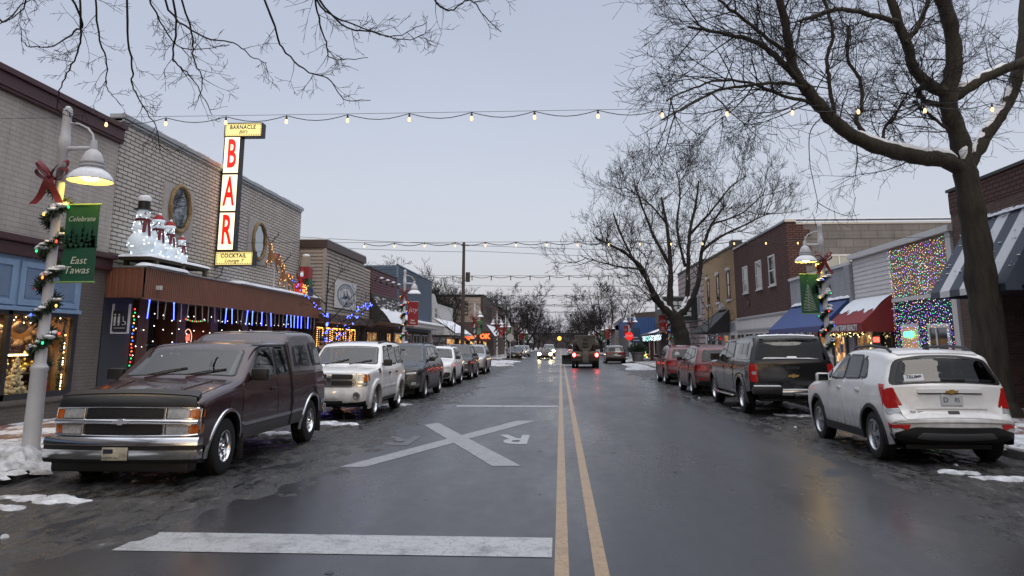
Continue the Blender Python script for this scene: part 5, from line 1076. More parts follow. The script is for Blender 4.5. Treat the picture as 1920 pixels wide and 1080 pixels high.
def box_sign(p0,p1,l1,l2,nm):
    xa,za=sp(*p0); xb,zb_=sp(*p1); o=cabinet(xa,xb,zb_,za,LITY,S,nm); cx,cz=(xa+xb)/2,(za+zb_)/2; W_,H_=xb-xa,za-zb_
    m=MB(); text(m,l1,H_*.36,(cx-.02,YS-.012,cz+H_*.17),'C',ext=.002,bold=.006,sx=.95,spacing=1.1); text(m,l2,H_*.36,(cx,YS-.012,cz-H_*.16),'C',ext=.002,bold=.002,shear=.35,sx=.95)
    n=int(W_/.055)
    for k in range(1,n):
        for z in (zb_+.065,za-.065): x=xa+W_*k/n; m.box(x-.013,x+.013,YS-.014,YS-.009,z-.016,z+.016)
    for k in range(2,int(H_/.055)):
        for x in (xa+.06,xb-.06): z=zb_+.055*k; m.box(x-.014,x+.014,YS-.014,YS-.009,z-.012,z+.012)
    m.build('lettering',mat('sign_ink',(.02,.07,.10),.5),o,nrm=False)
box_sign((422,231),(491,256),'BARNACLE',"Bill's",'top_box'); box_sign((404,471),(474,498),'COCKTAIL','Lounge Y','bottom_box')
part('wall_bracket',M_DKMETAL,S,(XL,x0+.05,YS+.1,YS+.18,zb+.3,zb+.38),(XL,x0+.05,YS+.1,YS+.18,zt-.4,zt-.32)); MB().tube([(x0+.2,YS+.1,zb-.5),(x0+.15,YS+.1,zb-.75),(x0-.1,YS+.2,zb-.9)],.015,5).build('cable',M_BLACK,S)
# ---- C: tan siding
Y0,Y1=32.5,39.2
Cb=bld('siding_shop','tan lapped siding shop with a round emblem board and lamp-trimmed windows',XC,Y0,Y1)
part('wall',M_TANSID,Cb,(-22,XC-.03,Y0+.03,Y1,2.95,5.98)); siding('side_siding',M_TANSID,Cb,'x',-12.5,XC-.06,Y0+.03,2.95,5.70,-1,.15); siding('front_siding',M_TANSID,Cb,'y',Y0+.08,Y1,XC-.03,3.0,5.68,1,.15)
part('corner_trim',M_TANSID,Cb,(XC-.09,XC+.03,Y0-.03,Y0+.09,2.95,5.7)); part('fascia',mat('brown_fascia',(.06,.035,.03),.5),Cb,(-22,XC+.07,Y0-.06,Y1+.02,5.70,6.03)); part('parapet_snow',M_SNOW,Cb,(-22,XC+.06,Y0-.05,Y1,6.033,6.10),ch=.03,smooth=50)
part('lower_band',MATS['brown_fascia'],Cb,(XC-1,XC+.35,Y0+.0,Y1+1.4,2.62,2.95)); part('storefront',M_DKWOOD,Cb,(-11.2,XC-.4,Y0+.03,Y1+1.4,0,2.62))
for a in (32.8,33.9,35.0,36.1,37.2,38.2):
    o=window(Cb,'y',XC-.4,1,a,a+.85,.55,2.45,M_BRWOOD,M_SHOPGLASS,.07,sill=False); r=random.Random(a); l=MB()
    l=[]
    for k in range(64):
        s_=k%3; y=a+.06+(.73*r.random()); z=2.40
        if s_: y=a+(.05 if s_==1 else .80)+r.uniform(-.03,.03); z=.6+1.8*k/64
        l.append(((XC-.31,y,z),.017,emis('amber_bulb',(1,.42,.07),7),U1))
    bulbset(o,l)
Em=thing('emblem_board','white square board with a blue ring emblem of shore birds on the tan siding','sign',(XC,35.9,3.8)); y0,z1=PX(630,527,XC+.08)[1:]; y1,z0=PX(667,585,XC+.08)[1:]
z0=3.28;z1=4.50
part('board',M_WTRIM,Em,(XC+.03,XC+.07,y0,y1,z0,z1)); m=MB(); yc,zc=(y0+y1)/2,(z0+z1)/2; rz=.52; ry=1.45
for r1,w_ in ((1,.10),(.66,.035)):
    n=40; vs=[]
    for k in range(n+1):
        a=2*math.pi*k/n
        for q in (r1-w_,r1): vs.append((XC+.076,yc+ry*q*math.cos(a),zc+rz*q*math.sin(a)))
    m.add(vs,[(2*k,2*k+2,2*k+3,2*k+1) for k in range(n)])
for dy,dz,sx in ((-.35,-.05,1),(.15,.0,1.1)): m.add([(XC+.077,yc+dy+sx*x*1.7,zc+dz+z) for x,z in ((-.25,-.12),(.2,-.14),(.25,-.02),(.1,.06),(.0,.20),(-.06,.24),(-.1,.2),(-.03,.12),(-.08,.0))],[tuple(range(9))])
for k in range(26):
    a=math.pi*(.12+.76*k/25); 
    for sg in (1,-1):
        if k%2==0: m.box(XC+.074,XC+.079,yc+ry*.78*math.cos(a)-.04,yc+ry*.78*math.cos(a)+.04,zc+sg*rz*.78*math.sin(a)-.04,zc+sg*rz*.78*math.sin(a)+.04)
m.build('emblem',mat('emblem_blue',(.06,.10,.17),.5),Em,nrm=False)
part('siding_annex',M_TANSID,Cb,(-20,XC-.05,Y1+.003,40.6,2.95,5.5)); siding('annex_siding',M_TANSID,Cb,'y',Y1+.02,40.6,XC-.05,2.98,5.5,1,.15)
# ---- D: dark red siding, shingled mansard
Y0,Y1=40.65,47.3
D=bld('red_shop','dark red siding shop with a snow-edged shingle mansard and gooseneck lamps',XC,Y0,Y1)
part('wall',M_REDSID,D,(-22,XC-.03,Y0,Y1,2.6,5.6)); siding('front_siding',M_REDSID,D,'y',Y0,Y1,XC-.03,4.2,5.55,1,.14); part('coping',M_DKMETAL,D,(-22,XC+.03,Y0-.02,Y1,5.6,5.7))
m=MB(); XM=-8.75
SH=brick_mat('shingles',(.035,.034,.036),(.055,.054,.056),(.012,.012,.012),.3,.14,.012)
def mans(u,v,off=0): x=XC+.02+(XM-XC)*(v**1.35)+off; return (x,Y0+.1+(Y1-Y0+.3)*u,4.35-1.5*v+off*.7)
m.grid(lambda u,v:mans(u,v),24,10); m.add([mans(0,v/10) for v in range(11)]+[(XC,Y0+.1,2.85)],[tuple(range(12))]); m.build('mansard',SH,D)
m=MB()
def msn(u,v):
    e=.52+.10*noise.noise(Vector((u*9,3,0)))+.05*noise.noise(Vector((u*30,1,0))); q=e+(1.02-e)*v; k=.05*math.sin(math.pi*min(1,v*1.0+.02)); p=mans(u,q,k); return p
m.grid(msn,60,8); 
r=random.Random(2)
for i in range(90): u,v=r.random(),r.uniform(.1,.6); p=mans(u,v,.012); m.box(p[0]-.02,p[0]+.03,p[1],p[1]+r.uniform(.05,.3),p[2]-.015,p[2]+.02)
m.build('mansard_snow',M_SNOW,D,smooth=70)
part('soffit',mat('soffit_brown',(.08,.045,.035),.6),D,(XC-.3,XM,Y0+.1,Y1+.3,2.72,2.84)); part('storefront',M_OLDBRICK,D,(-11,XC-.25,Y0,Y1,0,2.72))
for a,b_,g in ((41,43.4,M_INTER2),(44,45.6,M_SHOPGLASS),(45.8,47,M_INTER)): window(D,'y',XC-.25,1,a,b_,.7,2.4,M_DKWOOD,g,.07,(.5,))
for i in range(4):
    y=41.6+i*1.5; o=MB(); o.tube([(XC,y,5.0),(XC+.1,y,5.22),(XC+.28,y,5.25),(XC+.36,y,5.12)],.02,6); o.lathe([(.05,.06),(.09,.0),(.17,-.1)],(XC+.37,y,5.05),12); o.build('gooseneck_lamp',M_DKMETAL,D,smooth=50); sn_=MB().ball((XC+.34,y,5.17),.12,(1,1,.5),8,5).build('lamp_snow',M_SNOW,D,smooth=60)
# ---- E: slate blue siding
Y0,Y1=47.4,60.4
E_=bld('blue_shop','tall slate blue siding false front with a snow-covered ledge below',XC,Y0,Y1)
part('wall',M_BLUSID,E_,(-20,XC-.03,Y0,Y1,2.6,6.45)); siding('front_siding',M_BLUSID,E_,'y',Y0,Y1,XC-.03,3.25,6.42,1,.15); siding('side_siding',M_BLUSID,E_,'x',-11.5,XC-.03,Y0,5.6,6.4,-1,.15); part('corner_trim',mat('blue_trim',(.12,.18,.26),.5),E_,(XC-.08,XC+.03,Y0-.04,Y0+.08,3.2,6.5),(XC-.08,XC+.03,Y0-.04,Y1,6.42,6.5))
part('ledge',M_WTRIM,E_,(XC-.2,XC+1.0,Y0+.4,Y1,2.78,3.0),(XC-.2,XC+1.06,Y0+.4,Y1,3.0,3.06)); m=MB(); snowrow(m,XC,XC+1.05,Y0+.4,Y1,3.06,.16,5); m.build('ledge_snow',M_SNOW,E_,smooth=60)
part('storefront',M_OLDBRICK,E_,(-11,XC-.2,Y0,Y1,0,2.78)); 
for a,b_,g in ((47.8,50.2,M_INTER),(50.8,53.2,M_SHOPGLASS),(54,56.6,M_SHOPGLASS),(57.2,59.8,M_SHOPGLASS)): window(E_,'y',XC-.2,1,a,b_,.7,2.4,M_WTRIM,g,.08,(.5,))
# ---- F: white shop with awning
Y0,Y1=60.6,72.5
F_=bld('white_shop','low white shop with a curved parapet and a snow-laden awning',XC,Y0,Y1)
part('wall',M_WSID,F_,(-18,XC-.03,Y0,Y1,0,4.85)); siding('front_siding',M_WSID,F_,'y',Y0,Y1,XC-.03,3.3,4.85,1,.2)
m=MB(); pts=[(Y0,4.85),(Y0,5.55),(Y0+.9,5.6),(Y0+1.6,5.45),(Y0+2.2,5.05),(Y0+3.2,4.87)]; m.poly([(XC,y,z) for y,z in pts],(-.2,0,0)); m.build('parapet_curve',M_WTRIM,F_); part('coping',M_WTRIM,F_,(XC-.2,XC+.04,Y0+3.2,Y1,4.85,4.93))
window(F_,'y',XC,1,Y0+1.0,Y0+2.6,3.7,4.6,M_WTRIM,M_SHOPGLASS,.08,(.5,),(.5,))
def awning(par,y0,y1,xw,xo,zt,zb,m_,val=.25,name='awning',snow=None,valm=None):
    m=MB(); th=.02
    m.poly([(xw,y0,zt),(xo,y0,zb),(xo,y1,zb),(xw,y1,zt)]); m.poly([(xw,y0,zt),(xo,y0,zb),(xo,y0,zb-val),(xw,y0,zb-val)]); m.poly([(xw,y1,zt),(xo,y1,zb),(xo,y1,zb-val),(xw,y1,zb-val)]); m.mi=1 if valm else 0
    m.poly([(xo,y0,zb),(xo,y1,zb),(xo,y1,zb-val),(xo,y0,zb-val)])
    return m.build(name,[m_,valm] if valm else m_,par)
o=awning(F_,Y0+.3,Y1+.2,XC,XC+1.7,3.7,2.55,mat('white_canvas',(.6,.61,.63),.8),.12); m=MB(); m.grid(lambda u,v:(XC+.02+1.72*v,Y0+.3+(Y1-Y0-.1)*u,3.75-1.15*v+.06*math.sin(v*3.1)+.02*noise.noise(Vector((u*20,v*4,1)))),30,6); m.build('awning_snow',M_SNOW,F_,smooth=70)
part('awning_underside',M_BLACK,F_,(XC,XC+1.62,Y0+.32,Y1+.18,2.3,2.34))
for a,b_,g in ((61,64,M_SHOPGLASS),(65,68,M_SHOPGLASS),(68.5,72,M_INTER)): window(F_,'y',XC,1,a,b_,.6,2.3,M_WTRIM,g,.1,(.5,))
# ---- G, H and the rest of the left side
G_=bld('corner_tavern','two-storey tan-sided corner building with brown front and lit ground floor beyond the junction',XC,101,117); Y0,Y1=101,116
part('front_wall',mat('dark_brown_wall',(.05,.032,.028),.7,var=.2),G_,(XC-.3,XC,Y0,Y1,0,7.9)); part('wall',M_TANSID,G_,(-20,XC-.3,Y0,Y1,3.4,7.7)); siding('side_siding',M_TANSID,G_,'x',-20,XC-.3,Y0,4.4,7.65,-1,.4,.05); part('coping',M_DKMETAL,G_,(-20,XC+.1,Y0-.1,Y1,7.9,8.02)); part('ground_floor',MATS['dark_brown_wall'],G_,(-20,XC-.3,Y0+.1,Y1,0,3.4))
m=MB(); m.poly([(-16.5,Y0,4.6),(XC+.1,Y0,4.6),(XC+1.6,Y0-1.5,2.7),(-16.5,Y0-1.5,2.7)]); m.poly([(XC+.1,Y0,4.6),(XC+1.6,Y0-1.5,2.7),(XC+1.6,Y1,2.7),(XC+.1,Y1,4.6)]); m.build('mansard_skirt',mat('brown_shingle',(.045,.03,.028),.8,var=.2,vs_=8),G_)
m=MB(); m.grid(lambda u,v:(XC+.5+1.15*v,Y0-.3+u*12-1.2*v*(1-u),4.16-1.42*v+.06),10,4); m.build('skirt_snow',M_SNOW,G_,smooth=60)
for x in (-16,-14.3,-12.9,-11.5,-10.3): window(G_,'x',Y0+.1,-1,x,x+1.05,.7,2.5,M_BRWOOD,M_INTER,.1,(.5,),sill=False)
for x in (-15,-12.6): window(G_,'x',Y0,-1,x,x+.9,5.3,6.9,M_DKWOOD,M_SHOPGLASS,.08,sill=False)
for y in (103,106,109,112): window(G_,'y',XC,1,y,y+1,5.2,7,M_DKWOOD,M_SHOPGLASS,.08)
for n_,pts,lab in (('neon_arrow',[(-.75,0),(-.1,.42),(-.1,.2),(.7,.2),(.7,-.2),(-.1,-.2),(-.1,-.42)],None),):
    v=PY(882,632,99.3); t=thing('neon_sign','glowing orange arrow sign over the lit corner windows','sign',(v.x,99.3,v.z)); part('board',M_BURG,t,(v.x-.95,v.x+.9,99.36,99.5,v.z-.5,v.z+.6)); MB().poly([(v.x+a,99.3,v.z+b_) for a,b_ in pts],(0,.04,0)).build('arrow',emis('neon_orange',(1,.13,.03),2.2),t)
v=PY(909,631,99.3); t=thing('neon_sign','glowing orange lettered sign right of the green lamp banner','sign',(v.x,99.3,v.z)); part('board',M_BURG,t,(v.x-.8,v.x+.8,99.36,99.5,v.z-.6,v.z+.7)); m=MB(); text(m,'OK',.8,(v.x,99.3,v.z),'C',bold=.05); m.build('lettering',MATS['neon_orange'],t,nrm=False)
H_=bld('brick_block','dark red brick block beyond the corner tavern on the left',XC,117,150); part('wall',M_OLDBRICK,H_,(-20,XC,117.2,146,0,7.6)); part('coping',M_DKMETAL,H_,(-20,XC+.1,117.1,146,7.6,7.75))
for y in range(119,145,4): window(H_,'y',XC,1,y,y+1.2,4.8,6.6,M_DKWOOD,M_SHOPGLASS,.1)
for i,(y0,y1,z,m_,lab) in enumerate(((148,175,5.5,M_TANSID,'low tan building far down the left side'),(177,215,6.5,M_OLDBRICK,'long brick building far down the left side'),(217,300,5,M_WSID,'farthest pale building on the left'))):
    t=bld('far_shop',lab,XC,y0,y1); part('wall',m_,t,(-22,XC,y0,y1,0,z)); part('coping',M_DKMETAL,t,(-22,XC+.1,y0-.1,y1,z,z+.15)); part('window_band',M_SHOPGLASS,t,(XC,XC+.05,y0+1,y1-1,.6,2.4))
# ---------------- right side buildings
X=XR
R0=bld('brick_store','dark brown brick store with blue and white striped awning behind the big tree',X,2,23.1)
part('wall',M_OLDBRICK,R0,(X,24,2,23.05,5.05,5.98),(X,24,20.9,23.05,0,5.05),(X+1.2,24,2,20.9,0,5.05)); part('coping',M_DKMETAL,R0,(X-.06,24,2,23.1,5.98,6.06)); part('soldier_course',M_REDBRICK,R0,(X-.02,X-.002,2,23.05,5.35,5.95)); part('soffit',M_BLACK,R0,(X-.9,X+1.2,2,20.9,2.92,3.0)); part('shop_wall',M_BRWOOD,R0,(X+.5,X+1.19,2,20.9,0,1.1)); part('shop_glass',M_SHOPGLASS,R0,(X+.6,X+1.1,2,20.85,1.1,2.92))
NAVY=mat('navy_canvas',(.055,.07,.10),.7,var=.12,vs_=4); WCAN=mat('pale_canvas',(.60,.62,.66),.75,var=.06,vs_=4)
m=MB(); y0,y1,xo=18.35,22.0,9.95; zt,zb=5.05,3.05; ns=7
for i in range(ns):
    a=y1-(y1-y0)*i/ns; b_=y1-(y1-y0)*(i+1)/ns; m.mi=i%2
    m.poly([(X,a,zt),(xo,a,zb),(xo,b_,zb),(X,b_,zt)]); m.poly([(xo,a,zb),(xo,b_,zb),(xo,b_,zb-.16),(xo,a,zb-.16)])
m.mi=0; m.poly([(X,y1,zt),(xo,y1,zb),(xo,y1,zb-.16),(X,y1,zb-.16)]); m.poly([(X,y0,zt),(xo,y0,zb),(xo,y0,zb-.16),(X,y0,zb-.16)]); m.build('striped_awning',[NAVY,WCAN],R0)
m=MB(); rr=random.Random(4)
for i in range(70):
    y=rr.uniform(y0,y1); q=rr.random()**1.5*.9; p=(X+(xo-X)*q,y,zt+(zb-zt)*q); s_=rr.uniform(.015,.05); m.ball((p[0]-.01,p[1],p[2]+.012),s_,(1,1.2,.35),6,4)
for i in range(14): y=y0+(y1-y0)*i/14; lump(m,X-.08,y+.13,.10,.17,.06,zt-.12,i)
m.build('awning_snow',M_SNOW,R0,smooth=60)['kind']='stuff'
w_=thing('wreath','small wreath with a red bow in the dark doorway behind the big tree','wreath',(X+.5,19.3,2)); m=MB(); m.tube([(X+.56,19.2+.3*math.cos(k*.3),1.75+.3*math.sin(k*.3)) for k in range(22)],[.07+.02*(k%2) for k in range(22)],7); m.build('ring',mat('wreath_green',(.012,.025,.013),.8,bump=.8,bs=50),w_); part('ribbon',mat('wreath_red',(.25,.01,.01),.6),w_,(X+.47,X+.50,19.12,19.28,1.7,2.1))
# light covered shop
Y0,Y1=23.12,27.45
R1=bld('fairy_light_shop','narrow shop front smothered in multicoloured fairy lights, tan above and navy below',X,Y0,Y1)
ribs('upper_front',mat('tan_boards',(.34,.27,.21),.7,var=.1),R1,'y',Y0+.35,Y1,X,3.22,4.86,-1,.16,.02); part('wall',M_TANSID,R1,(X+.05,24,Y0,Y1,3.1,4.9)); part('lower_front',mat('navy_front',(.02,.03,.075),.6,var=.1),R1,(X,X+.1,Y0+.35,Y1,0,3.1)); part('white_band',M_WTRIM,R1,(X-.08,X+.02,Y0+.35,Y1,3.08,3.2)); part('corner_post',M_WTRIM,R1,(X-.06,X+.2,Y0,Y0+.3,0,4.9)); part('gutter',M_WTRIM,R1,(X-.16,X+.1,Y0-.1,31.05,4.88,5.06))
window(R1,'y',X,-1,25.75,27.0,.7,2.35,M_WTRIM,mat('lit_pane',(.3,.2,.15),.2,emit=.35,ecol=(1,.5,.25),samp='NONE'),.1); 
o=window(R1,'y',X,-1,23.75,25.1,.1,2.3,M_WTRIM,M_SHOPGLASS,.12,(.6,),sill=False,name='door'); 
m=MB(); text(m,'OPEN',.26,(X-.075,26.4,2.0),'R',bold=.012); m.build('neon_lettering',emis('neon_green',(.06,1,.22),5),R1,nrm=False)
# the lights themselves: one net of bulbs per colour on strings
FL=thing('fairy_light_curtain','dense curtain of multicoloured fairy lights covering the narrow shop front','fairy lights',(X-.1,25.3,0)); rr=random.Random(8)
cols=[('violet',(.35,.14,1),3.6),('amber_light',(1,.55,.18),3.4),('green_light',(.08,1,.35),2.6),('pink_light',(1,.2,.42),2.6),('ice_light',(.6,.75,1),3.2)]
FB=[]; cm=[emis('bulb_'+n_,c,e) for n_,c,e in cols]; wires=MB(); ny=46
for i in range(ny+1):
    y=Y0+.38+(Y1-Y0-.4)*i/ny; pts=[]
    for k in range(40):
        z=4.8-(k+rr.random())*.113
        if z<.35: break
        if 23.87<y<24.98 and z<2.2: continue
        if 25.85<y<26.9 and .8<z<2.3 and rr.random()<.25: continue
        p=(X-.05-rr.random()*.03,y+rr.uniform(-.04,.04),z); pts.append(p)
        c=rr.choices(range(5),[4,5,3,2,2] if z>3.1 else [5,3,4,2,3])[0]; FB.append((p,rr.uniform(.007,.0105),cm[c],U1))
    wires.tube([(X-.035,y,4.85),(X-.035,y,.5 if not 23.87<y<24.98 else 2.3)],.004,3)
for a in range(26):
    t=a/25; 
    q=2*math.pi*t; FB.append(((X-.08,24.95+.36*math.cos(q)*.9,3.75+.4*math.sin(q)),.009,cm[4],U1))
bulbset(FL,FB)
wires.build('wires',M_WIRE,FL)
# white siding with red awning
Y0,Y1=27.48,31.0
R2=bld('realty_office','white lapped siding office under a red awning dusted with snow',X,Y0,Y1)
part('wall',M_WSID,R2,(X+.03,24,Y0,Y1,0,4.9)); siding('front_siding',M_WSID,R2,'y',Y0,Y1,X+.03,2.2,4.86,-1,.155,.028); part('storefront',M_DKWOOD,R2,(X-.02,X+.02,Y0+.05,Y1-.05,0,2.3))
window(R2,'y',X-.02,-1,29.4,30.9,.5,2.2,M_WTRIM,M_INTER2,.08,(.5,)); window(R2,'y',X-.02,-1,27.7,28.7,.1,2.2,M_DKWOOD,M_SHOPGLASS,.1,name='door')
REDC=mat('red_canvas',(.20,.014,.018),.65,var=.12,vs_=3); AO=10.12
awning(R2,Y0+.1,31.15,X,AO,3.35,2.42,REDC,.30,'red_awning')
m=MB(); text(m,'TAWAS TEAM REALTY',.27,(AO-.012,29.36,2.265),'R',sx=1.02,bold=.012,ext=.004); m.build('lettering',M_WTRIM,R2,nrm=False)
m=MB()
def asn(u,v):
    e=.55+.22*noise.noise(Vector((u*7,2,0)))+.12*noise.noise(Vector((u*25,5,0))); q=v*e; return (X-(X-AO)*q-.02*math.sin(3.1*v),Y0+.15+3.45*u,3.37-.93*q+.03*math.sin(3.14*v)+.004)
m.grid(asn,60,8); m.build('awning_snow',M_SNOW,R2,smooth=70)
rr=random.Random(6); t=thing('lit_garland','pine garland with warm lights under the red awning','garland',(AO+.1,29.3,2.1)); a=MB(); l=[]; yb=emis('yellow_bulb',(1,.78,.30),6)
for i in range(300):
    u=rr.random(); y=Y0+.15+3.5*u; z=2.07+.06*math.sin(u*30); p=Vector((AO+.12,y,z)); d=Vector((rr.uniform(-1,1),rr.uniform(-1,1),rr.uniform(-1,1)))*.07; a.tube([p-d,p+d],[.01,.003],3)
    if i%5==0: l.append((p+d*.9,.014,yb,U1))
for i in range(38): l.append(((X-.3+rr.uniform(-.05,.05),29.0+rr.uniform(-.05,.05),rr.uniform(.4,2.0)),.015,yb,U1))
a.build('needles',MATS['pine_green'],t); bulbset(t,l)
t=thing('neon_sign','small red neon sign glowing in the doorway beneath the red awning','sign',(X-.1,28.8,1.85)); m=MB(); text(m,'OPEN',.2,(X-.12,28.95,1.86),'R',bold=.02); m.build('lettering',MATS['neon_red'],t,nrm=False); part('board',M_BLACK,t,(X-.11,X-.08,28.6,29.3,1.7,2.02))
# low grey shop, blue awning
Y0,Y1=31.05,39.4
R3=bld('grey_shop','low grey painted block shop under a long blue awning',X,Y0,Y1); GREYW=brick_mat('grey_painted_block',(.34,.35,.37),(.32,.33,.35),(.27,.28,.30),.4,.2,.01,bump=.3)
part('wall',GREYW,R3,(X,24,Y0,Y1,0,4.72)); part('coping',M_WTRIM,R3,(X-.08,24,Y0,Y1,4.72,4.84)); part('pier',GREYW,R3,(X-.12,X-.003,Y0+.02,Y0+.6,0,4.72)); part('downpipe_head',M_BLACK,R3,(X-.02,X+.02,33.6,33.75,3.9,4.15)); part('storefront',M_DKWOOD,R3,(X-.03,X-.004,31.8,Y1-.2,0,2.5))
for a_,b_,g in ((32.2,33.4,M_INTER),(33.9,35.2,M_INTER2),(35.6,37,M_SHOPGLASS),(37.3,39,M_SHOPGLASS)): window(R3,'y',X-.03,-1,a_,b_,.6,2.35,M_WTRIM,g,.08,(.5,))
BLUC=mat('blue_canvas',(.028,.062,.20),.6,var=.12,vs_=3); BLUV=mat('blue_valance',(.05,.06,.17),.6,var=.12)
BO=9.95; awning(R3,31.3,39.0,X,BO,3.55,2.40,BLUC,.001,'blue_awning')
m=MB(); n=60
vs=[]
for k in range(n+1):
    y=31.3+7.7*k/n; vs+= [(BO,y,2.40),(BO-.01,y,2.16+.035*abs(math.sin(k*.55)))]
m.add(vs,[(2*k,2*k+2,2*k+3,2*k+1) for k in range(n)]); m.build('scalloped_valance',BLUV,R3)
m=MB()
for i in range(26): lump(m,X-.1,31.4+i*.29,.12,.22,.10,3.48,i*2.2,10,4)
m.build('awning_snow',M_SNOW,R3,smooth=60)['kind']='stuff'
part('string_bulbs',M_WARM,R3,*[(BO+.3,BO+.33,y,y+.03,2.2,2.23) for y in (32,33,34)])
# R4: red-brown brick with grey block flank
Y0,Y1=39.45,51.5
R4=bld('brick_block','two-storey dark red brick building with three white sash windows and a grey block flank',X,Y0,Y1)
part('front_wall',M_REDBRICK,R4,(X,X+.35,Y0,Y1,3.35,7.68)); part('flank_wall',M_BLOCK,R4,(X+.35,34,Y0+.02,Y1,0,7.55)); part('quoins',M_REDBRICK,R4,*[(X+.35,X+.35+(.5 if k%2 else .8),Y0,Y0+.03,3.35+k*.36,3.35+k*.36+.35) for k in range(12)]); part('coping',M_COPING,R4,(X-.06,X+.5,Y0-.06,Y1,7.68,7.78),(X+.5,20.0,Y0-.04,Y1,7.55,7.64)); part('parapet_snow',M_SNOW,R4,(X-.04,20,Y0-.03,Y0+.5,7.785,7.84),ch=.02); part('stepped_flank',M_BLOCK,R4,(X+.36,20,Y0+.01,Y0+.3,7.0,7.55))
for px in (1398,1423.5,1449):
    y=PX(px,520,X)[1]; window(R4,'y',X,-1,y-.62,y+.62,4.75,6.35,M_WTRIM,M_SHOPGLASS,.10,(),(.5,))
a_=PY(1548,470,Y0); b_=PY(1600,520,Y0); window(R4,'x',Y0+.02,-1,a_.x,b_.x,5.0,6.05,M_WTRIM,mat('pale_glass',(.25,.28,.28),.1),.08,(.5,))
part('storefront',M_WSID,R4,(X-.06,X+.34,Y0,Y1,2.45,3.34)); part('lower_front',M_WTRIM,R4,(X-.02,X+.34,Y0,Y1,0,2.45)); part('awning_head',mat('grey_metal',(.30,.30,.32),.5),R4,(X-.12,X-.061,Y0+.3,Y1-.3,2.5,2.6),(X-.12,X-.061,Y0+.3,Y1-.3,3.2,3.3))
for y in (40,42.4,44.8,47.2,49.4): window(R4,'y',X-.02,-1,y,y+2.0,.6,2.4,M_WTRIM,M_SHOPGLASS,.08,(.5,))
MB().poly([(X-.02,48.0+a*.5,4.15+b*.5) for a,b in ((-.5,0),(-.1,.3),(.3,.45),(.5,.1),(.3,-.35),(-.2,-.3))],(-.03,0,0)).build('wall_bracket',M_BLACK,R4)
# R5 ochre
Y0,Y1=51.55,62.6
R5=bld('ochre_building','ochre stucco building with three narrow windows, white lintels and a black awning',X,Y0,Y1)
part('wall',M_STUCCO,R5,(X,24,Y0,Y1,3.2,7.95)); part('coping',M_DKMETAL,R5,(X-.08,24,Y0-.02,Y1,7.95,8.08)); part('chimney_cap',M_DKMETAL,R5,(X-.1,X+.6,Y0,Y0+.7,7.9,8.35)); part('lower_front',M_WTRIM,R5,(X-.03,X+.3,Y0,Y1,0,3.2)); part('frieze',mat('grey_panel',(.28,.29,.31),.5),R5,(X-.05,X-.031,Y0+.4,Y0+3.2,2.55,3.1))
for px in (1328,1346,1366):
    y=PX(px,530,X)[1]; o=window(R5,'y',X,-1,y-.45,y+.45,4.75,6.5,M_BRWOOD,M_SHOPGLASS,.09,(),(.5,)); part('lintel',M_WTRIM,o,(X-.1,X,y-.6,y+.6,6.55,6.75)); part('ledge',M_WTRIM,o,(X-.12,X,y-.6,y+.6,4.52,4.66))
o=part('pediment',M_STONE,R5,(X-.2,X,54.6,57.2,4.05,4.2)); MB().poly([(X-.15,54.8,4.2),(X-.15,57,4.2),(X-.15,56.3,4.5),(X-.15,55.5,4.5)],(.14,0,0)).build('pediment_top',M_STONE,R5)
BLKC=mat('black_canvas',(.012,.014,.018),.6); awning(R5,53.6,57.6,X-.03,9.7,4.0,2.6,BLKC,.12,'black_awning'); awning(R5,58.4,61.6,X-.03,9.9,3.6,2.6,BLKC,.12,'black_awning')
for y,g in ((51.9,M_SHOPGLASS),(54,M_INTER2),(56.2,M_SHOPGLASS),(58.6,M_SHOPGLASS),(60.4,M_SHOPGLASS)): window(R5,'y',X-.03,-1,y,y+1.5,.5,2.4,M_WTRIM,g,.1)
# R6 theatre
Y0,Y1=62.65,76
R6=bld('theatre','pinkish panelled theatre with a dark framed letter-board marquee',X,Y0,Y1); part('wall',brick_mat('pink_panels',(.40,.32,.31),(.36,.29,.285),(.06,.05,.05),1.4,.45,.05),R6,(X,24,Y0,Y1,0,8.2)); part('coping',M_DKMETAL,R6,(X-.06,24,Y0,Y1,8.2,8.32))
for y in (64.2,69,73): window(R6,'y',X,-1,y,y+1.3,3.9,5.9,M_WTRIM,M_SHOPGLASS,.14,(.5,))
m=part('marquee',mat('marquee_green',(.016,.028,.028),.4),R6,(8.3,X-.01,66.0,70.5,3.55,5.6)); 
bd=MB()
for x0,x1 in ((8.75,9.6),(9.7,10.7)):
    for z0,z1 in ((4.0,4.35),(4.45,4.8),(4.9,5.2)): bd.box(x0,x1,65.97,65.995,z0,z1)
bd.build('letter_board',M_PLATE,m); bd=MB(); 
for x,z,w_ in ((9.05,4.62,.5),(9.2,4.17,.6),(10.2,4.62,.7),(10.1,4.17,.5)): bd.box(x-w_/2,x+w_/2,65.955,65.965,z-.08,z+.08)
bd.build('lettering',M_INK,m); l=MB()
for k in range(24):
    for z in (3.6,5.55): l.ball((8.35+k*.12,65.96,z),.035,n=6,m=4)
l.build('bulbs',M_PLATE,m)
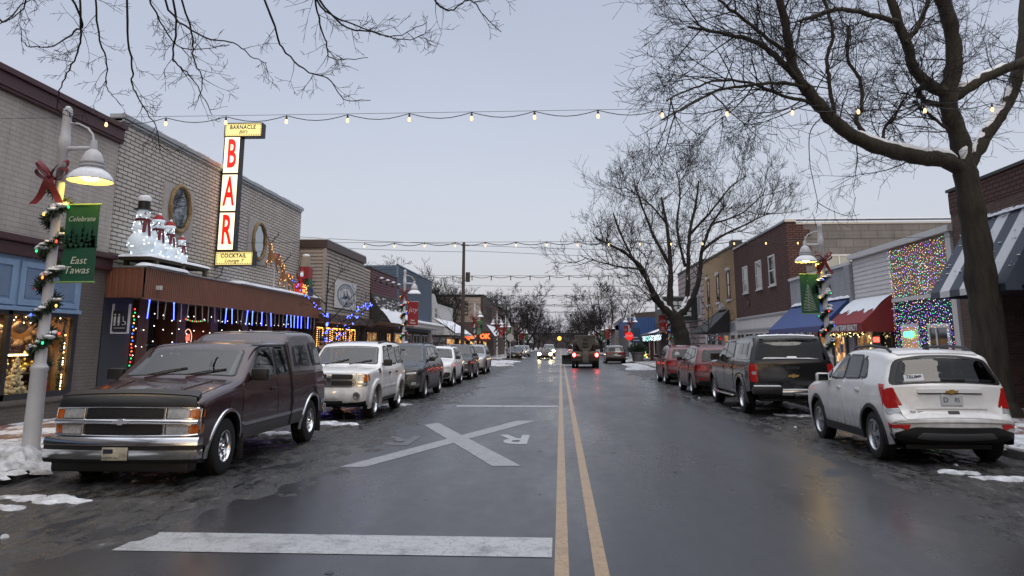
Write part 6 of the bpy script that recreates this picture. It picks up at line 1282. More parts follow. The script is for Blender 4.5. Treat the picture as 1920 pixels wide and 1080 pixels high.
# R7 family shop
R7=bld('family_shop','low stone-fronted shop with upright white letters on its parapet and a lit awning',X,76,95); part('wall',brick_mat('pale_stone',(.40,.36,.33),(.33,.30,.28),(.2,.18,.17),.6,.25,.02),R7,(10.6,24,76.1,79,0,5.9)); part('parapet',mat('dark_shingle',(.04,.042,.048),.8,var=.2),R7,(X,24,79,95,2.6,5.1)); part('back_wall',M_OLDBRICK,R7,(14,24,76.2,95,5,6.6)); part('lower',M_OLDBRICK,R7,(X,24,79,95,0,2.6))
m=MB(); text(m,'FAMILY',1.15,(X-.1,87.2,5.3),'R',sx=2.4,bold=.03,ext=.05); m.build('lettering',M_WTRIM,R7,nrm=False)
awning(R7,72.5,92,X-.2,8.9,3.5,2.75,MATS['dark_shingle'],.05,'dark_awning'); m=MB(); m.grid(lambda u,v:(X-.3-2.0*v,76.5+6.2*u,3.55-.72*v+.05*math.sin(3*v)),10,4); m.build('awning_snow',M_SNOW,R7,smooth=60)
rr=random.Random(12); l=[]; cb=emis('cool_bulb',(.75,.9,1),2); tb=emis('teal_bulb',(.1,.8,.6),1.6)
for i in range(260): y=rr.uniform(72,92); l.append(((8.9+rr.uniform(-.1,.1),y,2.6-rr.random()*.5),.03,tb if 80<y<85 and rr.random()<.6 else cb,U1))
t=thing('icicle_lights','white icicle lights along the dark awning by the far corner','string lights',(8.9,82,2.4)); bulbset(t,l)
part('warm_window',M_INTER2,R7,(X-.04,X-.01,76.3,79.6,.7,2.3)); part('porch_post',M_BRWOOD,R7,(9.0,9.3,81.6,82.2,.15,2.7),(9.0,9.2,91,91.5,.15,2.7))
ct=thing('decorated_tree','small cone tree of glowing multicoloured lights under the far awning','christmas tree',(8.2,83,.15)); m=[emis(n_,c,3) for n_,c in (('tree_red',(1,.1,.05)),('tree_amber',(1,.55,.1)),('tree_green',(.1,1,.2)),('tree_white',(1,.8,.6)))]; l=[]
for i in range(150): h=rr.random(); a=rr.uniform(0,6.3); q=.62*(1-h*.8); l.append(((8.2+q*math.cos(a),83+q*math.sin(a),.4+h*1.9),.05,m[i%4],U1))
MB().lathe([(.6,.3),(.15,2.4),(0,2.5)],(8.2,83,.15),14).build('foliage',MATS['pine_green'],ct)
bulbset(ct,l)
# blue hall and the rest of the right side
R8=bld('blue_hall','royal blue ribbed metal hall beyond the junction on the right',X,101,125); ribs('front_siding',mat('royal_blue_metal',(.022,.075,.22),.45,var=.1),R8,'x',8.6,18,101,2.75,5.1,-1,.35,.05); part('wall',MATS['royal_blue_metal'],R8,(8.65,18,101.08,120,2.7,5.05)); part('lower',mat('dim_front',(.1,.1,.1),.6),R8,(8.65,18,101.05,120,0,2.7)); part('white_ledge',M_WTRIM,R8,(7.9,18,99.9,101,2.62,2.78)); part('lit_picture',emis('picture_lit',(1,.42,.15),.6),R8,(12.05,12.85,100.9,100.94,4.05,4.75)); part('poster',M_PLATE,R8,(12.05,12.85,100.9,100.94,3.2,3.95))
for x in (9,10.2,11.6,13): window(R8,'x',101.04,-1,x,x+.9,.5,2.4,M_WTRIM,M_SHOPGLASS,.1,sill=False)
R9=bld('gable_shop','brown roofed shop behind the double lamps beyond the junction',8.4,121,150); part('wall',M_TANSID,R9,(8.2,20,121,150,0,4.6)); m=MB(); m.poly([(7.4,121,3.9),(20,121,3.9),(16,121,6.8),(11,121,6.4)],(0,29,0)); m.build('roof',mat('brown_roof',(.06,.045,.04),.8,var=.2),R9)
for i,(y0,y1,z,m_,lab) in enumerate(((152,180,5,M_OLDBRICK,'low brick building far down the right side'),(182,220,6,M_WSID,'long white building far down the right side'),(222,300,5,M_TANSID,'farthest tan building on the right'))):
    t=bld('far_shop',lab,X-1,y0,y1); part('wall',m_,t,(X-1,22,y0,y1,0,z)); part('coping',M_DKMETAL,t,(X-1.1,22,y0-.1,y1,z,z+.15)); part('window_band',M_SHOPGLASS,t,(X-1.05,X-1,y0+1,y1-1,.6,2.4))

for x0,x1,y0,y1,z,m_,lab in ((-26,XL,-60,1.3,7.2,M_TANBRICK,'brick row behind the viewer on the left'),(XR,26,-60,1.8,7.0,M_OLDBRICK,'brick row behind the viewer on the right'),(-26,26,-130,-122,6.5,M_OLDBRICK,'brick block added behind the viewer to darken reflections')):
    t=bld('unseen_row',lab,(x0+x1)/2,y0,y1); part('wall',m_,t,(x0,x1,y0,y1,0,z)); part('coping',M_DKMETAL,t,(x0-.1,x1+.1,y0-.1,y1+.1,z,z+.15))  # unseen street continuation and end block, added to darken the reflected horizon
# ---------------- street lamps with their bows, banners and garlands
M_LPAINT=mat('lamp_white_paint',(.52,.53,.55),.4,var=.1,vs_=3)
M_LYEL=emis('lamp_lens',(1,.62,.10),110,'AUTO'); M_LOFF=mat('lamp_lens_off',(.5,.5,.46),.3)
M_BOW=mat('red_velvet',(.16,.010,.012),.6,var=.3,vs_=8); M_PINE=MATS['pine_green']
GREENB=bpy.data.materials.new('green_banner'); GREENB.use_nodes=True
def lamp_head(root,xs,sgn,y,lit,det,zarm=4.49,off=.45):
    n=24 if det else 10; hx=xs+sgn*off
    o=MB(); o.tube([(xs,y,zarm),(hx,y,zarm)],.035,8); o.tube([(xs+sgn*.06,y,4.88)]+[(xs+sgn*(.06+.38*math.sin(a)),y,4.60+.28*math.cos(a)) for a in (.35,.8,1.2,1.57)]+[(hx,y,zarm)],.016,6); o.build('arm',M_LPAINT,root,smooth=50)
    o=MB(); c=(hx,y,zarm); o.lathe([(0,.13),(.04,.12),(.05,.04),(.05,-.02),(.10,-.06),(.14,-.14),(.15,-.20),(.17,-.205),(.17,-.225),(.15,-.23),(.15,-.25),(.18,-.255),(.18,-.275),(.15,-.28),(.15,-.30),(.16,-.33),(.22,-.37),(.275,-.43),(.305,-.475),(.305,-.49),(.265,-.45),(.20,-.40),(.12,-.36),(0,-.35)],c,n); sh=o.build('shade',M_LPAINT,root,smooth=35)
    o=MB(); o.lathe([(0,-.37),(.08,-.38),(.11,-.41),(.11,-.44),(.07,-.475),(0,-.485)],c,n); o.build('lens',M_LYEL if lit else M_LOFF,sh,smooth=60)
    o=MB(); o.lathe([(.31,-.478),(.285,-.415),(.23,-.355),(.165,-.315),(.15,-.30)],c,n); o.build('shade_snow',M_SNOW,sh,smooth=60)
def lamp(x,y,sgn,label,arms=1,lit=False,det=False,z=.14):
    r=thing('street_lamp',label,'street lamp',(x,y,z),0,'street lamps along the kerb'); n=20 if det else 9
    MB().lathe([(.19,0),(.19,.05),(.16,.09),(.125,.13),(.125,.16),(.115,.2),(.104,1.18),(.115,1.2),(.115,1.24),(.10,1.26),(.078,1.30),(.064,3.2),(.066,4.3),(.078,4.32),(.078,4.52),(.066,4.54),(.062,4.86),(.07,4.88),(.06,4.95),(.03,4.99),(0,5.0)],(x,y,z),n).build('pole',M_LPAINT,r,smooth=35)
    lamp_head(r,x,sgn,y,lit,det)
    if arms==2: lamp_head(r,x,-sgn,y,lit,det)
    if arms==2: MB().tube([(x-.02,y,4.9),(x,y,5.5)],.03,6).build('finial',M_LPAINT,r)
    return r
def bow(x,y,z,sc,label,big=True):
    t=thing('ribbon_bow',label,'bow',(x,y,z),0,'red bows on the street lamps'); m=MB()
    def band(pts,w,dirv): 
        pts=[Vector(p) for p in pts]; d=Vector(dirv)*w; m.add([q for p in pts for q in (p-d,p+d)],[(2*i,2*i+2,2*i+3,2*i+1) for i in range(len(pts)-1)])
    for s in (1,-1):
        for up in (.12,.30):
            L=[]
            for k in range(13):
                a=2*math.pi*k/12; L.append((x+s*sc*(.17-.17*math.cos(a)),y-.10-sc*.06*math.sin(a),z+sc*(up*(1-math.cos(a))*.5+.09*math.sin(a))))
            band(L,sc*.07,(0,.75,.5))
        T=[(x+s*sc*.03*k*(1+.2*k),y-.13-.02*math.sin(k*1.3),z-sc*.12*k) for k in range(6)]; band(T,sc*.075,(1,.2,0))
    m.ball((x,y-.13,z),.06*sc,n=8,m=6); o=m.build('ribbon',M_BOW,t,smooth=50)
    return t
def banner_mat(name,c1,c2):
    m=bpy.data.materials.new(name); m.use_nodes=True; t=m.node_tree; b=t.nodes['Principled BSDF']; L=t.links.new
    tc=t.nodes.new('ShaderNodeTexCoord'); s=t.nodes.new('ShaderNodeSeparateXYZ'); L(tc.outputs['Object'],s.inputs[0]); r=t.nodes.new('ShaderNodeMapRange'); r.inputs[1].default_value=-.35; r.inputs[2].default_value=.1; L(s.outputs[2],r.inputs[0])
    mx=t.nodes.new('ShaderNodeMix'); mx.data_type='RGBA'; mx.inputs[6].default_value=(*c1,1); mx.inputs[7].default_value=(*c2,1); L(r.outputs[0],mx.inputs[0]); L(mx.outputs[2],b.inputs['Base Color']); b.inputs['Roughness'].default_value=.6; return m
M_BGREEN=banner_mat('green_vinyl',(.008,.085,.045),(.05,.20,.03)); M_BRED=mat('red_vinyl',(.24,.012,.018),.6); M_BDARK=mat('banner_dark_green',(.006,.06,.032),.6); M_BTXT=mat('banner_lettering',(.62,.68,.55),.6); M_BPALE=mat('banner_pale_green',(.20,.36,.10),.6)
def banner(x,y,sgn,kind,label,det=True,ztop=3.62,w=.5,h=1.08):
    t=thing('banner',label,'banner',(x,y,ztop),0,'banners on the street lamps'); a,b=sorted((x+sgn*.17,x+sgn*(.17+w))); yy=y-.04; cx=(a+b)/2
    m=MB()
    def fn(u,v): return (a+(b-a)*u,yy+.012*math.sin(u*5+v*2),ztop-h*v)
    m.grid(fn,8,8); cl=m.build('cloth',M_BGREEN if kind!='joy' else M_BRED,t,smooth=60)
    [MB().tube([(x,yy,q),(x+sgn*(.19+w),yy,q)],.014,6).build('rod',M_LPAINT if kind=='joy' else M_BPALE,t) for q in (ztop+.012,ztop-h-.012)]
    if not det: return t
    m=MB(); f=yy-.022
    if kind=='celebrate':
        text(m,'Celebrate',.105,(cx,f,ztop-.20),'C',shear=.25,ext=.001,sx=.95); text(m,'East',.145,(cx+.01,f,ztop-h*.735),'C',shear=.25,ext=.001); text(m,'Tawas',.145,(cx,f,ztop-h*.86),'C',shear=.25,ext=.001)
        tr=MB()
        for i,(dx,hh) in enumerate(((-.2,.20),(-.13,.3),(-.05,.22),(.03,.34),(.10,.24),(.17,.3),(.21,.2))):
            z0=ztop-h*.56
            for k in range(4): q=.07*(1-k*.2); zz=z0+hh*k/4.5; tr.poly([(cx+dx-q,f+.009,zz),(cx+dx+q,f+.009,zz),(cx+dx,f+.009,zz+hh*.42)])
        tr.build('print',M_BDARK,cl,nrm=False)
    elif kind=='tree':
        r=random.Random(3)
        for k in range(16):
            z=ztop-.33-.045*k; q=.03+.012*k
            m.tube([(cx-.05-q*.8,f,z+.03-.02*(k%2)),(cx-.05,f,z-.015),(cx-.05+q,f,z+.03)],.005,4)
        m.tube([(cx-.05,f,ztop-.28),(cx-.05,f,ztop-1.02)],.003,4); m.box(cx-.055,cx-.04,f-.002,f,ztop-.19,ztop-.175)
        tr=MB()
        for dx,z0 in ((.10,-.62),(.17,-.55),(.22,-.6)):
            for k in range(4): tr.poly([(cx+dx-.06,f+.009,ztop+z0+k*.07),(cx+dx+.06,f+.009,ztop+z0+k*.07),(cx+dx,f+.009,ztop+z0+k*.07+.14)])
        tr.build('print',M_BDARK,cl,nrm=False)
    else:
        text(m,'joy',.34,(cx,f,ztop-.36),'C',shear=.35,ext=.001,bold=-.004); text(m,'East',.11,(cx,f,ztop-h*.78),'C',ext=.001,bold=.003); text(m,'Tawas',.11,(cx,f,ztop-h*.89),'C',ext=.001,bold=.003)
    m.build('lettering',M_BTXT if kind!='joy' else M_WTRIM,cl,nrm=False); return t
BC=[emis('bulb_red',(1,.05,.03),3),emis('bulb_blue',(.04,.12,1),3.5),emis('bulb_green',(.03,.8,.25),2),emis('bulb_orange',(1,.20,.03),3.5),emis('bulb_amber',(1,.5,.1),3)]
def garland(x,y,z0,z1,label,seed=1,turns=5.5,det=True,snow=.6,sgn=1):
    t=thing('pole_garland',label,'garland',(x,y,z0),0,'garlands wound round the lamp posts'); r=random.Random(seed); m=MB(); s=MB(); n=int(2600 if det else 60); hp=lambda q:(x+.12*math.cos(q*turns*6.283+1),y+.12*math.sin(q*turns*6.283+1),z0+(z1-z0)*q)
    if det:
        for i in range(n):
            q=r.random(); p=Vector(hp(q)); d=Vector((r.gauss(0,1),r.gauss(0,1),r.gauss(0,1))).normalized()*r.uniform(.06,.13); m.tube([p,p+d],[.012,.003],3,cap=False)
        for i in range(int(120*snow)):
            q=r.random(); p=Vector(hp(q)); 
            if p.y>y+.05: continue
            s.ball(p+Vector((r.uniform(-.03,.03),-.02,.045)),r.uniform(.03,.07),(1.4,1,.55),7,5,.3,r)
        m.build('needles',M_PINE,t); s.build('snow_clumps',M_SNOW,t,smooth=60)
        for i in range(20):
            q=(i+.5)/20; p=Vector(hp(q)); d=Vector((p.x-x,p.y-y,0)).normalized()*.06
            MB().ball(p+d*1.25,.0155,(1,1,1.5),8,6).build('bulb',BC[(i*3+seed)%5],t,smooth=60)
    else:
        m.tube([hp(k/n) for k in range(n+1)],[.05+.02*(k%2) for k in range(n+1)],5); m.build('needles',M_PINE,t)
    return t
# (x, y, street side sign, arms, lit, detail, banner, label)
LAMPS=[(-7.2,10.77,1,1,1,1,'celebrate','near left lamp glowing yellow beside the gift shop'),(-7.2,36.5,1,1,0,1,'joy','left lamp in front of the slate blue shop'),(-7.2,67,1,1,0,0,'tree','left lamp before the arrow sign'),(-7.2,91,1,2,0,0,'joy','first double-headed lamp on the left'),(-7.2,105,1,2,0,0,'tree','second double-headed lamp on the left'),(-7.2,138,1,1,0,0,'joy','left lamp beyond the far black car'),(-7.2,160,1,2,0,0,'tree','farthest double lamp on the left'),
 (7.45,22.9,-1,1,1,1,'tree','right lamp glowing above the blue awning'),(7.2,53.6,-1,1,0,1,'joy','right lamp tucked behind the forked tree'),(7.2,83,-1,2,0,0,'joy','right double lamp by the stop sign'),(7.2,117,-1,2,0,0,'joy','right double lamp left of the blue hall'),(7.2,128,-1,1,0,0,'tree','right lamp beside the far leaning tree'),(7.2,165,-1,2,0,0,'joy','right double lamp above the salt truck'),(7.2,190,-1,2,0,0,'tree','farthest right double lamp')]
for i,(x,y,sg,ar,lit,det,bk,lab) in enumerate(LAMPS):
    w_=lab.split(); zz=.14
    lamp(x,y,sg,'white '+lab,ar,lit,det,zz)
    bow(x+(.02 if i else -.08),y,zz+3.92 if det else zz+3.7,.68 if det else 1.2,'red bow tied on the '+lab)
    banner(x,y,sg,bk,{'celebrate':'green celebration banner on the ','joy':'red joy banner on the ','tree':'green fir tree banner on the '}[bk]+lab,det or y<100,zz+3.50)
    garland(x,y,zz+1.25,zz+3.8,'pine garland wound round the '+lab,i+1,det=bool(det))
# ---------------- festoon strings across the street
bm_=MB(); bm_.lathe([(.012,0),(.018,-.02),(.032,-.05),(.034,-.11),(.02,-.115)],(0,0,0),10); bm_.mi=1; bm_.lathe([(.02,-.112),(.036,-.15),(.046,-.19),(.042,-.225),(.02,-.25),(0,-.255)],(0,0,0),10)
M_BULB=emis('festoon_bulb',(1,.56,.24),2.6); proto=bm_.build('bulb',[M_WIRE,M_BULB],smooth=50); 
bm_=MB(); bm_.lathe([(.012,0),(.03,-.03),(.034,-.11),(.02,-.115)],(0,0,0),7); bm_.mi=1; bm_.lathe([(.02,-.112),(.045,-.19),(.02,-.25),(0,-.255)],(0,0,0),7); proto2=bm_.build('bulb',[M_WIRE,mat('festoon_bulb_far',(.10,.09,.08),.2,emit=.12,ecol=(1,.75,.5),samp='NONE')],smooth=50)
first=True;first2=True
for j,(y,z,xa,xb,lab) in enumerate(((10.8,4.97,-12.4,13,'nearest string of warm bulbs across the street, passing the tall sign'),(22.9,4.66,-6.2,10.5,'second string of bulbs across the street, ending at the brick building'),(36.5,4.84,-7.2,8,'third string of bulbs across the street, behind the utility pole'),(53.6,5.0,-7.2,7.2,'fourth string of bulbs between the forked tree and the left kerb'),(67,5.05,-7.2,7.2,'fifth string of bulbs high above the salt truck'),(83,5.1,-7.2,7.2,'farthest string of bulbs over the junction'))):
    t=thing('string_lights',lab,'string lights',(0,y,z),0,'bulb strings across the street'); c=MB(); rw=.006 if j==0 else .008+.0025*j
    ca=-10.9 if j==1 else xa; cb_=11.2 if j==1 else xb; c.tube([(ca+(cb_-ca)*k/20,y,z+.03-.05*math.sin(math.pi*k/20)) for k in range(21)],rw*.55,4); xs=[]; x=-6.61 if j==0 else xa+.45
    while x<min(xb,7.1): xs.append(x); x+=.897
    P=[]
    for k,x in enumerate(xs):
        P.append((x,y-.01,z-.03)); 
        if k<len(xs)-1: P+=[(x+.15,y-.01,z-.07),(x+.3,y-.01,z-.10),(x+.45,y-.01,z-.11),(x+.6,y-.01,z-.10),(x+.75,y-.01,z-.07)]
    c.tube(P,rw,4); c.build('cable',M_WIRE,t)
    for x in xs:
        pr=proto if j<2 else proto2
        if (j<2 and first): o=proto; first=False
        elif j>=2 and first2: o=proto2; first2=False
        else: o=pr.copy(); C.objects.link(o)
        o.parent=t; o.location=(x,-.01,-.03); o.scale=(.48,)*3 if j<2 else (.8,)*3
# ---------------- utility pole and wires
u=thing('utility_pole','tall brown timber utility pole with a small dark box near its top','utility pole',(-7.05,57.5,.14)); MB().tube([(-7.05,57.5,.1),(-7.02,57.5,9.1)],[.16,.10],10).build('pole',mat('weathered_timber',(.07,.055,.048),.85,var=.25,vs_=5,stretch=(1,1,.1)),u,smooth=50); part('box',M_BLACK,u,(-6.85,-6.55,57.35,57.6,6.2,6.9)); part('top_bracket',M_DKMETAL,u,(-7.2,-6.6,57.42,57.52,8.85,8.93)); 
for i,(a,b_,lab) in enumerate((((-7,57.5,8.95),(-30,40,8.9),'upper wire running left from the utility pole'),((-7,57.5,8.9),(30,66,9.4),'upper wire crossing the street from the utility pole'),((-7,57.5,8.5),(30,66,8.6),'second wire crossing the street from the utility pole'),((-7,57.5,8.4),(-30,38,8.0),'lower wire running left from the utility pole'),((-14,98,9.0),(24,98,9.2),'thin wire over the far junction'),((-14,98.5,7.6),(24,98.5,7.9),'lower wire over the far junction'),((-14,99,6.9),(24,99,6.4),'lowest wire over the far junction'))):
    m=MB(); A_,B2=Vector(a),Vector(b_); m.tube([A_.lerp(B2,k/16)-Vector((0,0,.35*math.sin(math.pi*k/16))) for k in range(17)],.014 if i<4 else .02,4); props(m.build('overhead_wire',M_WIRE),lab,'wire','overhead wires')
# ---------------- signs, planter, traffic signal
t=thing('stop_sign','red octagonal stop sign facing the viewer by the stone planter','stop sign',(6.75,79.5,.14)); MB().tube([(6.75,79.5,.1),(6.75,79.5,3.6)],.06,8).build('pole',M_LPAINT,t); n=8
o=MB().poly([(6.75+.42*math.cos(math.pi/8+k*math.pi/4),79.40,2.55+.42*math.sin(math.pi/8+k*math.pi/4)) for k in range(8)],(0,.03,0)).build('plate',mat('sign_red',(.26,.012,.016),.4),t); m=MB(); text(m,'STOP',.28,(6.75,79.395,2.55),'C',bold=.012); m.build('lettering',M_WTRIM,o,nrm=False)
t=thing('notice_sign','dark blue upright sign board right of the red stop sign','sign',(7.5,80.2,.14)); part('pole',M_LPAINT,t,(7.45,7.55,80.2,80.3,.1,3.3)); o=part('board',mat('sign_blue',(.015,.05,.11),.4),t,(7.1,7.9,80.12,80.19,1.9,3.35)); m=MB(); [m.box(7.2,7.8-.15*(k%2),80.10,80.118,2.1+k*.28,2.18+k*.28) for k in range(2)]; m.build('lettering',M_PLATE,o)
t=thing('round_sign','pale round sign back on a thin post at the left far kerb','sign',(-5.85,93.5,.14)); MB().tube([(-5.85,93.5,.1),(-5.85,93.5,3.0)],.04,8).build('pole',M_LPAINT,t); MB().poly([(-5.85+.46*math.cos(math.pi/8+k*math.pi/4),93.4,2.55+.46*math.sin(math.pi/8+k*math.pi/4)) for k in range(8)],(0,.03,0)).build('plate',mat('sign_back',(.40,.42,.44),.5,.2),t)
t=thing('planter','round grey stone planter overflowing with evergreen sprigs on the right corner','planter',(7.35,77.5,.14)); MB().lathe([(.42,0),(.5,.05),(.62,.75),(.70,.8),(.70,.9),(.58,.9),(.5,.8),(0,.8)],(7.35,77.5,.14),20).build('pot',mat('planter_stone',(.16,.16,.17),.8,var=.2,vs_=6),t,smooth=40); m=MB(); r=random.Random(7)
for i in range(420):
    a=r.uniform(0,6.28); e=r.uniform(.1,1.3); L=r.uniform(.4,1.05); p=Vector((7.35+r.uniform(-.4,.4),77.5+r.uniform(-.4,.4),1.0)); d=Vector((math.cos(a)*math.cos(e),math.sin(a)*math.cos(e),math.sin(e)))*L; m.tube([p,p+d*.6,p+d],[.03,.05,.006],4)
m.build('greenery',mat('winter_greens',(.02,.035,.02),.8,var=.5,vs_=6),t)
t=thing('traffic_signal','distant hanging traffic signal showing an orange glow above the vanishing road','traffic signal',(-.4,300,4.2)); part('housing',M_BLACK,t,(-.8,0,300,300.3,3.4,5.4)); MB().ball((-.4,299.9,4.1),.75,(1,.3,1),12,8).build('lens',emis('signal_orange',(1,.36,.05),3.5),t,smooth=60); MB().tube([(-14,300.2,6),(-.4,300.2,5.5),(14,300.2,6)],.06,4).build('wire',M_WIRE,t)
# ---------------- displays on the bar's canopy
M_LED=mat('led_snow_white',(.64,.70,.76),.5,emit=.27,ecol=(.75,.88,1),samp='NONE',bump=.5,bs=18); M_LEDB=emis('led_dot',(.85,.94,1),4)
Pf=thing('timber_platform','low snow-topped timber platform on the bar canopy carrying the snowmen','platform',(-10.35,20,3.56)); part('deck',mat('grey_timber',(.10,.085,.06),.85,var=.25,vs_=4),Pf,(-10.80,-9.96,18.7,21.9,3.74,3.80)); 
for x,y in ((-10.0,19.0),(-10.0,20.4),(-10.0,21.75),(-10.75,19.0),(-10.75,21.75)): part('leg',MATS['grey_timber'],Pf,(x-.05,x+.05,y-.06,y+.06,3.56,3.74))
m=MB(); snowrow(m,-10.85,-9.92,18.6,22.0,3.80,.10,9); m.build('platform_snow',M_SNOW,Pf,smooth=60)
r=random.Random(11)
def snowman(px,zb,s,label,hat):
    x=-10.35; y=PX(px,480,x)[1]; t=thing('snowman',label,'snowman',(x,y,zb),0,'lighted snowman family on the canopy'); b=MB(); H=[(0,.30*s,.30*s),(0,.66*s,.22*s),(0,.97*s,.155*s)]
    for _,z,q in H: b.ball((x,y,zb+z),q,(1,1,.95),16,12)
    b.build('body',M_LED,t,smooth=70); d=[]
    for i in range(int(80*s)):
        _,z,q=r.choice(H[:2]+H); a=r.uniform(0,6.28); c=r.uniform(-.9,.9); v=Vector((math.cos(a)*math.sqrt(1-c*c),math.sin(a)*math.sqrt(1-c*c),c)); d.append((Vector((x,y,zb+z))+v*q,.011,M_LEDB,U1))
    bulbset(t,d)
    sc=MB(); sc.lathe([(.15*s,0),(.17*s,.02*s),(.17*s,.06*s),(.14*s,.08*s)],(x,y,zb+.80*s),14); sc.poly([(x+.16*s,y-.10*s,zb+.83*s),(x+.18*s,y-.02*s,zb+.83*s),(x+.25*s,y-.06*s,zb+.45*s),(x+.24*s,y-.15*s,zb+.45*s)],(.01,0,0)); sc.poly([(x+.10*s,y-.16*s,zb+.83*s),(x+.16*s,y-.10*s,zb+.83*s),(x+.20*s,y-.22*s,zb+.52*s),(x+.14*s,y-.26*s,zb+.52*s)],(.01,0,0)); sc.build('scarf',mat('scarf_red',(.13,.012,.02),.7),t,smooth=40)
    f=MB(); 
    for dy in (-.05,.06): f.ball((x+.13*s,y-.10*s+dy*s,zb+1.01*s),.018*s,n=6,m=4)
    f.build('eyes',M_BLACK,t); MB().lathe([(.022*s,0),(0,-.12*s)],(x+.12*s,y-.12*s,zb+.97*s),8,'y').build('nose',M_AMBER,t,smooth=60)
    h=MB(); c=(x,y,zb+1.08*s)
    if hat=='top':
        h.lathe([(0,.0),(.21*s,.0),(.21*s,.025*s),(.13*s,.03*s),(.14*s,.30*s),(0,.30*s)],c,16); h.build('top_hat',M_BLACK,t,smooth=35); MB().lathe([(.145*s,.21*s),(.155*s,.30*s),(.10*s,.35*s),(0,.36*s)],c,14).build('hat_snow',M_SNOW,t,smooth=60)
    else:
        h.lathe([(.165*s,.0),(.155*s,.08*s),(.09*s,.17*s),(0,.22*s)],c,14); h.build('santa_hat',mat('hat_red',(.35,.015,.02),.7),t,smooth=60); w_=MB(); w_.lathe([(.15*s,-.03*s),(.18*s,-.01*s),(.17*s,.05*s),(.14*s,.06*s)],c,14); w_.ball((x,y+.05*s,c[2]+.22*s),.05*s,n=8,m=6); w_.build('hat_trim',M_LED,t,smooth=60)
    ar=MB()
    for sy in (1,-1): ar.tube([(x+.1*s,y+sy*.20*s,zb+.72*s),(x+.14*s,y+sy*.36*s,zb+.80*s),(x+.15*s,y+sy*.42*s,zb+.88*s)],[.02*s,.014*s,.008*s],5)
    ar.build('stick_arms',M_BLACK,t)
snowman(262,3.84,1.06,'tallest lighted snowman in a black top hat on the canopy platform','top'); snowman(292,3.84,.90,'second lighted snowman with red hat, beside the top-hatted one','santa'); snowman(314,3.84,.84,'third lighted snowman with bright red cap, before the smallest one','santa'); snowman(339,3.83,.60,'smallest lighted snowman, at the far end of the snowman row','santa')
def skinned(name,verts,edges,radii,m,parent,root=0,sub=1):
    """grow a continuous surface over a jointed skeleton and keep the finished mesh"""
    me=bpy.data.meshes.new(name+'_skeleton'); me.from_pydata([tuple(v) for v in verts],edges,[]); o=bpy.data.objects.new(name+'_skeleton',me); C.objects.link(o)
    o.modifiers.new('skin','SKIN'); bpy.context.view_layer.update()
    lay=me.skin_vertices
    if lay:
        for i,d in enumerate(lay[0].data): d.radius=(radii[i],radii[i]); d.use_root=(i==root); d.use_loose=False
    sb=o.modifiers.new('sub','SUBSURF'); sb.levels=sub; sb.render_levels=sub; me.update_tag(); bpy.context.view_layer.update()
    ev=o.evaluated_get(bpy.context.evaluated_depsgraph_get()); fm=bpy.data.meshes.new_from_object(ev); b=MB(); b.add([v.co[:] for v in fm.vertices],[tuple(p.vertices) for p in fm.polygons]); bpy.data.objects.remove(o); bpy.data.meshes.remove(me); bpy.data.meshes.remove(fm)
    return b.build(name,m,parent,smooth=80)
M_DEER=mat('deer_tan',(.26,.13,.07),.8,var=.3,vs_=10,emit=.03,ecol=(1,.5,.15),samp='NONE')
def reindeer(px,py,sc,label,glow):
    x=-10.15; v=PX(px,py,x); y0,z0=v[1],v[2]; t=thing('reindeer',label,'reindeer',(x,y0,3.6),0,'lighted reindeer on the canopy')
    Q=lambda dy,dz,dx=0:(x+dx*sc,y0+dy*sc,z0+dz*sc)
    V=[Q(.42,.0),Q(.1,-.03),Q(-.28,.02),Q(-.42,.18),Q(-.50,.42),Q(-.54,.52),Q(-.74,.46)]; E=[(i,i+1) for i in range(6)]; Rr=[.15,.165,.17,.10,.07,.075,.045]
    for dx in (-.1,.1):
        k=len(V); V+=[Q(-.36,-.16,dx),Q(-.62,-.24,dx),Q(-.56,-.46,dx)]; E+=[(2,k),(k,k+1),(k+1,k+2)]; Rr+=[.07,.045,.03]
        k=len(V); V+=[Q(.48,-.18,dx),Q(.60,-.36,dx),Q(.82,-.56,dx)]; E+=[(0,k),(k,k+1),(k+1,k+2)]; Rr+=[.09,.05,.03]
    k=len(V); V+=[Q(.58,.1)]; E+=[(0,k)]; Rr+=[.04]
    skinned('body',V,E,[q*sc for q in Rr],M_DEER,t,1)
    a=MB()
    for s in (1,-1):
        P=[Q(-.52,.58,s*.04),Q(-.44,.74,s*.14),Q(-.34,.88,s*.24),Q(-.40,1.02,s*.28)]; a.tube(P,[.022*sc,.02*sc,.016*sc,.008*sc],5)
        for i,(dy,dz) in ((1,(-.14,.10)),(2,(.12,.10)),(2,(-.10,.14)),(1,(.1,.12))): a.tube([P[i],Vector(P[i])+Vector((s*.03,dy,dz))*sc],[.015*sc,.006*sc],5)
    a.build('antlers',M_DKMETAL,t); b=MB(); b.ball(Q(.08,.06),.17*sc,(1.05,.6,.75),10,8); b.build('saddle',MATS['hat_red'],t,smooth=60); c=MB(); c.tube([Q(-.36,.2,-.12),Q(-.42,.1,0),Q(-.36,.2,.12)],.03*sc,6); c.build('collar',M_LED,t)
    MB().tube([Q(.1,-.1),(x,y0+.12,3.6)],.02,6).build('post',M_WTRIM,t); l=[]; rr=random.Random(int(px)); dl=emis('deer_led',(1,.5,.12),3.5)
    for i in range(glow):
        j=rr.randrange(len(E)); p=Vector(V[E[j][0]]).lerp(Vector(V[E[j][1]]),rr.random()); q=Rr[E[j][1]]*sc*1.05; l.append((p+Vector((rr.choice((.9,.9,-.5))*q,rr.uniform(-.7,.3)*q,rr.uniform(-.5,.8)*q)),.012,dl,U1))
    bulbset(t,l)
reindeer(514,483,.84,'upper tan reindeer with red saddle leaping above the canopy snow',30); reindeer(537,519,.84,'lower reindeer wrapped in amber lights, nearer the toy stack',70)
